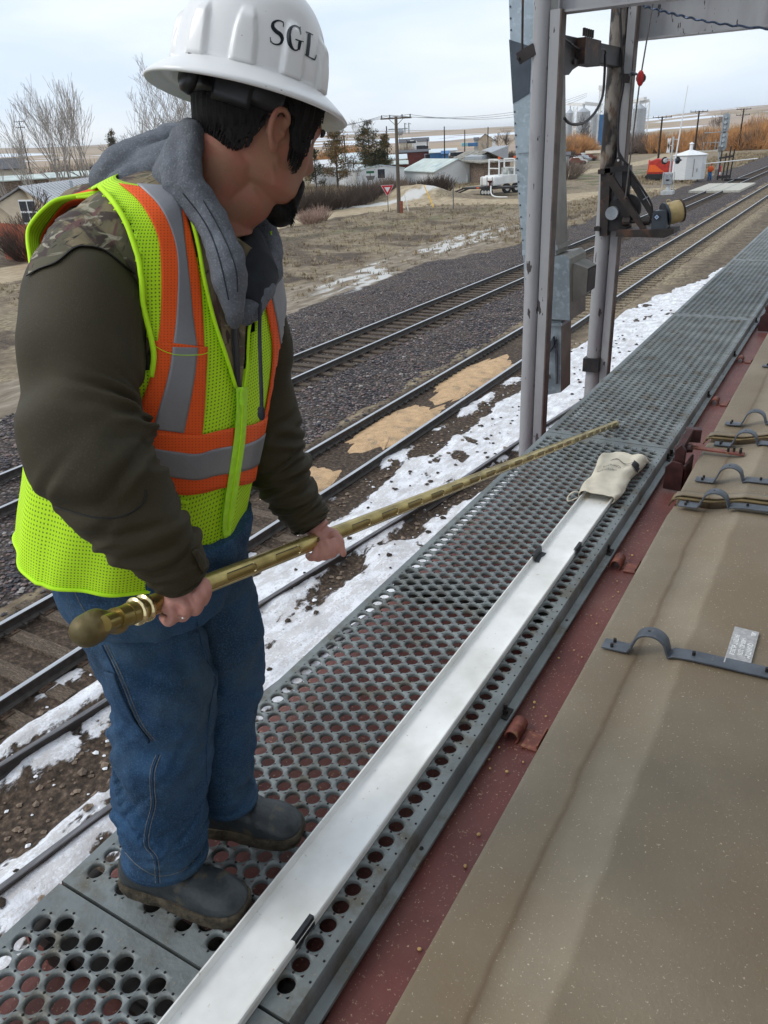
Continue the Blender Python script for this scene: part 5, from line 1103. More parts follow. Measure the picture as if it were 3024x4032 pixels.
for i, (tx, zz_) in enumerate((('DOT 305', .78), ('BNSF RR', .70))): place_text('DOT NO' if i == 0 else 'WARNING', .30, c-e_*wd*.30-f2_*.74+UPZ*(hb*zz_+.4), unit(e_*.32-f2_*1.1*.0+e_*0)*1.0, UPZ, m_black, 'lettering', t, xs=.7) if False else None
# red skid machine, crew member, digger mast
p = gd(2598, 712); p[2] = 0; t = thing('trencher', p, 'red and orange compact machine left of the white signal cabinet', 'machine')
q = MB(); s3 = 1.0; q.extr([p+V3(-1.7, 0, .7), p+V3(1.6, 0, .7), p+V3(1.6, 0, 2.1), p+V3(-.6, 0, 2.5), p+V3(-1.5, 0, 2.2)], (0, 1.6, 0)); bevel(q.build('body', pm('machine_red', (.42, .03, .02), r=.45, var=.3, ns=2), t), .12, 2)
q = MB(); q.extr([p+V3(-1.5, -.04, 1.0), p+V3(.4, -.04, 1.0), p+V3(-.8, -.04, 1.8), p+V3(-1.4, -.04, 1.8)], (0, .05, 0)); q.build('side_panel', m_orange, t)
q = MB(); q.extr([p+V3(-1.6, -.05, .1), p+V3(1.7, -.05, .1), p+V3(1.9, -.05, .5), p+V3(1.6, -.05, .8), p+V3(-1.6, -.05, .8), p+V3(-1.9, -.05, .5)], (0, .4, 0)); bevel(q.build('track', m_rubber, t), .1)
q = MB(); q.bar(p+V3(-1.6, .8, .9), p+V3(-.9, .8, .0), .15, .12); q.build('blade_arm', m_black, t)
p = gd(2806, 716); p[2] = 0; t = thing('auger_rig', p+V3(.4, 1, 0), 'black drilling attachment standing behind the worker in orange', 'machine')
q = MB(); dd = V3(1.2, .5, 0)
for dx, hh_ in ((.3, 3.2), (.8, 2.9), (1.2, 3.6), (1.6, 3.3)): q.bar(p+V3(dx, 1.2, .1), p+V3(dx+.1, 1.2, hh_), .14, .14)
q.bar(p+V3(.2, 1.2, .4), p+V3(1.7, 1.2, .5), .3, .3); q.bar(p+V3(.2, 1.2, 2.4), p+V3(1.7, 1.2, 2.6), .2, .2); q.build('mast', m_black, t)
q = MB(); q.box(p+V3(2.4, .9, .15), (2.6, .9, .25), rz=.3); q.build('skid', m_black, t)
q = MB(); q.tube([p+V3(-1.2, .4, 1.9), p+V3(4.2, 1.5, 2.25)], .055, 6); tag(q.build('white_pipe', m_trim, loc=p), 'long thin white pipe lying level beside the worker in orange', 'pipe')
p = gd(2792, 712); p[2] = 0
def skinned(name, J_, E_, mat, parent=None, sub=2, loc=None):
    org = wloc(parent) if parent is not None else np.asarray(loc if loc is not None else J_[0][0], float)
    me = bpy.data.meshes.new(name); me.from_pydata([tuple(np.asarray(j[0])-org) for j in J_], E_, []); me.materials.append(mat)
    o = bpy.data.objects.new(name, me); col.objects.link(o); o.location = (0, 0, 0) if parent is not None else tuple(org)
    if parent is not None: o.parent = parent
    m = mod(o, 'SKIN', use_smooth_shade=True); me.skin_vertices.new() if not me.skin_vertices else None
    for i, j in enumerate(J_): me.skin_vertices[0].data[i].radius = (j[1], j[1] if len(j) < 3 else j[2])
    me.skin_vertices[0].data[0].use_root = True
    mod(o, 'SUBSURF', levels=sub, render_levels=sub); return o
wk_m = pm('worker_skin', (.35, .20, .14), r=.6)
W = lambda x, z, y=0: p+V3(x, y, z)
body = skinned('person', [(W(0, .95), .14), (W(0, 1.25), .15), (W(.03, 1.5), .13), (W(.05, 1.62), .06), (W(.06, 1.76), .10), (W(-.1, .9), .1), (W(-.12, .5), .07), (W(-.12, .08), .05), (W(.1, .9), .1), (W(.14, .5), .07), (W(.15, .08), .05), (W(-.2, 1.48), .06), (W(-.28, 1.2), .05), (W(-.2, .98, -.1), .04), (W(.22, 1.48), .06), (W(.34, 1.22), .05), (W(.45, 1.15), .04)],
               [(0, 1), (1, 2), (2, 3), (3, 4), (0, 5), (5, 6), (6, 7), (0, 8), (8, 9), (9, 10), (2, 11), (11, 12), (12, 13), (2, 14), (14, 15), (15, 16)], wk_m)
tag(body, 'distant worker in orange vest and blue jeans standing right of the white cabinet', 'person')
q = MB(); q.tube([W(0, .95), W(0, 1.2), W(.03, 1.5), W(.04, 1.6)], [.22, .25, .24, .12], 12)
for s2 in (-1, 1): q.tube([W(.19*s2, 1.5), W(.27*s2+.02, 1.22), W(.22*s2, 1.05, -.1)], [.1, .085, .07], 8)
q.build('orange_vest', m_orange, body, smooth=True)
q = MB()
for s2 in (-1, 1): q.tube([W(.09*s2, .98), W(.12*s2, .5), W(.13*s2, .05)], [.15, .11, .09], 8)
q.build('jeans', m_blue, body, smooth=True); q = MB(); q.ell(W(.06, 1.84), (.14, .15, .1), 12, 8); q.build('hard_hat', m_orange, body, smooth=True)
# signal mast
g1 = gd(2820, 702); g1[2] = 0; t = thing('signal_mast', g1, 'grey railway signal mast with two oval signal heads', 'signal')
zt = HT(g1, 2852, 456); q = MB(); q.tube([g1, g1+UPZ*zt], .10, 10); q.build('mast', m_steelg, t)
q = MB(); q.box(g1+UPZ*.5, (.45, .45, 1.0)); q.box(g1+UPZ*3.2, (.35, .35, .6)); q.build('base', m_postg, t)
for u_, v_ in ((2856, 484), (2845, 556)):
    zc = HT(g1, u_, v_); c = g1+V3(.25, 0, zc); q = MB(); P = []
    for a in np.linspace(0, 2*math.pi, 24, endpoint=False): P.append(c+V3(.42*math.cos(a), 0, (.62 if math.sin(a) > 0 else -.62)+.42*math.sin(a)))
    q.extr(P, (0, .08, 0)); o = q.build('signal_head', m_steelg, t)
    for dz in (.55, 0, -.55): q = MB(); q.tube([c+V3(0, -.01, dz), c+V3(0, -.32, dz+.05)], .15, 12); q.build('hood', m_steelg, o)
    q = MB(); q.box(c+V3(-.35, .1, -.9), (.7, .5, .06)); q.build('platform', m_steelg, t)
q = MB(); c = g1+UPZ*HT(g1, 2840, 520); q.bar(c, c-V3(2.0, 0, 0), .08, .08); q.build('arm', m_steelg, t)
for (u, v, s_, lb) in ((2829, 696, .9, 'red and white marker at the foot of the signal mast'), (2556, 656, .7, 'small red hydrant left of the white signal cabinet')):
    p = gd(u, v); t = thing('marker', p, lb, 'marker'); q = MB(); q.tube([p, p+UPZ*s_*1.2], .22*s_, 10); q.build('post', m_signred, t); q = MB(); q.tube([p+UPZ*s_*.25, p+UPZ*s_*.6], .23*s_, 10); q.build('band', m_trim if s_ > .8 else m_signred, t); q = MB(); q.ell(p+UPZ*s_*1.2, (.25*s_,)*3, 10, 6); q.build('cap', m_signred, t)
p = gd(2810, 596); t = thing('gas_meter_set', p, 'cluster of grey pipes and boxes standing left behind the signal mast', 'pipe cluster')
q = MB()
for i, dx in enumerate((-2.4, -1.6, -.9, .2, .9)): q.tube([p+V3(dx, 0, 0), p+V3(dx, 0, 2.0+.5*(i % 2))], .16, 8)
q.bar(p+V3(-2.4, 0, 1.9), p+V3(.9, 0, 1.9), .2, .2); q.build('pipes', m_steelg, t); q = MB(); q.box(p+V3(-.6, 0, .15), (5.5, 3, .3)); q.build('pad', m_conc, t)
# ---- grain bins with their conveyors
def bin_(u0, u1, vtop, veave, vbase, d, label):
    a_, b_ = at_dist(u0, d), at_dist(u1, d); r_ = np.linalg.norm(b_-a_)/2; c = (a_+b_)/2; um = (u0+u1)/2
    z0, z1, z2 = 0, HT(c, um, veave), HT(c, um, vtop); t = thing('grain_bin', c, label, 'grain bin', 'corrugated steel grain bins')
    q = MB(); zs = np.linspace(z0, z1, 50); q.tube([c+UPZ*z for z in zs], [r_*(1+.012*(i % 2)) for i in range(50)], 36); q.build('wall', m_binw, t)
    q = MB(); q.tube([c+UPZ*z1, c+UPZ*z2], [r_*1.03, r_*.12], 24); q.tube([c+UPZ*z2, c+UPZ*(z2+1.0)], r_*.12, 10); q.build('roof', m_binw, t)
    q = MB(); p_ = c+unit(-c)*r_*1.02
    for s2 in (-.3, .3): q.bar(p_+V3(s2, 0, 0), p_+V3(s2, 0, z1), .12, .12)
    q.build('ladder', m_steelg, t); return c, z2
m_binw = pm('bin_corrugated', (.40, .42, .44), r=.45, m=.5, var=.12, ns=.3)
bins = [(2222, 2255, 430, 446, 512, 300, 'leftmost grain bin, partly hidden by the brown spout'), (2265, 2317, 424, 441, 514, 280, 'second grain bin from the left, behind a bare dark tree'), (2320, 2352, 442, 452, 516, 310, 'short grain bin just left of the sooty post'), (2442, 2471, 415, 430, 512, 290, 'grain bin right of the sooty post, partly hidden by it'), (2481, 2534, 411, 429, 506, 275, 'rightmost and largest looking grain bin')]
tops = [bin_(*b_) for b_ in bins]
def conv(uv, label):
    q = MB(); P = []
    for (u, v, d) in uv: a_ = at_dist(u, d); P.append(a_+UPZ*HT(a_, u, v))
    for a_, b_ in zip(P[:-1], P[1:]): q.bar(a_, b_, 1.0, .9)
    tag(q.build('conveyor', m_whitep), label, 'conveyor', 'conveyors over the grain bins')
conv([(2232, 410, 290), (2290, 413, 282)], 'conveyor bridge between the two leftmost grain bins'); conv([(2290, 407, 282), (2356, 414, 285)], 'conveyor bridge from the second grain bin to the tower'); conv([(2450, 409, 285), (2525, 389, 275)], 'inclined conveyor above the rightmost grain bin'); conv([(2500, 408, 277), (2542, 396, 277)], 'short conveyor at the right edge of the rightmost grain bin')
for u, vt, lb in ((2259, 420, 'thin white support tower between the two leftmost grain bins'), (2483, 405, 'thin white support tower left of the rightmost grain bin'), (2536, 398, 'thin white support tower right of the rightmost grain bin')):
    c = at_dist(u, 284); z = HT(c, u, vt); q = MB()
    for sx in (-.6, .6): q.bar(c+V3(sx, 0, 0), c+V3(sx, 0, z), .25, .25)
    for k in range(int(z/1.8)): q.bar(c+V3(-.6, 0, k*1.8), c+V3(.6, 0, (k+1)*1.8), .12, .12)
    tag(q.build('support_tower', m_whitep), lb, 'tower')
c = at_dist(2364, 286); z = HT(c, 2366, 345); t = thing('elevator_tower', c, 'white lattice elevator tower with blue stair at the grain bins', 'tower'); q = MB()
for sx in (-1, 1):
    for sy in (-1, 1): q.bar(c+V3(sx, sy, 0), c+V3(sx, sy, z), .28, .28)
for k in range(int(z/2)): 
    q.bar(c+V3(-1, -1, k*2), c+V3(1, -1, k*2+2), .16, .16); q.bar(c+V3(1, -1, k*2), c+V3(-1, -1, k*2+2), .16, .16); q.bar(c+V3(-1, -1, k*2), c+V3(1, -1, k*2), .16, .16)
q.build('lattice', m_whitep, t); q = MB(); q.box(c+UPZ*z, (2.8, 2.8, 1.2)); q.build('head_house', m_whitep, t)
q = MB(); q.box(c+V3(.2, -1.3, z*.32), (1.4, .3, z*.5)); q.build('stair', m_blue, t)
# water tower speck and junk yard
c = at_dist(1575, 900); z = HT(c, 1575, 519); t = thing('water_tower', c, 'tiny far water tower beside the tall grey pole', 'water tower'); q = MB(); q.ell(c+UPZ*z, (4.5, 4.5, 3.5), 16, 10); q.build('tank', m_steelg, t, smooth=True); q = MB()
for a in (0, 2.1, 4.2): q.tube([c+V3(3*math.cos(a), 3*math.sin(a), 0), c+V3(2.6*math.cos(a), 2.6*math.sin(a), z)], .3, 6)
q.build('leg', m_steelg, t)
jr = random.Random(5)
junk = [(2252, 640, m_whitep, 'white'), (2275, 632, m_maroon, 'maroon'), (2300, 628, m_whitep, 'white'), (2262, 652, m_redrust, 'rusty red'), (2318, 634, m_redrust, 'rusty red'), (2275, 648, m_whitep, 'white'), (2295, 640, m_steelg, 'grey')]
for i, (u, v, mt_, cn) in enumerate(junk):
    p = gd(u, v); p[2] = 0; t = thing('junk_car', p, cn+' derelict car body in the scrap yard between the two grey posts', 'derelict car', 'derelict cars in the scrap yard'); a = jr.uniform(-.6, .6)
    q = MB(); c_, s_ = math.cos(a), math.sin(a); RZ = np.array([[c_, -s_, 0], [s_, c_, 0], [0, 0, 1]])
    pr = [(-2.1, .4), (2.1, .4), (2.15, .9), (1.2, 1.0), (.7, 1.5), (-.9, 1.5), (-1.4, 1.0), (-2.15, .95)]
    q.extr([p+RZ@V3(x*.8, -.8, z_*.9) for x, z_ in pr], RZ@V3(0, 1.6, 0)); q.build('body', mt_, t)
    for x in (-1.1, 1.1): q = MB(); cc = p+RZ@V3(x, -.82, .33); q.tube([cc, cc+RZ@V3(0, .2, 0)], .33, 12); q.build('wheel', m_rubber, t)
bhouse(2312, 2362, 185, 604, 598, 4, m_tan, m_tan, 'tan roofed shelter behind the scrap yard', 'shed', 'shed')
bhouse(2208, 2245, 150, 612, 604, 5, m_steelg, m_roofd, 'small grey shed left of the scrap yard', 'shed', 'shed')
# ---- trees
m_bark = pm('pale_bark', (.30, .27, .24), r=.9, var=.25, ns=3)
m_barkd = pm('dark_bark', (.075, .055, .045), r=.9, var=.3, ns=3)
m_twig = pm('brown_twigs', (.17, .125, .10), r=.95, var=.35, ns=2)
m_twigr = pm('dark_twigs', (.085, .062, .05), r=.95, var=.4, ns=2)
m_willow = pm('orange_willow', (.52, .27, .11), r=.95, var=.35, ns=.4, c3=(.26, .17, .11), f3=.55, s3=.25, w3=.08)
m_pink = pm('pinkish_stems', (.36, .25, .20), r=.95, var=.3, ns=1)
m_pine = pm('pine_needles', (.035, .045, .020), r=.9, var=.5, ns=1.2, c3=(.16, .105, .04), f3=.56, s3=1.0, w3=.12)
m_pinebr = pm('pine_needles_browning', (.085, .075, .03), r=.9, var=.5, ns=1.2, c3=(.22, .135, .055), f3=.48, s3=1.0, w3=.15)
def bare_tree(base, H, lean, mt_, label, seed, nst=1, spread=.5, depth=5, up=.25, r0=None, grp=None, name='bare_tree', fan=None):
    r_ = random.Random(seed); t = thing(name, base, label, 'tree', grp); trunk = MB(); crown = MB()
    def grow(p, d, L_, rad, lv, q):
        segs = 4; P = [p]; rr = [rad]
        for k in range(segs):
            d = unit(d+V3(r_.gauss(0, .10), r_.gauss(0, .10), r_.gauss(0, .06)+up*.12)); p = p+d*L_/segs; P.append(p); rr.append(max(rad*(1-.45*(k+1)/segs), .014))
        q.tube(P, rr, 6 if lv < 2 else 3, cap=lv < 2)
        if lv >= depth: return
        n = r_.choice((3, 3, 4)) if lv < 3 else 3
        for i in range(n):
            k = r_.choice((2, 3, 4)) if i else 4; a = r_.uniform(0, 6.28); ax = unit(V3(math.cos(a), math.sin(a), r_.uniform(-.1, .5))); s_ = spread*r_.uniform(.6, 1.3)*(.45 if i == 0 else 1)
            grow(P[k], unit(d*(1-s_*.4)+ax*s_+UPZ*up*.3), L_*r_.uniform(.62, .80), rr[k]*r_.uniform(.55, .75), lv+1, crown)
    for i in range(nst):
        f = (i-(nst-1)/2)/max(1, (nst-1)/2) if nst > 1 else 0
        d0 = unit(V3(lean[0]+ (fan or 0)*f*CM[0, 0]+r_.gauss(0, .05), lean[1]+(fan or 0)*f*CM[1, 0]+r_.gauss(0, .05), 1))
        hh_ = H*r_.uniform(.85, 1.05); grow(base+V3(f*.7, f*.4, -.2), d0, hh_*.36, r0 or hh_*.018, 0, trunk)
    trunk.build('trunk', mt_, t); crown.build('crown', mt_, t); return t
for i, (u, v, vt, ln, ns_, sd_, lb) in enumerate((
        (60, 735, 470, (-.38, 0), 2, 11, 'bare pale tree with leaning stems at the left edge, behind the dark pole'),
        (190, 735, 335, (-.30, .0), 3, 12, 'bare pale tree with fanned leaning stems right of the dark pole'),
        (270, 730, 330, (-.08, .0), 3, 13, 'bare pale multi-stemmed tree in the middle of the row by the beige house'),
        (345, 728, 290, (.10, .05), 3, 14, 'bare pale tree with upright whips nearest the grey hood'))):
    b = at_dist(u, 84+4*i); H = HT(b, u, vt); bare_tree(b, H, ln, m_bark, lb, sd_, nst=ns_, spread=.36, depth=4, up=.42, r0=.17, grp='bare trees left of the man', fan=.38)
b = at_dist(640, 92); bare_tree(b, HT(b, 640, 268), (.05, 0), m_bark, 'large round bare cottonwood behind the hood and hard hat', 21, spread=.62, depth=6, up=.18, r0=.34)
b = at_dist(690, 98); bare_tree(b, HT(b, 690, 330), (.1, 0), m_bark, 'smaller bare tree right behind the large cottonwood', 31, spread=.6, depth=5, up=.2, r0=.2)
for i, (u, vt, sd_, lb) in enumerate(((430, 512, 22, 'low dark bare tree just left of the small spruce behind the hood'), (500, 495, 23, 'dark bare tree in the middle behind the hood'), (560, 500, 24, 'dark bare tree right of the middle behind the hood'))):
    b = at_dist(u, 118); bare_tree(b, HT(b, u, vt), (0, 0), m_barkd, lb, sd_, spread=.65, depth=5, up=.1, grp='dark bare trees behind the hood')
b = at_dist(1406, 165); bare_tree(b, HT(b, 1400, 470), (0, 0), m_bark, 'bare pale tree between the two pine trees', 25, spread=.5, depth=5, up=.4)
b = at_dist(1921, 175); bare_tree(b, HT(b, 1921, 530), (0, 0), m_bark, 'pale bare tree before the tan barn', 26, spread=.5, depth=4, up=.4)
for u, vt, d_, sd_, lb in ((1968, 512, 215, 27, 'dark bare tree right of the tan barn'), (1995, 506, 215, 28, 'dark bare tree next to the left edge of the spout'), (2290, 445, 240, 29, 'dark round bare tree in front of the grain bins'), (2318, 455, 240, 30, 'small dark bare tree between the bins and the sooty post')):
    b = at_dist(u, d_); bare_tree(b, HT(b, u, vt), (0, 0), m_barkd, lb, sd_, spread=.6, depth=5, up=.15)
for u, vt, d_, sd_, lb in ((2815, 440, 260, 41, 'bare tree behind the signal mast'), (2840, 438, 262, 42, 'second bare tree behind the signal mast'), (3000, 420, 230, 43, 'bare tree above the orange willows at the right edge'), (2960, 480, 235, 44, 'small bare tree inside the right orange willows')):
    b = at_dist(u, d_); bare_tree(b, HT(b, u, vt), (0, 0), m_bark if u > 2990 else m_twig, lb, sd_, spread=.5, depth=5, up=.3)
b = gd(58, 935); bare_tree(at_dist(68, 50), 4.6, (0, 0), m_barkd, 'small bare yard tree before the window of the beige house', 33, spread=.6, depth=4, up=.3, r0=.06)
def conifer(base, H, W_, mt_, label, seed, gap=.15, name='pine_tree', dens=1.0):
    r_ = np.random.RandomState(seed); t = thing(name, base, label, 'tree'); q = MB(); q.tube([base, base+UPZ*H], [H*.018, .03], 8); q.build('trunk', m_barkd, t)
    q = MB(); vs = []; fs = []; br = MB(); n = int(34*dens*H/7)
    for i in range(n):
        f = r_.uniform(gap, .99); a = r_.uniform(0, 6.28); L_ = W_*(1-f)**.75*r_.uniform(.55, 1.15)+.25; z = H*f
        d = V3(math.cos(a), math.sin(a), r_.uniform(.05, .45)); p0 = base+UPZ*z; p1 = p0+d*L_; br.tube([p0, p1], [.05, .015], 4, cap=False)
        for k in range(int(8+L_*7)):
            s_ = r_.uniform(.3, 1.05); c = p0+d*L_*s_+r_.normal(0, .13+.07*L_, 3)
            for _ in range(7):
                o = c+r_.normal(0, .10, 3); n1 = unit(r_.normal(0, 1, 3)+UPZ*.8)*.24; n2 = unit(r_.normal(0, 1, 3))*.055; b0 = len(vs); vs += [o, o+n1+n2, o+n1-n2]; fs.append((b0, b0+1, b0+2))
    q.add(vs, fs); q.build('crown', mt_, t); br.build('branches', m_barkd, t); return t
for u, vt, d_, W_, mt_, lb, sd_ in ((1319, 474, 118, 3.0, m_pinebr, 'tall browning pine tree nearest the face of the man', 1), (1451, 476, 122, 3.6, m_pine, 'tall dark green pine tree left of the tall grey pole', 2), (1512, 533, 124, 1.6, m_pinebr, 'short slim pine tree touching the taller dark one', 3), (1498, 590, 122, 1.9, m_pine, 'low bushy pine tree right of the dark pine', 4)):
    b = at_dist(u, d_); conifer(b, HT(b, u, vt), W_, mt_, lb, sd_, gap=.12, dens=1.4)
for u, vt, lb, sd_ in ((443, 520, 'small dark spruce among the bare trees left of the hood', 6), (590, 518, 'small dark spruce just above the grey hood', 7), (1232, 588, 'dark conifer beside the nose of the man', 8)):
    b = at_dist(u, 122); conifer(b, HT(b, u, vt), 1.9, m_pine, lb, sd_, gap=.1, name='spruce_tree')
b = gd(165, 905); conifer(at_dist(165, 56), 3.3, .35, m_pinebr, 'tiny column conifer before the beige house wall', 9, gap=.05, name='spruce_tree', dens=1.5)
def bush(q, c, w, h, n, r_, rad=.02, wob=.3):
    for i in range(n):
        a = r_.uniform(0, 6.28); s_ = w*r_.random()**.6*.5; b0 = c+V3(math.cos(a), math.sin(a), 0)*s_*.6; tp = c+V3(math.cos(a)*s_*1.7, math.sin(a)*s_*1.7, h*r_.uniform(.55, 1.08)*(1-.25*(s_/w*2)**2)); m_ = (b0+tp)/2+V3(r_.gauss(0, wob*.3), r_.gauss(0, wob*.3), 0)
        q.tube([b0, m_, tp], [rad, rad*.75, rad*.3], 3, cap=False)
        for k in range(3):
            e_ = m_+V3(r_.gauss(0, wob), r_.gauss(0, wob), h*r_.uniform(.1, .45)); q.tube([lerp(b0, m_, r_.uniform(.5, 1)), e_], [rad*.5, rad*.25], 3, cap=False)
rb = random.Random(9)
def bush_thing(u, d_, w, h, n, mt_, lb, grp=None, rad=.02, name='bush'):
    c = at_dist(u, d_); q = MB(); bush(q, c-UPZ*.05, w, h, n, rb, rad); tag(q.build(name, mt_, loc=c), lb, 'bush', grp)
hed = [(1150, 80), (1185, 80.5), (1222, 81), (1258, 82), (1292, 83), (1326, 84), (1358, 85.5), (1392, 87), (1424, 89), (1450, 91)]
for i, (u, d_) in enumerate(hed): bush_thing(u, d_, 3.0, (1.9, 2.6, 2.1, 3.0, 1.8)[i % 5], (95, 130)[i % 2], m_twigr, 'leafless dark hedge bush in the row before the mobile home', 'hedge bushes before the mobile home')
for u, d_, w, h in ((1490, 93, 3.4, 2.3), (1522, 94, 3.4, 2.8), (1548, 96, 2.6, 2.2)): bush_thing(u, d_, w, h, 260, m_twig, 'dense brown leafless bush between the mobile home and the tall pole', 'brown bushes beside the street sign')
for u, d_, w, h in ((1588, 101, 2.0, 2.0), (1656, 100, 2.4, 1.8), (1688, 100, 2.6, 2.3), (1722, 100, 2.6, 2.4), (1752, 103, 2.0, 1.9)): bush_thing(u, d_, w, h, 95, m_twigr, 'bare dark shrub standing against the white garage', 'bare shrubs before the white garage', rad=.03)
c_ = at_dist(1222, 68); bush_thing(1196, 69, 1.9, 1.3, 130, m_pink, 'pinkish clump of dry stems behind the red rail'); bush_thing(1240, 71, 1.5, 1.5, 90, m_pink, 'smaller pinkish clump of dry stems behind the red rail')
bush_thing(22, 58, 3.4, 2.8, 300, m_twigr, 'reddish dark bush between the red fence and the beige house')
def brushband(us, d0, d1, h, n, mt_, lb, rad, cat='brush', seed=1, hv=None):
    r_ = random.Random(seed); q = MB()
    nc = max(8, n//14)
    for i in range(nc):
        u = r_.uniform(*us); d_ = r_.uniform(d0, d1); c = at_dist(u, d_); R_ = h*r_.uniform(.35, .75); hh_ = h*(hv((u-us[0])/(us[1]-us[0])) if hv else 1)*r_.uniform(.45, 1.05)
        for k in range(95):
            a = r_.uniform(0, 6.28); s_ = R_*r_.random()**.6; dome = math.sqrt(max(.05, 1-(s_/R_)**2*.8)); o = c+V3(math.cos(a)*s_*.55, math.sin(a)*s_*.55, 0); t_ = c+V3(math.cos(a)*s_*1.25, math.sin(a)*s_*1.25, hh_*dome*r_.uniform(.75, 1.1)); m_ = (o+t_)/2+V3(r_.gauss(0, .2), r_.gauss(0, .2), hh_*.06)
            q.tube([o, m_, t_], [rad*.8, rad*.6, rad*.25], 3, cap=False)
    tag(q.build('brush', mt_), lb, cat, kind='stuff')
brushband((-40, 420), 128, 150, 5.5, 900, m_twig, 'brown leafless thicket behind the bare trees at the left', .05, seed=1)
brushband((1335, 1425), 175, 200, 5.8, 420, m_willow, 'orange willow thicket behind the pine trees', .07, seed=2)
brushband((1225, 1300), 150, 175, 5.2, 250, m_willow, 'orange brown thicket left of the tall browning pine', .06, seed=7)
brushband((1560, 1620), 205, 230, 4.5, 260, m_twig, 'brown thicket right of the tall grey pole', .06, seed=3)
for u0, u1, hh_, sd_, lb in ((2225, 2330, 5.2, 4, 'orange willow thicket below the grain bins'), (2440, 2560, 5.2, 5, 'brown and orange willow thicket right of the sooty post'), (2560, 2700, 4.8, 8, 'orange willow thicket between the post and the gate arm'), (2690, 2850, 5.2, 9, 'bright orange willow thicket behind the railway poles'), (2850, 3060, 7.6, 6, 'tall orange willow thicket at the right edge')):
    brushband((u0, u1), 215, 250, hh_, 650 if u0 != 2440 else 450, m_willow if u0 != 2440 else m_twig, lb, .085, seed=sd_, hv=(lambda f: .65+.55*f) if u0 == 2850 else None)
brushband((2210, 2340), 175, 195, 2.2, 260, m_twigr, 'dark low scrub above the scrap yard', .05, seed=12)
brushband((1760, 2040), 200, 225, 2.4, 420, m_twigr, 'dark low scrub along the far side of the town', .05, seed=13)
bush_thing(2235, 118, 4.5, 3.0, 260, m_twig, 'round brown bush just right of the spout')
# dry grass tufts along the road bank and by the tracks
def tufts(n, fx, mt_, lb, seed, h=.3):
    r_ = random.Random(seed); vs = []; fs = []
    for i in range(n):
        x, y = fx(r_); z, _ = fz(x, y); hh_ = h*r_.uniform(.5, 1.4); w = hh_*.06+.006
        for k in range(9):
            a = r_.uniform(0, 6.28); l_ = hh_*r_.uniform(.3, .9); o = V3(x+r_.gauss(0, hh_*.35), y+r_.gauss(0, hh_*.35), z); tp = o+V3(math.cos(a)*l_, math.sin(a)*l_, hh_*r_.uniform(.5, 1)); s_ = V3(-math.sin(a), math.cos(a), 0)*w; b0 = len(vs); vs += [o-s_, o+s_, tp]; fs.append((b0, b0+1, b0+2))
    q = MB(); q.add(vs, fs); tag(q.build('dry_grass', mt_), lb, 'grass', kind='stuff')
m_drygrass = pm('dry_grass_blades', (.30, .235, .15), r=.9, var=.35, ns=.5)
tufts(2000, lambda r: (r.uniform(-40, -20), r.uniform(22, 74)), m_drygrass, 'pale dry grass on the bank between the road and the track', 3, h=.22)
tufts(900, lambda r: (r.uniform(-24, -17.5), r.uniform(46, 90)), m_drygrass, 'taller dry grass at the foot of the ballast', 4, h=.24)
tufts(1600, lambda r: (r.uniform(-75, -46), r.uniform(84, 106)), m_drygrass, 'dry grass in front of the hedge and the garage', 5, h=.45)
tufts(1500, lambda r: (r.uniform(-27, -18), r.uniform(98, 190)), m_drygrass, 'straw coloured grass behind the signal mast', 6, h=.5)
# ---------------------------------------------------------------- the man on the walkway
from mathutils.bvhtree import BVHTree
def kim(vec, u, v):                                  # image shift (pixels per metre at unit depth) of a world direction at (u, v)
    c = CM.T@np.asarray(vec, float); return F_PX*V3(c[0]-(u-PPX)/F_PX*c[2], c[1]-(v-PPY)/F_PX*c[2], 0)[:2]
def bake(mb, name, mat, parent, voxel=None, smooth=0, clouds=None, sub=0, tex2=None):
    o = mb.build(name, mat, parent, smooth=True)
    if voxel: mod(o, 'REMESH', mode='VOXEL', voxel_size=voxel, use_smooth_shade=True)
    if smooth: mod(o, 'SMOOTH', factor=.5, iterations=smooth)
    for tx in (clouds or []):
        t = bpy.data.textures.new('folds', 'CLOUDS'); t.noise_scale = tx[0]; t.noise_depth = 2; t.noise_basis = 'ORIGINAL_PERLIN'
        mod(o, 'DISPLACE', texture=t, strength=tx[1], mid_level=.5, texture_coords='LOCAL')
    bpy.context.view_layer.update()
    me = bpy.data.meshes.new_from_object(o.evaluated_get(bpy.context.evaluated_depsgraph_get())); o.modifiers.clear()
    me.name = name; o.data = me; me.polygons.foreach_set('use_smooth', [True]*len(me.polygons)); me.update()
    if not me.materials: me.materials.append(mat)
    return o
def bvh_of(o):
    w = wloc(o); vs = [tuple(np.array(v.co)+w) for v in o.data.vertices]; return BVHTree.FromPolygons(vs, [tuple(p.vertices) for p in o.data.polygons])
def onb(bv, u, v, off):
    d = unit(ray(u, v)); h = bv.ray_cast(Vector(EYE), Vector(d), 6)
    if h[0] is None:
        best = None
        for t in np.linspace(.8, 2.2, 40):
            q = bv.find_nearest(Vector(EYE+d*t))
            if best is None or q[3] < best[3]: best = q
        h = best
    n = np.array(h[1]); p = np.array(h[0])
    if n@d > 0: n = -n
    return p+n*off
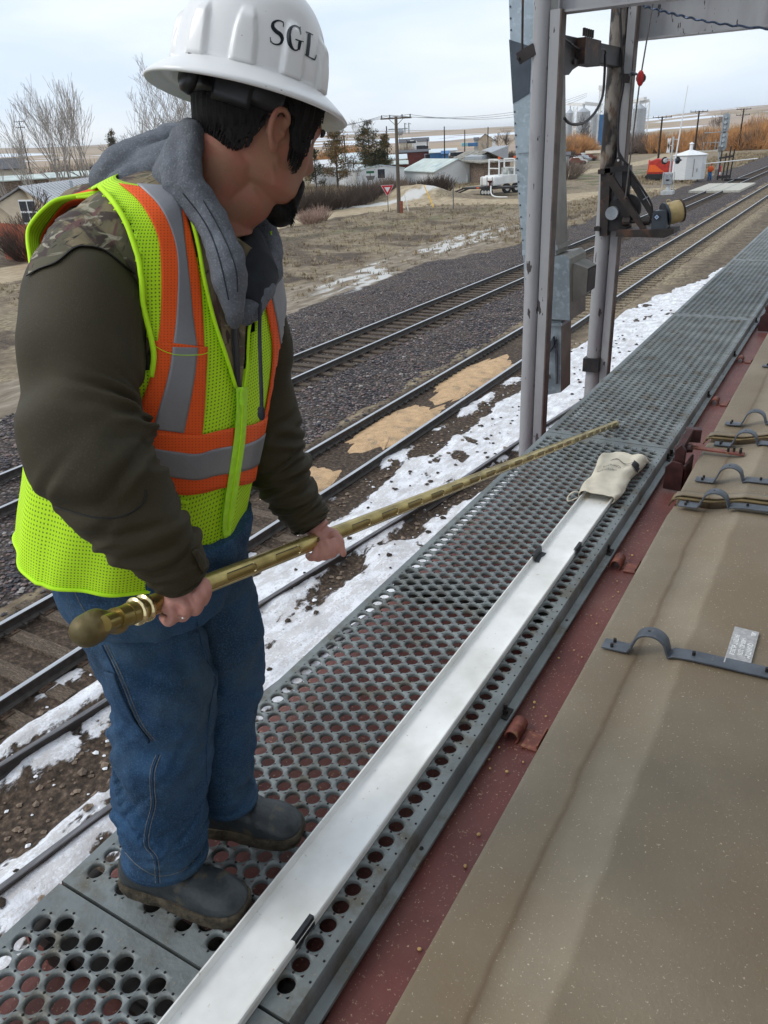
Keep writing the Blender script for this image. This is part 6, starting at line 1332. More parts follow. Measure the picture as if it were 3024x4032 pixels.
def decal(bv, name, mat, parent, left, right, off, ni=30, nj=8, thick=.0015, sc=None, uvs=1.0):
    f = (lambda P: [(x*sc[2]+sc[0], y*sc[2]+sc[1]) for x, y in P]) if sc else (lambda P: P)
    L_, R_ = crom(f(left), ni), crom(f(right), ni); P = []; U = []
    for i in range(ni):
        P.append([onb(bv, *lerp(L_[i], R_[i], j/(nj-1)), off) for j in range(nj)]); U.append([tuple(lerp(L_[i], R_[i], j/(nj-1))/2230.*uvs) for j in range(nj)])
    q = MB(); q.grid(np.array(P), uv=U); o = q.build(name, mat, parent, smooth=True); mod(o, 'SOLIDIFY', thickness=thick, offset=0); return o
def ontube(bv, name, mat, parent, pts, off, r_, n=30, sc=None):
    if sc: pts = [(x*sc[2]+sc[0], y*sc[2]+sc[1]) for x, y in pts]
    q = MB(); q.tube([onb(bv, *p, off) for p in crom(pts, n)], r_, 6); return q.build(name, mat, parent, smooth=True)
def ring(c, A, B, n=48, e=1.0):
    a = np.arange(n)*2*math.pi/n; ca, sa = np.cos(a), np.sin(a)
    return c+np.outer(np.sign(ca)*np.abs(ca)**e, B)+np.outer(np.sign(sa)*np.abs(sa)**e, A)
# cloth and skin
m_skin = pm('skin', (.32, .160, .098), r=.6, var=.12, ns=12, c3=(.38, .150, .100), f3=.50, s3=22, w3=.12, bump=.10, bs=300, sub=.08, c2=(.25, .12, .085), f2=.70, s2=260, w2=.08)
m_hand = pm('skin_hands', (.50, .24, .19), r=.5, var=.12, ns=25, bump=.10, bs=200, sub=.08)
m_hair = pm('hair_black', (.010, .008, .007), r=.60, var=.4, ns=60, bump=.4, bs=350, stretch=(3, 3, .6), spec=.25)
m_olive = pm('jacket_olive', (.040, .032, .014), r=.75, var=.15, ns=8, bump=.15, bs=420, c2=(.055, .046, .028), f2=.62, s2=400)
m_hood = pm('hoodie_grey', (.125, .135, .155), r=.9, var=.14, ns=30, c2=(.20, .215, .24), f2=.60, s2=330, w2=.08, bump=.3, bs=260)
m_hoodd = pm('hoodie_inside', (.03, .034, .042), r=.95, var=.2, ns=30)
m_denim = pm('denim', (.012, .048, .112), r=.85, var=.4, ns=7, c2=(.04, .105, .20), f2=.57, s2=300, w2=.12, c3=(.055, .095, .13), f3=.56, s3=4.5, w3=.16, bump=.35, bs=380)
m_seam = pm('denim_seam', (.02, .055, .115), r=.9, var=.3, ns=60)
m_stitch = pm('denim_stitch', (.16, .17, .17), r=.9, var=.3, ns=200)
m_boot = pm('boot_rubber', (.030, .036, .040), r=.42, var=.3, ns=10, c2=(.09, .078, .052), f2=.62, s2=22, w2=.07, bump=.15, bs=60)
m_sole = pm('boot_sole_muddy', (.065, .052, .034), r=.9, var=.5, ns=25, bump=.5, bs=70)
m_hat = pm('hard_hat_white', (.80, .80, .79), r=.32, var=.03, ns=4, coat=.2, c2=(.45, .42, .38), f2=.74, s2=70, w2=.02)
m_silver = pm('reflective_tape', (.26, .265, .285), r=.45, m=.2, var=.10, ns=8, bump=.06, bs=160)
m_blackp = pm('black_plastic', (.012, .012, .014), r=.35, var=.2)
m_ink = pm('hat_lettering', (.012, .018, .025), r=.4, var=.1)
def mesh_cloth(name, c, dark, dens=620., hole=.56):
    mt = bpy.data.materials.new(name); mt.use_nodes = True; N, L = nodes_of(mt); b = N['Principled BSDF']; b.inputs['Roughness'].default_value = .75
    uv = N.new('ShaderNodeUVMap'); sp_ = N.new('ShaderNodeSeparateXYZ'); L.new(uv.outputs[0], sp_.inputs[0])
    def M(op, a, c_=None):
        x = N.new('ShaderNodeMath'); x.operation = op
        for i, q in enumerate((a, c_)):
            if q is None: continue
            if isinstance(q, (int, float)): x.inputs[i].default_value = q
            else: L.new(q, x.inputs[i])
        return x.outputs[0]
    s_ = M('ABSOLUTE', M('MULTIPLY', M('SINE', M('MULTIPLY', sp_.outputs[0], dens*.85)), M('SINE', M('MULTIPLY', sp_.outputs[1], dens))))
    x = N.new('ShaderNodeMapRange'); x.inputs['From Min'].default_value = hole; x.inputs['From Max'].default_value = hole+.12; L.new(s_, x.inputs['Value'])
    nz_ = N.new('ShaderNodeTexNoise'); nz_.inputs['Scale'].default_value = 9; t_ = N.new('ShaderNodeTexCoord'); L.new(t_.outputs['Object'], nz_.inputs['Vector'])
    m0 = N.new('ShaderNodeMix'); m0.data_type = 'RGBA'; L.new(nz_.outputs['Fac'], m0.inputs[0]); m0.inputs[6].default_value = (*[q*.85 for q in c], 1); m0.inputs[7].default_value = (*[min(1, q*1.1) for q in c], 1)
    m1 = N.new('ShaderNodeMix'); m1.data_type = 'RGBA'; L.new(x.outputs[0], m1.inputs[0]); L.new(m0.outputs[2], m1.inputs[6]); m1.inputs[7].default_value = (*dark, 1); L.new(m1.outputs[2], b.inputs['Base Color'])
    bp = N.new('ShaderNodeBump'); bp.invert = True; bp.inputs['Strength'].default_value = .5; bp.inputs['Distance'].default_value = .002; L.new(x.outputs[0], bp.inputs['Height']); L.new(bp.outputs[0], b.inputs['Normal']); return mt
LIME = (.58, 1.0, .010); ORG = (1.0, .115, .010)
m_lime = mesh_cloth('lime_mesh', LIME, (.13, .30, .015), hole=.70); m_orgm = mesh_cloth('orange_mesh', ORG, (.55, .05, .005), hole=.80)
m_limes = pm('lime_binding', (.56, .98, .015), r=.7, var=.06, ns=20); m_limed = pm('lime_zip', (.50, .92, .05), r=.6, var=.1, ns=40)
def camo():
    mt = bpy.data.materials.new('camo_print'); mt.use_nodes = True; N, L = nodes_of(mt); b = N['Principled BSDF']; b.inputs['Roughness'].default_value = .8
    t_ = N.new('ShaderNodeTexCoord'); prev = None
    for i, (sc_, st_, lo, c_) in enumerate(((9, (1, 1, 1), .5, (.20, .155, .085)), (16, (1, 2.6, 1), .57, (.045, .028, .022)), (13, (2.8, 1, .8), .60, (.115, .05, .045)), (20, (1, 1, 3), .62, (.30, .27, .20)), (30, (3, 1, 1), .64, (.02, .016, .012)))):
        mp_n = N.new('ShaderNodeMapping'); mp_n.inputs['Scale'].default_value = st_; mp_n.inputs['Rotation'].default_value = (.5*i, .8*i, .3*i); mp_n.inputs['Location'].default_value = (i*3.1, 0, 0); L.new(t_.outputs['Object'], mp_n.inputs['Vector'])
        n_ = N.new('ShaderNodeTexNoise'); n_.inputs['Scale'].default_value = sc_; n_.inputs['Detail'].default_value = 5; n_.inputs['Distortion'].default_value = 1.2; L.new(mp_n.outputs[0], n_.inputs['Vector'])
        r_ = N.new('ShaderNodeMapRange'); r_.inputs['From Min'].default_value = lo-.03; r_.inputs['From Max'].default_value = lo+.03; L.new(n_.outputs['Fac'], r_.inputs['Value'])
        x = N.new('ShaderNodeMix'); x.data_type = 'RGBA'; L.new(r_.outputs[0], x.inputs[0])
        if prev is None: x.inputs[6].default_value = (.085, .075, .042, 1)
        else: L.new(prev, x.inputs[6])
        x.inputs[7].default_value = (*c_, 1); prev = x.outputs[2]
    L.new(prev, b.inputs['Base Color']); return mt
m_camo = camo()
man = thing('person', (-1.08, .90, WZ), 'man in white hard hat and lime vest standing on the walkway holding a brass probe', 'person')
# ---- head frame
th, ph = R(25), R(66)
hh = V3(math.cos(ph), math.sin(ph), 0); HF = math.cos(th)*hh-math.sin(th)*UPZ; HU = math.cos(th)*UPZ+math.sin(th)*hh; HR = np.cross(HF, HU)
HC = PD(1002, 526, 1.26)
def HL(r_, f_, u_): return HC+HR*r_+HF*f_+HU*u_
HZ = [-.096, -.087, -.073, -.050, -.02, .01, .04, .07, .10, .122, .130]
HFr = [.062, .082, .092, .098, .100, .098, .104, .100, .080, .044, .010]
HBk = [.020, -.01, -.040, -.068, -.084, -.094, -.098, -.096, -.080, -.045, -.012]
HW = [.028, .046, .060, .067, .069, .072, .0755, .075, .064, .040, .012]
def head_pt(az, z, off=0.0):
    fr, bk, w = np.interp(z, HZ, HFr), np.interp(z, HZ, HBk), np.interp(z, HZ, HW)
    c = (fr+bk)/2; l_ = (fr-bk)/2; e = .92
    ca, sa = math.cos(az), math.sin(az); y = c+np.sign(ca)*abs(ca)**e*(l_+off); x = np.sign(sa)*abs(sa)**e*(w+off)
    if ca > 0:
        g = math.exp(-(x/.012)**2); nb = np.interp(z, [-.035, -.024, -.012, .01, .035, .05], [0, .016, .026, .016, .004, 0]); y += g*nb
        g2 = math.exp(-(x/.024)**2); y += g2*(.006*math.exp(-((z+.050)/.007)**2)+.005*math.exp(-((z+.062)/.006)**2)-.004*math.exp(-((z+.056)/.004)**2))
        y += .006*math.exp(-((z-.044)/.010)**2)*math.exp(-(x/.055)**4)
        y -= .010*(math.exp(-((abs(x)-.032)/.014)**2))*math.exp(-((z-.022)/.012)**2)
        x += np.sign(x)*(.005*math.exp(-((z+.004)/.016)**2)-.004*math.exp(-((z+.040)/.018)**2)*(y > .02)+.003*math.exp(-((z+.068)/.012)**2))*(1 if abs(x) > .03 else 0)
    return HL(x, y, z)
body = MB()
zs = np.concatenate([np.linspace(-.096, .122, 60), [.127, .130]]); naz = 96
body.grid(np.array([[head_pt(a, z) for a in np.arange(naz)*2*math.pi/naz] for z in zs]), closed=True, caps=True)
for s_ in (1, -1):                                   # ears: curled rim, bowl and lobe
    P = [HL(s_*(.073+.012*k3), y, z) for (y, z, k3) in ((.010, .005, .2), (.013, .017, .6), (.006, .027, 1.2), (-.007, .030, 1.6), (-.017, .023, 1.7), (-.020, .008, 1.6), (-.016, -.007, 1.3), (-.008, -.019, .9), (.002, -.026, .4), (.007, -.019, .2))]
    body.tube(crom(P, 26), [.0038+.0012*math.sin(i/25*3.1) for i in range(26)], 8)
    body.ell(HL(s_*.077, -.004, .004), (.006, .016, .026), 14, 10, M=np.array([HR, HF, HU]).T)
    body.ell(HL(s_*.077, .001, -.022), (.006, .008, .010), 12, 8, M=np.array([HR, HF, HU]).T)
    body.ell(HL(s_*.078, .010, .000), (.006, .004, .007), 10, 8, M=np.array([HR, HF, HU]).T)
# torso frame
def rc(uedge, v, d, a, b):                           # torso ring whose far outline is seen at uedge
    u = uedge-300
    for _ in range(4):
        ky = kim((0, 1, 0), u, v)[0]/d; kx = kim((1, 0, -.2), u, v)[0]/d; u = uedge-math.hypot(a*ky, b*kx)
    return u
TR = []
for uedge, v, d, a, b in ((962, 2075, 1.50, .218, .172), (985, 1950, 1.47, .218, .176), (1028, 1750, 1.43, .220, .176), (1068, 1550, 1.40, .228, .176), (1108, 1380, 1.375, .238, .168), (1134, 1230, 1.355, .245, .160), (1120, 1110, 1.34, .235, .150)):
    TR.append((PD(rc(uedge, v, d, a, b), v, d), a, b))
c_top = TR[-1][0]
TR += [(c_top+V3(.010, .01, .068), .222, .135), (c_top+V3(.020, .018, .125), .185, .112), (c_top+V3(.035, .03, .158), .125, .09), (c_top+V3(.045, .035, .172), .08, .07)]
lean = unit(V3(1, .0, -.16))
TC = crom([np.concatenate([c, [a, b]]) for c, a, b in TR], 60)
def torso(off=0., t0=0, t1=60, n=80, fold=0):
    P = []
    for i in range(t0, t1):
        c, a, b = TC[i][:3], TC[i][3]+off, TC[i][4]+off; r_ = ring(c, V3(0, 1, 0)*a, lean*b, n, .92)
        if fold:
            an = np.arange(n)*2*math.pi/n; nrm = r_-c; nrm /= np.linalg.norm(nrm, axis=1)[:, None]; lo = max(0, 1-i/26)
            amp = fold*(.3+lo)*(np.sin(an*7+.12*i)+.6*np.sin(an*13-.2*i+1)); r_ = r_+nrm*amp[:, None]
        P.append(r_)
    return np.array(P)
body.grid(torso(-.03), closed=True, caps=True)
nk0 = TC[54][:3]+V3(.035, .02, -.05); nk1 = HL(0, -.030, -.045)
body.tube([nk0-V3(.0, 0, .04), nk0, lerp(nk0, nk1, .5)+V3(-.008, 0, 0), nk1, HL(0, -.02, -.0)], [.070, .064, .060, .060, .050], 28)
body.tube([HL(0, .040, -.068), HL(0, .02, -.085), lerp(HL(0, .01, -.085), nk0, .5)+HF*.01, nk0+V3(.01, .0, 0)], [.040, .050, .054, .054], 24)
ARM_N = [(PD(u, v, d), r_*d/F_PX) for u, v, d, r_ in ((419, 935, 1.26, 130), (359, 1010, 1.21, 180), (337, 1130, 1.18, 211), (337, 1330, 1.15, 237), (317, 1560, 1.14, 228), (342, 1735, 1.13, 235), (428, 1905, 1.14, 215), (550, 2060, 1.17, 178), (655, 2180, 1.21, 139), (728, 2272, 1.245, 105))]
ARM_F = [(PD(u, v, d), r_*d/F_PX) for u, v, d, r_ in ((1010, 1180, 1.46, 100), (1035, 1330, 1.50, 108), (1040, 1520, 1.55, 118), (1060, 1720, 1.59, 128), (1115, 1880, 1.63, 112), (1180, 1990, 1.66, 92), (1232, 2062, 1.67, 76))]
for AR in (ARM_N, ARM_F):
    P = crom([np.append(p, r_) for p, r_ in AR], 24); body.tube(P[:, :3], np.minimum(P[:, 3]*.55, .05), 16)
# hands: palm slab and five bent fingers each
def chain(pts, rad): q = crom([np.append(PD(*p), r_) for p, r_ in zip(pts, rad)], 12); hands.tube(q[:, :3], q[:, 3], 10); hands.ell(q[-1, :3], (q[-1, 3],)*3, 10, 8)
hands = body
def palm(a, b, c, d, th_):                          # four corners given as sight points
    A_, B_, C_, D_ = (PD(*p) for p in (a, b, c, d))
    for i in range(9):
        for j in range(7):
            p = lerp(lerp(A_, B_, i/8), lerp(D_, C_, i/8), j/6); e = 1-.25*abs(j/3-1)**2; hands.ell(p, (th_*e,)*3, 8, 6)
palm((719, 2253, 1.255), (802, 2296, 1.232), (656, 2396, 1.236), (652, 2330, 1.26), .0135)
hands.tube([PD(674, 2238, 1.25), PD(719, 2303, 1.255)], [.030, .026], 16)
for pts in (((802, 2293, 1.232), (812, 2330, 1.232), (796, 2370, 1.252), (774, 2363, 1.29)), ((769, 2330, 1.228), (784, 2370, 1.228), (769, 2406, 1.250), (746, 2390, 1.29)), ((719, 2363, 1.229), (736, 2400, 1.229), (719, 2430, 1.252), (696, 2416, 1.29)), ((669, 2388, 1.233), (686, 2423, 1.236), (664, 2448, 1.258), (644, 2430, 1.29))):
    chain(pts, (.0102, .0100, .0092, .0085))
chain(((652, 2340, 1.262), (624, 2373, 1.262), (602, 2390, 1.275), (584, 2402, 1.292)), (.015, .0125, .0115, .0095))
palm((1245, 2075, 1.665), (1318, 2098, 1.665), (1312, 2132, 1.655), (1262, 2138, 1.65), .0125)
hands.tube([PD(1225, 2055, 1.67), PD(1268, 2090, 1.668)], [.030, .024], 16)
for pts, rr_ in ((((1308, 2100, 1.655), (1336, 2128, 1.645), (1342, 2155, 1.64), (1352, 2180, 1.64)), (.0125, .0105, .0092, .0078)),
            (((1305, 2128, 1.64), (1318, 2158, 1.632), (1308, 2182, 1.635), (1288, 2180, 1.66)), (.0115, .0105, .0098, .0085)),
            (((1282, 2132, 1.64), (1296, 2162, 1.630), (1284, 2190, 1.633), (1262, 2188, 1.66)), (.0115, .0105, .0098, .0085)),
            (((1262, 2138, 1.64), (1272, 2168, 1.630), (1256, 2196, 1.634), (1236, 2192, 1.66)), (.011, .010, .0095, .0082)),
            (((1245, 2142, 1.645), (1246, 2172, 1.632), (1228, 2196, 1.636), (1214, 2188, 1.66)), (.010, .009, .0085, .0075))):
    chain(pts, rr_)
LEG_N = [(PD(u, v, d), r_*d/F_PX) for u, v, d, r_ in ((500, 2230, 1.49, 200), (530, 2380, 1.51, 225), (590, 2560, 1.55, 218), (640, 2750, 1.60, 200), (642, 2930, 1.66, 184), (640, 3100, 1.71, 172), (643, 3240, 1.755, 166), (650, 3345, 1.785, 160))]
LEG_F = [(PD(u, v, d), r_*d/F_PX) for u, v, d, r_ in ((800, 2200, 1.58, 160), (852, 2380, 1.64, 160), (875, 2560, 1.70, 152), (878, 2740, 1.76, 140), (880, 2900, 1.82, 126), (890, 3040, 1.88, 114), (900, 3130, 1.92, 110))]
for LG in (LEG_N, LEG_F):
    P = crom([np.append(p, r_) for p, r_ in LG], 20); body.tube(P[:, :3], P[:, 3]*.55, 16)
body.ell(PD(640, 2180, 1.52), (.12, .15, .10), 20, 12)
for f0, f1 in (((-1.21, .765), (-.97, .815)), ((-1.20, .985), (-.98, 1.045))): body.tube([V3(*f0, WZ+.045)+V3(.08, .01, 0), V3(*f1, WZ+.042)-V3(.06, .01, 0)], [.024, .022], 12); body.tube([V3(*f0, WZ+.045)+V3(.08, .01, 0), V3(f0[0]+.10, f0[1]+.02, WZ+.35)], [.024, .04], 12)
b_o = bake(body, 'body', m_skin, man, voxel=.0027, smooth=2)
# hands are a little ruddier: second material on the same continuous body
b_o.data.materials.append(m_hand); ctr_ = np.zeros(len(b_o.data.polygons)*3); b_o.data.polygons.foreach_get('center', ctr_); ctr_ = ctr_.reshape(-1, 3)+wloc(b_o)
hn, hf_ = PD(735, 2360, 1.25), PD(1285, 2130, 1.65)
mi_ = ((np.linalg.norm(ctr_-hn, axis=1) < .13) | (np.linalg.norm(ctr_-hf_, axis=1) < .13)).astype(int); b_o.data.polygons.foreach_set('material_index', mi_); b_o.data.update()
q = MB(); c = PD(712, 2425, 1.230); q.tube([c+V3(.0112*math.cos(a)*.75, .0112*math.cos(a)*.66*0, .0112*math.sin(a)*.3)+unit(ray(728, 2440))*.0112*math.sin(a)*.9 for a in np.linspace(0, 6.28, 20)], .0013, 6); q.build('ring', pm('silver_ring', (.8, .78, .74), r=.2, m=1.0), man)
for s_ in (1, -1):
    q = MB(); q.ell(HL(s_*.031, .076, .022), (.0118,)*3, 16, 10); e_o = q.build('eye', pm('eye_white', (.7, .68, .65), r=.2), man, smooth=True)
    q = MB(); q.ell(HL(s_*.031, .0868, .022), (.005, .003, .005), 10, 6, M=np.array([HR, HF, HU]).T); q.build('iris', m_ink, e_o)
    q = MB(); q.tube([head_pt(s_*a, .040+.004*math.sin((a-.1)*4), .003) for a in np.linspace(.18, .62, 10)], [.002, .003, .0035, .004, .004, .004, .0035, .003, .002, .001], 6); q.build('eyebrow', m_hair, man)
# ---- hair, sideburn, beard
AZ = np.radians([0, 40, 50, 57, 62, 68, 74, 79, 85, 96, 103, 115, 130, 180]); ZH = [.075, .072, .055, .01, -.025, -.038, -.034, -.004, .036, .034, .004, -.030, -.042, -.050]
hz = lambda az: float(np.interp(abs(az), AZ, ZH)) if abs(az) <= math.pi else 0
q = MB(); nA_ = 240; P = []
for k in range(26):
    row = []
    for i in range(nA_):
        a = -math.pi+2*math.pi*i/nA_; z0 = hz(a)+.004*math.sin(37*a)+.003*math.sin(91*a); z = z0+(.118-z0)*(k/25)**1.1; back = max(0, -math.cos(a)); f = sstep(0, .25, k/25)
        row.append(head_pt(a, z, -.001+f*(.010+.006*back)+.0012*math.sin(a*140)*f))
    P.append(row)
q.grid(np.array(P), closed=True, caps=True); hair = q.build('hair', m_hair, man, smooth=True)
q = MB(); rh = random.Random(4)
for i in range(1500):
    a = rh.uniform(R(48), R(200)) * rh.choice((1, 1, 1, -1)); a = (a+math.pi) % (2*math.pi)-math.pi; z0 = hz(a); z = z0+rh.uniform(.0, .040); sweep = -.10 if abs(a) > R(90) else .03
    lt = rh.uniform(.008, .018); p0 = head_pt(a, z, .010); p1 = head_pt(a-np.sign(a)*sweep*.5, z-lt*.6, .010); p2 = head_pt(a-np.sign(a)*sweep, max(z-lt, z0-.009), .0035)
    q.tube([p0, p1, p2], [.0013, .0011, .0002], 3, cap=False)
q.build('strands', m_hair, hair)
q = MB()
for y_, z_, rx, ry, rz_ in ((.086, -.080, .031, .024, .022), (.082, -.100, .029, .024, .024), (.066, -.098, .033, .028, .018), (.096, -.068, .026, .010, .013)): q.ell(HL(0, y_, z_), (rx, ry, rz_), 18, 12, M=np.array([HR, HF, HU]).T)
for s_ in (1, -1):
    q.tube([head_pt(s_*a, z, .001) for a, z in ((.06, -.040), (.30, -.041), (.42, -.050), (.46, -.064), (.46, -.078))], [.0045, .005, .006, .009, .014], 10)
beard = bake(q, 'beard', m_hair, man, voxel=.0035, smooth=3)
q = MB()
for i in range(1100):
    a = rh.gauss(0, .55); z = rh.uniform(-.108, -.062); o = HL(.032*math.sin(a), .080+.022*math.cos(a), z); dv = unit(HR*math.sin(a)*.6+HF*math.cos(a)*.5-HU*rh.uniform(.4, 1.6)); q.tube([o-dv*.004, o+dv*rh.uniform(.004, .012)], [.0009, .0002], 3, cap=False)
q.build('strands', m_hair, beard)
# ---- hard hat
BC = (0, -.026, .060)
ht_ = R(-9); HFt = math.cos(ht_)*HF-math.sin(ht_)*HU; HUt = math.cos(ht_)*HU+math.sin(ht_)*HF
def HT_(x, y, z): return HC+HR*x+HF*BC[1]+HU*BC[2]+HFt*(y-BC[1])+HUt*(z-BC[2])
def hatp(a, t, off=0):                               # t 0 brim edge .. .3 brim root .. 1 crown
    bump = 0
    if t < .3:
        s_ = t/.3; f_, r_ = lerp(.167, .126, s_), lerp(.148, .106, s_); u_ = lerp(-.020, .012, s_**.8)
    else:
        s_ = (t-.3)/.7; el = s_*math.pi/2; cf, sf = math.cos(el)**.72, math.sin(el)**.88; f_, r_ = .123*cf, .104*cf; u_ = .012+.142*sf
        for a0 in (R(48), R(84), R(120), R(156), R(-48), R(-84), R(-120), R(-156)):
            da = (a-a0+math.pi) % (2*math.pi)-math.pi; w = .165*(1-.55*min(s_/.34, 1)**2); k_ = (1-sstep(w*.72, w, abs(da)))*(1-sstep(.24, .34, s_)); bump = max(bump, .0075*k_)
        bump += .004*math.exp(-((r_*math.sin(a))/.012)**2)*sstep(.25, .5, s_)
    bump += off
    x, y = math.sin(a)*(r_+bump), math.cos(a)*(f_+bump); return HT_(BC[0]+x, BC[1]+y, BC[2]+u_)
tt = np.concatenate([np.linspace(0, .29, 9), np.linspace(.30, .995, 64)]); q = MB(); na = 260
top = [[hatp(a, t) for a in np.arange(na)*2*math.pi/na] for t in tt]
inn = [[hatp(a, max(t, .0), -.0032) for a in np.arange(na)*2*math.pi/na] for t in tt[::4]]
inn = [[p-HU*.0035 for p in row] for row in inn]
q.grid(np.array(inn[::-1]+top), closed=True, flip=False); hat = q.build('hard_hat', m_hat, man, smooth=True); hb_ = bvh_of(hat)
Q7 = (600, 0, .4822)
def stroke(pts, name='hat_letter'):                  # pts (x, y, width) in one continuous brush stroke
    C_ = crom(pts, 40); P = []; T_ = np.gradient(C_[:, :2], axis=0); T_ /= np.linalg.norm(T_, axis=1)[:, None]+1e-9
    for i in range(len(C_)):
        n_ = V3(-T_[i][1], T_[i][0], 0)[:2]; P.append([onb(hb_, *((C_[i, :2]+n_*C_[i, 2]*s_)*Q7[2]+np.array(Q7[:2])), .0009) for s_ in (-.5, 0, .5)])
    return P
def letter(strokes, name):
    q = MB()
    for s_ in strokes: q.grid(np.array(stroke(s_)))
    q.build(name, m_ink, hat)
letter([[(1066, 222, 5), (1068, 190, 8), (1045, 172, 10), (1012, 172, 16), (985, 190, 24), (982, 225, 30), (1010, 258, 32), (1045, 285, 32), (1060, 325, 28), (1040, 358, 18), (1005, 364, 12), (975, 350, 9), (962, 325, 6)], [(1068, 178, 5), (1067, 222, 7)], [(961, 305, 6), (964, 348, 6)]], 'letter_S')
letter([[(1205, 262, 6), (1198, 232, 8), (1170, 213, 10), (1138, 222, 18), (1117, 262, 30), (1115, 320, 32), (1128, 375, 28), (1155, 408, 14), (1182, 408, 12), (1200, 385, 10)], [(1203, 218, 6), (1210, 285, 7)], [(1165, 322, 10), (1200, 334, 10), (1232, 342, 9)], [(1205, 335, 26), (1198, 370, 26), (1192, 408, 18)]], 'letter_G')
letter([[(1278, 275, 26), (1275, 340, 28), (1268, 400, 28), (1262, 455, 28)], [(1250, 262, 9), (1280, 272, 9), (1308, 288, 8)], [(1243, 446, 9), (1280, 468, 10), (1318, 488, 14)], [(1318, 492, 14), (1330, 470, 9), (1335, 448, 5)]], 'letter_L')
q = MB()
P = [[head_pt(a, z, .020-.004*abs(z-.042)/.02) for a in np.linspace(R(95), R(265), 40)] for z in np.linspace(.018, .064, 6)]
q.grid(np.array(P)); o = q.build('suspension_band', m_blackp, hat, smooth=True); mod(o, 'SOLIDIFY', thickness=.003)
q = MB(); P = [[head_pt(a, z, .025) for a in np.linspace(R(118), R(150), 10)] for z in np.linspace(.006, .066, 6)]; q.grid(np.array(P)); o = q.build('strap_pad', m_blackp, hat, smooth=True); mod(o, 'SOLIDIFY', thickness=.005)
kb = onb(hb_, 0, 0, 0)*0+PD(778, 385, 1.20)
q = MB(); ax_ = unit(HL(0, -1, .0)-HC)
kc = HL(.030, -.130, .028); e1, e2 = unit(np.cross(ax_, HU)), HU
P = []
for w_, s_ in ((0, 1.0), (.012, .95), (.018, .7)): P.append([kc+ax_*w_+e1*.021*s_*math.cos(a)*(1-.35*math.sin(a))+e2*(.034*s_*math.sin(a)+.006) for a in np.arange(24)*2*math.pi/24])
q.grid(np.array(P), closed=True, caps=True); q.build('ratchet_knob', m_blackp, hat, smooth=True)
def creases(n, seed, t0, t1, depth, wt=(.010, .022), sl=.05):
    r_ = random.Random(seed); return [(r_.uniform(t0, t1), r_.uniform(0, 6.28), r_.uniform(-sl, sl), r_.uniform(.5, 1.3), depth*r_.uniform(.4, 1.2), r_.uniform(*wt)) for _ in range(n)]
def crease_disp(t, a, L_):
    d = np.zeros_like(a)
    for tc_, ac, sl, wa, dp, w in L_:
        da = (a-ac+math.pi) % (2*math.pi)-math.pi; x = (t-tc_-sl*da)/w; d += dp*np.exp(-(da/wa)**2)*(-np.exp(-x*x)+.75*np.exp(-((x-1.9)/1.1)**2)+.4*np.exp(-((x+2.0)/1.2)**2))
    return d
# ---- jacket torso and sleeves
def sleeve(AR, name, n=150, k=96, seed=0, yoke=True):
    CR_ = creases(46, int(seed*10)+3, .42, 1.0, .105, (.006, .018))+creases(16, int(seed*10)+9, .10, .5, .05, (.02, .05))
    C_ = crom([np.append(p, r_) for p, r_ in AR], n); T_ = np.gradient(C_[:, :3], axis=0); T_ /= np.linalg.norm(T_, axis=1)[:, None]; x = unit(np.cross(T_[0], V3(0, 0, 1))); P = []; X_ = []
    for i in range(n):
        x = unit(x-T_[i]*(x@T_[i])); y = np.cross(T_[i], x); t = i/(n-1); a = np.arange(k)*2*math.pi/k
        el = sstep(.38, .58, t)*sstep(.96, .70, t)
        rr_ = C_[i, 3]*(1+.018*np.sin(3*a+5*t+seed)*(.5+el)+.050*el*np.sin(40*t+2.6*np.cos(a+seed)+1.1*np.sin(2*a)+seed)+.028*np.sin(17*t+3*np.cos(a+1)+seed)+.02*np.sin(29*t+2*np.sin(a*2)+seed)*el+.03*sstep(.8, .97, t)*np.sin(46*t+np.cos(a)*2)+.018*np.sin(13*t+2*np.cos(a*1+1)))
        rr_ = rr_*(1+crease_disp(t, a, CR_))
        if i == n-1: rr_ = rr_*.9
        P.append(C_[i, :3]+rr_[:, None]*(np.cos(a)[:, None]*x+np.sin(a)[:, None]*y)); X_.append((x, y))
    P = np.array(P); q = MB()
    for i in range(n-1):
        for j in range(k):
            pass
    lim = [(.150+.05*math.cos(2*math.pi*j/k*1-1.2)) for j in range(k)]
    msk = np.array([[i/(n-1) < lim[j] for j in range(k)] for i in range(n)])
    if yoke:
        q.grid(P, closed=True, mask=msk, m=1); q.grid(P, closed=True, mask=~msk, m=0); q.add(P[0], [tuple(range(k))], m=1)
    else: q.grid(P, closed=True)
    q.add(P[-1][::-1], [tuple(range(k))], m=0); q.add(np.concatenate([P[-1], P[-1]*.25+P[-1].mean(0)*.75-T_[-1]*.02]), [(j, (j+1) % k, k+(j+1) % k, k+j) for j in range(k)], m=0)
    o = q.build(name, [m_olive, m_camo] if yoke else m_olive, man, smooth=True); mod(o, 'WELD', merge_threshold=.0004); return o, C_, T_
q = MB(); q.grid(torso(-.012, 4, 60), closed=True, caps=True); q.build('jacket', m_camo, man, smooth=True)
sN, CN, TN = sleeve(ARM_N, 'jacket_sleeve', seed=0.4); sF, CF, TF = sleeve(ARM_F, 'jacket_sleeve', seed=2.0)
sF.data.materials[1] = m_olive
bvN = bvh_of(sN)
ontube(bvN, 'sleeve_seam', m_blackp, sN, [(112, 1090), (160, 1062), (227, 1037), (290, 986), (337, 976), (407, 990), (470, 1037), (545, 1100)], .0032, .0011)
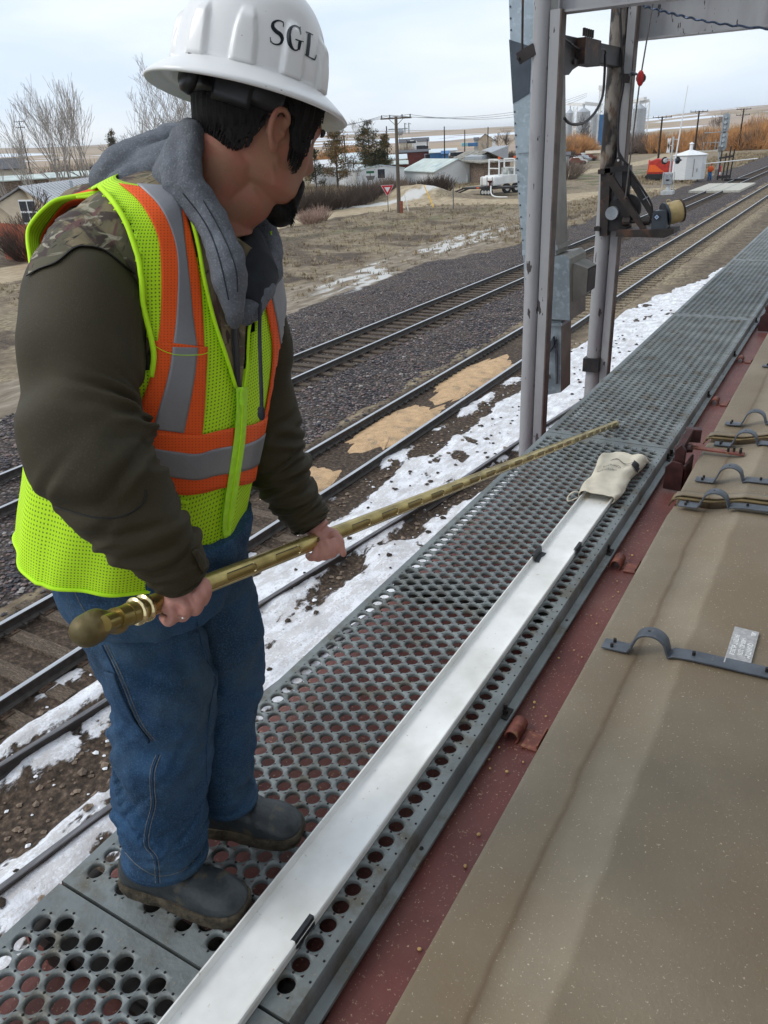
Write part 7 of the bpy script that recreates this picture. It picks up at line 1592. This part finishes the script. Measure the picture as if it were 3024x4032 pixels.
decal(bvN, 'shoulder_yoke', m_camo, sN, [(118, 1080), (140, 960), (210, 880), (290, 830), (370, 805), (440, 830), (500, 920), (548, 1090)], [(114, 1090), (160, 1062), (227, 1037), (290, 986), (337, 976), (407, 990), (470, 1037), (545, 1100)], .0022, 40, 16, .001)
ontube(bvN, 'sleeve_seam', m_blackp, sN, [(190, 1985), (300, 2020), (400, 2040), (490, 2030), (560, 1985), (575, 1930)], .0005, .0011)
# cuffs with hook-and-loop tabs
for C_, T_, nm in ((CN, TN, 0), (CF, TF, 1)):
    e = C_[-1]; t_ = T_[-1]; q = MB(); q.tube([e[:3]-t_*.012, e[:3]+t_*.004], [e[3]*.93, e[3]*.86], 28); q.build('cuff', m_blackp, man, smooth=True)
decal(bvh_of(sF), 'cuff_tab', m_olive, sF, [(1130, 2118), (1200, 2095), (1275, 2055)], [(1140, 2142), (1215, 2122), (1284, 2085)], .003, 12, 4, .003)
decal(bvN, 'cuff_tab', m_olive, sN, [(770, 2160), (795, 2200), (815, 2240)], [(752, 2172), (772, 2214), (795, 2262)], .004, 10, 4, .003)
# ---- vest shell and its tapes
q = MB(); Tv = torso(.006, 0, 56, n=120, fold=.0035); U = [[(j/120*1.25, i/56*.62) for j in range(121)] for i in range(56)]
# the hem sags at the back and rises toward the zip
for i in range(12):
    for j in range(120):
        a = j/120*2*math.pi; Tv[i][j][2] += (1-i/12.)*(.0-.022*math.cos(a)-.010*math.sin(2*a)); Tv[i][j] += (Tv[i][j]-TC[i][:3])*.03*(1-i/12.)*(1 if math.cos(a) < 0 else .2)
qf = MB(); qf.grid(Tv, closed=True); vf = qf.build('full_shell', m_lime, man); bvV = bvh_of(vf); bpy.data.objects.remove(vf)
vm_ = np.array([[not (i > 21 and min(j, 120-j)/120*2*math.pi < (.02+(i-21)*.011+(max(0, i-36)*.062 if j < 60 else max(0, i-38)*.034))) for j in range(120)] for i in range(56)])
ab_ = np.array([(404, 759), (454, 817), (501, 896), (541, 1013), (553, 1092), (560, 1201), (588, 1327), (600, 1400), (590, 1480)], float)
for i in range(55):
    for j in range(120):
        p_ = Tv[i][j]; c_ = CM.T@(p_-EYE); u_, v_ = PPX+F_PX*c_[0]/c_[2], PPY+F_PX*c_[1]/c_[2]
        if 745 < v_ < 1480 and p_[1] < TC[i][1] and (u_ < np.interp(v_, ab_[:, 1], ab_[:, 0])-13): vm_[i][j] = False
q.grid(Tv, closed=True, uv=U, mask=vm_); vest = q.build('safety_vest', m_lime, man, smooth=True); mod(vest, 'SOLIDIFY', thickness=.002, offset=-1)
q = MB(); hem = Tv[0]; q.tube(np.concatenate([hem, hem[:1]]), .0038, 6, cap=False); q.build('hem_binding', m_limes, vest, smooth=True)
S5 = (0, 700, .7836)
D = lambda nm, mt_, l_, r_, off=.0022, **k: decal(bvV, nm, mt_, vest, l_, r_, off, sc=S5, **k)
D('orange_tape', m_orgm, [(600, 35), (705, 130), (790, 290), (808, 480), (805, 700), (788, 845)], [(930, 85), (925, 150), (960, 300), (1000, 500), (1015, 700), (1022, 855)], nj=16)
D('silver_tape', m_silver, [(690, 40), (800, 150), (868, 300), (890, 450), (882, 700), (864, 850)], [(860, 50), (905, 160), (922, 300), (945, 500), (965, 700), (985, 850)], off=.0036)
D('orange_tape', m_orgm, [(772, 820), (757, 980), (705, 1130), (648, 1275)], [(1036, 850), (1028, 1000), (1022, 1150), (1010, 1290)], nj=16, off=.0040)
D('silver_tape', m_silver, [(862, 850), (842, 980), (802, 1130), (764, 1258)], [(986, 852), (968, 1000), (946, 1130), (916, 1278)], off=.0054)
ontube(bvV, 'pocket_seam', m_limes, vest, [(775, 848), (862, 885), (985, 888), (1034, 876)], .0066, .0006, sc=S5)
D('orange_band', m_orgm, [(585, 1240), (760, 1262), (880, 1280), (1000, 1288), (1090, 1268), (1168, 1252)], [(600, 1500), (745, 1560), (900, 1588), (1000, 1582), (1100, 1556), (1162, 1550)], off=.0046, nj=14)
D('silver_band', m_silver, [(600, 1300), (750, 1350), (880, 1372), (985, 1382), (1070, 1358), (1158, 1342)], [(610, 1395), (745, 1465), (870, 1500), (985, 1512), (1065, 1492), (1148, 1480)], off=.0062, nj=10)
D('orange_band', m_orgm, [(1212, 1245), (1260, 1238), (1300, 1220), (1345, 1190)], [(1170, 1545), (1215, 1540), (1250, 1530), (1290, 1500)], off=.0046, nj=12)
D('silver_band', m_silver, [(1205, 1340), (1250, 1325), (1290, 1305), (1330, 1270)], [(1188, 1476), (1225, 1465), (1262, 1452), (1300, 1420)], off=.0062, nj=8)
D('orange_tape', m_orgm, [(1308, 520), (1330, 650), (1362, 830), (1355, 1000), (1318, 1220)], [(1400, 400), (1438, 560), (1448, 700), (1425, 900), (1345, 1190)], off=.0030, nj=12)
D('silver_tape', m_silver, [(1325, 470), (1355, 600), (1385, 740), (1398, 832)], [(1375, 400), (1418, 520), (1428, 680), (1424, 832)], off=.0044)
D('waist_pocket', m_lime, [(755, 1590), (800, 1640), (800, 1760)], [(940, 1620), (935, 1700), (915, 1780)], off=.004)
D('pocket_flap', m_limes, [(790, 1590), (870, 1605), (942, 1622)], [(788, 1606), (868, 1621), (941, 1638)], off=.0055, nj=4)
D('chest_pocket_edge', m_limes, [(748, 800), (765, 812), (778, 830)], [(752, 850), (762, 862), (768, 880)], off=.003, nj=4)
D('zip_flap', m_limed, [(1168, 1048), (1172, 1150), (1160, 1300), (1140, 1450), (1118, 1600), (1105, 1720), (1110, 1800)], [(1225, 1048), (1222, 1150), (1215, 1300), (1195, 1450), (1172, 1600), (1150, 1720), (1140, 1790)], off=.0075, nj=6)
ontube(bvV, 'zip_teeth', m_limes, vest, [(1193, 1052), (1196, 1150), (1188, 1300), (1168, 1450), (1145, 1600), (1128, 1760)], .0092, .0016, sc=S5)
q = MB(); q.tube([onb(bvV, 1186*.7836, 700+1070*.7836, .011), onb(bvV, 1190*.7836, 700+1130*.7836, .011)], [.003, .0045], 8); q.build('zip_pull', m_limed, vest)
# open front: camouflage jacket seen between the vest edges
D('jacket_front', m_camo, [(955, 150), (985, 330), (1010, 480), (1060, 700), (1120, 880), (1165, 1050)], [(1350, 420), (1310, 520), (1270, 620), (1225, 720), (1215, 900), (1200, 1050)], off=.0052, ni=36, nj=20, thick=.001).parent = vest
D('jacket_zip', m_blackp, [(1150, 600), (1148, 700), (1152, 850), (1168, 1040)], [(1210, 600), (1182, 700), (1182, 850), (1190, 1040)], off=.0075, nj=4)
ontube(bvV, 'front_binding', m_limes, vest, [(925, 90), (950, 200), (985, 340), (1012, 500), (1062, 710), (1122, 890), (1170, 1050)], .0062, .0034, sc=S5)
ontube(bvV, 'front_binding', m_limes, vest, [(1268, 640), (1240, 740), (1232, 860), (1228, 940), (1212, 1050)], .0062, .0030, sc=S5)
# armhole of the near shoulder: front binding over the sleeve and the flap standing up behind it
ontube(bvV, 'armhole_binding', m_limes, vest, [(404, 759), (454, 817), (501, 896), (541, 1013), (553, 1092), (560, 1201), (588, 1327), (600, 1400), (590, 1480)], .009, .0046, n=44)
b_out = crom([PD(*p) for p in ((420, 757, 1.215), (376, 759, 1.215), (298, 771, 1.215), (225, 786, 1.215), (181, 815, 1.215), (139, 858, 1.215), (112, 902, 1.215), (109, 950, 1.21), (116, 1000, 1.205), (124, 1060, 1.20))], 44)
b_mid = crom([PD(*p) for p in ((430, 770, 1.21), (405, 775, 1.21), (300, 780, 1.22), (253, 797, 1.24), (219, 832, 1.25), (177, 891, 1.25), (158, 930, 1.245), (154, 960, 1.24), (158, 1000, 1.235), (162, 1060, 1.23))], 44)
b_in = crom([PD(*p) for p in ((450, 800, 1.24), (420, 805, 1.25), (350, 800, 1.27), (300, 815, 1.30), (262, 860, 1.31), (232, 905, 1.30), (210, 950, 1.29), (205, 990, 1.28), (205, 1020, 1.27), (205, 1060, 1.26))], 44)
q = MB(); q.grid(np.array([[lerp(b_out[i], b_mid[i], j/5) for j in range(6)] for i in range(44)]), uv=[[(j*.006, i*.012) for j in range(6)] for i in range(44)]); o = q.build('back_flap', m_lime, vest, smooth=True); mod(o, 'SOLIDIFY', thickness=.002)
q = MB(); q.grid(np.array([[lerp(b_mid[i], b_in[i], j/5) for j in range(6)] for i in range(44)]), uv=[[(j*.006, i*.012) for j in range(6)] for i in range(44)]); o = q.build('back_flap_tape', m_orgm, vest, smooth=True); mod(o, 'SOLIDIFY', thickness=.002)
q = MB(); q.tube(b_out, .0034, 6); q.build('armhole_binding', m_limes, vest, smooth=True)
q = MB(); q.ell(PD(390, 900, 1.36), (.08, .09, .075), 16, 12); q.build('jacket_shoulder', m_camo, man, smooth=True)
def strip(name, mt_, a, b, n=24, m_=6, bul=.006, par=None, th_=.002):
    A_, B_ = crom([PD(*p) for p in a], n), crom([PD(*p) for p in b], n); q = MB()
    q.grid(np.array([[lerp(A_[i], B_[i], j/(m_-1))+UPZ*bul*math.sin(math.pi*j/(m_-1)) for j in range(m_)] for i in range(n)]), uv=[[(j*.008, i*.01) for j in range(m_)] for i in range(n)]); o = q.build(name, mt_, par or vest, smooth=True); mod(o, 'SOLIDIFY', thickness=th_); return o
strip('back_orange_tape', m_orgm, [(285, 770, 1.225), (350, 746, 1.235), (420, 727, 1.24), (500, 720, 1.235), (540, 722, 1.225)], [(298, 772, 1.215), (360, 762, 1.215), (410, 758, 1.212), (470, 754, 1.20), (500, 752, 1.195)], bul=.003)
strip('back_lime', m_lime, [(298, 771, 1.216), (360, 760, 1.216), (410, 757, 1.213), (470, 753, 1.202)], [(300, 780, 1.21), (360, 778, 1.21), (405, 776, 1.205), (470, 800, 1.19)], bul=.002)
strip('back_silver_tape', m_silver, [(385, 728, 1.25), (440, 710, 1.25), (520, 702, 1.245), (610, 702, 1.235)], [(400, 733, 1.245), (450, 722, 1.243), (520, 722, 1.235), (600, 732, 1.215)], bul=.003)
# ---- hoodie
q = MB()
def ht(pts, flat=1.0): C_ = crom([np.append(PD(u, v, d), r_) for u, v, d, r_ in pts], 30); q.tube(C_[:, :3], C_[:, 3], 20, flat=flat); q.ell(C_[0, :3], (C_[0, 3],)*3, 12, 8); q.ell(C_[-1, :3], (C_[-1, 3],)*3, 12, 8)
ht(((728, 532, 1.27, .024), (718, 600, 1.22, .031), (712, 700, 1.19, .034), (790, 815, 1.18, .027), (850, 925, 1.18, .024), (888, 1020, 1.18, .026), (908, 1120, 1.19, .027), (920, 1210, 1.20, .018), (922, 1270, 1.215, .009)))
ht(((690, 620, 1.24, .022), (668, 700, 1.22, .026), (728, 790, 1.21, .020), (775, 870, 1.215, .012)))
ht(((700, 560, 1.38, .030), (640, 610, 1.36, .040), (560, 645, 1.34, .044), (480, 690, 1.33, .040), (430, 735, 1.32, .030)))
ht(((740, 720, 1.29, .036), (660, 705, 1.29, .036), (570, 708, 1.29, .034), (480, 735, 1.28, .028), (415, 772, 1.28, .018)))
ht(((745, 515, 1.24, .025), (758, 540, 1.215, .024), (752, 600, 1.185, .022), (745, 680, 1.17, .020)))
ht(((690, 645, 1.31, .040), (600, 680, 1.32, .042), (500, 722, 1.32, .034)))
ht(((700, 600, 1.42, .05), (620, 670, 1.42, .06), (520, 720, 1.40, .05)))
ht(((1035, 850, 1.40, .012), (1052, 920, 1.39, .020), (1058, 1010, 1.37, .026), (1045, 1090, 1.34, .028), (1005, 1170, 1.30, .026), (965, 1235, 1.26, .018)))
hood = bake(q, 'hoodie', m_hood, man, voxel=.0042, smooth=9, clouds=((.08, .026), (.03, .007)))
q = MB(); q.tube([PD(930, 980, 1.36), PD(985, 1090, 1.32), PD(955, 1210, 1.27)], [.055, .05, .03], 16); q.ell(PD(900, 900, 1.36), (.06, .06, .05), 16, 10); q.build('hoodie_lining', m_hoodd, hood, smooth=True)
bvH = bvh_of(hood)
ontube(bvH, 'hood_seam', m_hoodd, hood, [(720, 760), (790, 850), (838, 940), (872, 1050), (900, 1180)], .0005, .0011)
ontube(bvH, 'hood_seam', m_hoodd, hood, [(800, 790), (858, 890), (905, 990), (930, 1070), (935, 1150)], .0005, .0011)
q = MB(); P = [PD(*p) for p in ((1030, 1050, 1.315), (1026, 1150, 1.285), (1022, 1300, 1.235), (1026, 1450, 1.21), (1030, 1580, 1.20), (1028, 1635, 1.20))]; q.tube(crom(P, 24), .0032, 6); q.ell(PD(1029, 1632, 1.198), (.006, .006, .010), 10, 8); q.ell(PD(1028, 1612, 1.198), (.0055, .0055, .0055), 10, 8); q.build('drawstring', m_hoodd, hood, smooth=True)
# ---- jeans
q = MB(); JC = [creases(14, 5+s_, .80, 1.0, .08, (.010, .018), .06)+creases(16, 15+s_, .25, .8, .060, (.010, .022), .22)+creases(14, 25+s_, .1, .9, .045, (.03, .06), .35) for s_ in (0, 2)]
for LG, ph_ in ((LEG_N, 0), (LEG_F, 2)):
    C_ = crom([np.append(p, r_) for p, r_ in LG], 110); T_ = np.gradient(C_[:, :3], axis=0); T_ /= np.linalg.norm(T_, axis=1)[:, None]; P = []; k = 56
    for i in range(110):
        t = i/109; x = unit(np.cross(T_[i], V3(0, 1, 0))); y = np.cross(T_[i], x); a = np.arange(k)*2*math.pi/k
        rr_ = C_[i, 3]*(1+.025*np.sin(2*a+6*t+ph_)+.022*sstep(.75, .95, t)*np.sin(58*t+1.5*np.sin(a+ph_))+.02*np.sin(5*a+12*t)+crease_disp(t, a, JC[0 if ph_ == 0 else 1]))
        P.append(C_[i, :3]+rr_[:, None]*(np.cos(a)[:, None]*x+np.sin(a)[:, None]*y))
    q.grid(np.array(P), closed=True, caps=True)
hipc = [(PD(600, 2330, 1.535), .165, .150), (PD(598, 2230, 1.515), .185, .172), (PD(600, 2120, 1.50), .195, .182), (PD(610, 2020, 1.48), .20, .18)]
q.grid(np.array([ring(c, V3(0, 1, 0)*a, lean*b, 48) for c, a, b in hipc]), closed=True, caps=True)
jeans = bake(q, 'jeans', m_denim, man, voxel=.0042, smooth=1, clouds=((.13, .040), (.045, .012)))
bvJ = bvh_of(jeans)
SJ = (0, 2100, .3617); S7 = (0, 2900, .9042)
for off in (-9, 9):
    ontube(bvJ, 'side_seam', m_stitch, jeans, [(624+off, 2972), (603+off, 3030), (600+off, 3099), (604+off, 3170), (582+off, 3260), (578+off, 3330), (612+off, 3380), (622+off, 3478)], .0002, .0009, n=50)
ontube(bvJ, 'side_seam', m_seam, jeans, [(624, 2972), (603, 3030), (600, 3099), (604, 3170), (582, 3260), (578, 3330), (612, 3380), (622, 3478)], .0004, .0017, n=50)
ontube(bvJ, 'side_seam', m_stitch, jeans, [(275, 2290), (330, 2400), (372, 2450)], .0003, .0010)
ontube(bvJ, 'side_seam', m_seam, jeans, [(402, 2540), (440, 2620), (475, 2700), (510, 2790), (545, 2860), (585, 2925)], .0006, .0022)
for dx in (10, 22): ontube(bvJ, 'side_seam', m_stitch, jeans, [(402+dx, 2540), (440+dx, 2620), (475+dx, 2700), (510+dx, 2790), (545+dx, 2860), (590+dx, 2915)], .0004, .0009)
decal(bvJ, 'tool_pocket', m_denim, jeans, [(418, 2640), (440, 2720), (470, 2800), (520, 2880)], [(455, 2650), (490, 2740), (535, 2830), (592, 2915)], .004, 16, 6, .003)
ontube(bvJ, 'hem_stitch', m_stitch, jeans, [(492, 3355), (545, 3410), (620, 3448), (700, 3435), (770, 3395), (808, 3360)], .0003, .0009)
ontube(bvJ, 'inseam', m_seam, jeans, [(775, 2450), (800, 2560), (850, 2680), (838, 2720), (820, 2850), (812, 3000), (818, 3120)], .0005, .0016)
# folded cuffs of the trouser legs
for LG in (LEG_N, LEG_F):
    e, r_ = LG[-1]; t_ = unit(LG[-1][0]-LG[-2][0]); q = MB(); q.tube([e-t_*.010, e+t_*.008, e+t_*.010], [r_*1.03, r_*1.05, r_*.93], 40); q.build('leg_hem', m_denim, man, smooth=True)
# ---- boots
def boot(h0, t0, nm):
    h0, t0 = V3(*h0, WZ), V3(*t0, WZ); ex = unit(t0-h0); ey = V3(-ex[1], ex[0], 0); L_ = np.linalg.norm(t0-h0); q = MB(); P = []
    prof = [(0, .018, .06), (.02, .036, .10), (.10, .045, .125), (.25, .046, .128), (.40, .046, .118), (.52, .048, .100), (.66, .053, .086), (.80, .054, .076), (.90, .048, .066), (.97, .034, .052), (1.0, .014, .038)]
    for s_, w, hh_ in crom(prof, 46):
        a = np.arange(32)*2*math.pi/32; ca, sa = np.cos(a), np.sin(a)
        yy = np.sign(ca)*np.abs(ca)**.8*w; zz = np.where(sa > 0, .030+(hh_-.030)*np.abs(sa)**.75, .030-.014*np.abs(sa)**.5); wr = .0035*np.sin(s_*75+2.5*ca)*(.36 < s_ < .66)*(sa > 0)+.0015*np.sin(s_*23+3*ca)
        P.append(h0+ex*(s_*L_)+np.outer(yy, ey)+np.outer(zz+wr, UPZ))
    q.grid(np.array(P), closed=True, caps=True)
    c0 = h0+ex*L_*.27; q.tube([c0+UPZ*.09, c0+UPZ*.13, c0+UPZ*.17+ex*.01], [.046, .052, .056], 24)
    o = q.build('boot', m_boot, man, smooth=True)
    q = MB(); n = 48; bot = []; top_ = []; out = [(s_, w) for s_, w, _ in prof]
    S_ = [p[0] for p in prof]; W_ = [p[1] for p in prof]; poly = []
    ss = (1-np.cos(np.linspace(0, math.pi, 26)))/2
    for s_ in ss: poly.append((s_, np.interp(s_, S_, W_)+.006))
    for s_ in ss[::-1]: poly.append((s_, -np.interp(s_, S_, W_)-.006))
    rows = []
    for z_, g in ((.0, .97), (.012, 1.0), (.030, 1.0), (.034, .97)): rows.append([h0+ex*((s_-.5)*1.03*g+.5)*L_+ey*w*g*(1 if not (.30 < s_ < .45) else .93)+UPZ*z_ for s_, w in poly])
    q.grid(np.array(rows), closed=True, caps=True); q.build('sole', m_sole, o, auto=50)
boot((-1.245, .755), (-.930, .815), 0); boot((-1.215, .965), (-.945, 1.055), 1)
# ---- numbered metal seal strips in the back pocket
ss_ = thing('seal_strips', PD(270, 2240, 1.44), 'pale metal seal strips hanging from the back pocket of the jeans', 'metal strips')
m_seal = pm('seal_metal', (.36, .38, .36), r=.35, m=.5, var=.2, ns=30); m_sealb = pm('seal_brass', (.42, .42, .22), r=.35, m=.5, var=.2, ns=30)
for (a_, b_, d0, d1, mt_) in (((152, 2178), (350, 2285), 1.40, 1.42, m_seal), ((150, 2200), (345, 2300), 1.405, 1.42, m_sealb), ((160, 2232), (345, 2302), 1.40, 1.42, m_sealb), ((225, 2258), (345, 2305), 1.395, 1.41, m_seal)):
    A_, B_ = PD(*a_, d0), PD(*b_, d1); dn = unit(np.cross(B_-A_, unit(ray(*a_)))); q = MB(); q.extr([A_-dn*.0055, B_-dn*.0055, B_+dn*.0055, A_+dn*.0055], unit(ray(*a_))*.0012); o = q.build('strip', mt_, ss_)
    q = MB()
    for f in (.08, .2): c = lerp(A_, B_, f)-unit(ray(*a_))*.0004; q.tube([c, c+unit(ray(*a_))*.0008], .0032, 10)
    q.build('hole', m_blackp, o)
A_, B_ = PD(225, 2258, 1.393), PD(345, 2305, 1.408); e1 = unit(B_-A_); e2 = -unit(np.cross(e1, unit(ray(280, 2280))))
place_text('9735', .011, lerp(A_, B_, .55), e1, e2 if (CM.T@e2)[1] < 0 else -e2, m_label, 'strip_number', ss_)
# ---- brass grain probe
m_brass = pm('probe_brass', (.52, .41, .15), r=.30, m=.7, var=.12, ns=8, c3=(.27, .20, .06), f3=.55, s3=6, w3=.15, rv=.10)
m_brassd = pm('probe_inner_tube', (.24, .17, .05), r=.35, m=.75, var=.2, ns=10)
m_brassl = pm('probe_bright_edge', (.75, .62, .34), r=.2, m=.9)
m_knob = pm('probe_knob_worn', (.15, .115, .045), r=.5, m=.35, var=.3, ns=14, c2=(.36, .25, .10), f2=.58, s2=12, w2=.15, bump=.1)
pA, pB = PD(560, 2398, 1.215), np.append(G(2424, 1668, WZ+.016)[:2], WZ+.016); ax = unit(pB-pA); LP_ = np.linalg.norm(pB-pA); pr = .0172
e1 = unit(np.cross(ax, UPZ)); e2 = np.cross(e1, ax)     # sideways and upward from the tube axis
if e1@(EYE-pA) < 0: e1 = -e1
prb = thing('grain_probe', pA, 'long brass grain sampling probe with slots held in both hands of the man', 'grain probe')
def pp_(s_, a, r_=pr): return pA+ax*s_+(e1*math.cos(a)+e2*math.sin(a))*r_
q = MB(); ns_ = 40; nr = 32; aa = np.arange(nr)*2*math.pi/nr
q.grid(np.array([[pp_(s_, a) for a in aa] for s_ in np.linspace(-.05, LP_, ns_)]), closed=True, flip=True, caps=True); q.build('tube', m_brass, prb, auto=50)
q = MB(); q.tube([pB, pB+ax*.012, pB+ax*.03], [pr*1.02, pr*1.02, pr*.35], 20); q.build('tip', m_brassl, prb)
a0 = math.atan2(.30, .95); slots = np.arange(.04, LP_-.08, .150)
for s0 in slots:
    L_ = .088; w = .40; q = MB(); rim = MB()
    out = []
    for t in np.linspace(0, 1, 40, endpoint=False):
        an = t*2*math.pi; cx_ = math.cos(an); sx_ = math.sin(an)
        x_ = (L_/2-.012)*np.sign(cx_)*min(1, abs(cx_)*3)+.012*cx_; y_ = w*(np.sign(sx_)*min(1, abs(sx_)*1.25))
        out.append((s0+L_/2+x_, a0+y_))
    cen = [(s0+L_/2+(x-s0-L_/2)*.0, a0) for x, y in out]
    P = np.array([[pp_(x, y, pr+.0004) for x, y in out], [pp_(lerp(s0+L_/2, x, .5), lerp(a0, y, .5), pr+.0004) for x, y in out], [pp_(x, y, pr+.0004) for x, y in cen]])
    q.grid(P, closed=True); o = q.build('slot', m_brassd, prb, smooth=True)
    far_ = [p for p in out if p[0] > s0+L_-.022]; far_.sort(key=lambda p: p[1]); rim.tube([pp_(x, y, pr+.0010) for x, y in far_], .0014, 6); rim.build('slot_rim', m_brassl, o)
    up_ = sorted([p for p in out if p[1] > a0+w*.9], key=lambda p: p[0]); rim = MB(); rim.tube([pp_(x, y, pr+.0007) for x, y in up_], .0010, 5); rim.build('slot_edge', m_blackp, o)
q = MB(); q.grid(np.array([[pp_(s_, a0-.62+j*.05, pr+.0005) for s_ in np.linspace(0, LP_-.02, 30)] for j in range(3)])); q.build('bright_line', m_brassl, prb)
q = MB(); q.tube([pA-ax*.03, pA+ax*.0], .0180, 24); q.build('collar', m_brass, prb)
for s_ in (-.012, .006): q = MB(); c = pA+ax*s_; q.tube([c-ax*.003, c, c+ax*.003], [.0225, .0235, .0225], 28); q.build('handle_ring', m_brassl, prb, smooth=True)
q = MB(); q.tube([pA-ax*.075, pA-ax*.01], .0125, 20); q.build('neck', m_brass, prb)
kn = PD(450, 2448, 1.185); k2 = PD(345, 2482, 1.165)
q = MB(); q.ell(kn+ax*.004, (.0215, .0215, .0215), 18, 12); q.tube(crom([kn, lerp(kn, k2, .5)+UPZ*.004, k2], 14), [.018, .0165, .0155, .0165, .019, .022, .0245, .026, .0265, .027, .0265, .026, .025, .024], 20); q.ell(k2, (.0275, .0275, .0265), 20, 14)
q.tube([kn, pA-ax*.07], [.016, .0125], 16); bake(q, 'knob', m_knob, prb, voxel=.003, smooth=4)
# ---------------------------------------------------------------- thin air over the plain
hz_m = bpy.data.materials.new('haze_air'); hz_m.use_nodes = True; N, L = nodes_of(hz_m); N.remove(N['Principled BSDF'])
pv = N.new('ShaderNodeVolumePrincipled'); pv.inputs['Density'].default_value = .00007; pv.inputs['Color'].default_value = (.90, .94, 1.0, 1); pv.inputs['Anisotropy'].default_value = .2
L.new(pv.outputs[0], N['Material Output'].inputs['Volume'])
q = MB(); q.box((0, 4000, 54), (17000, 16500, 130)); hzo = q.build('haze', hz_m); tag(hzo, kind='stuff')
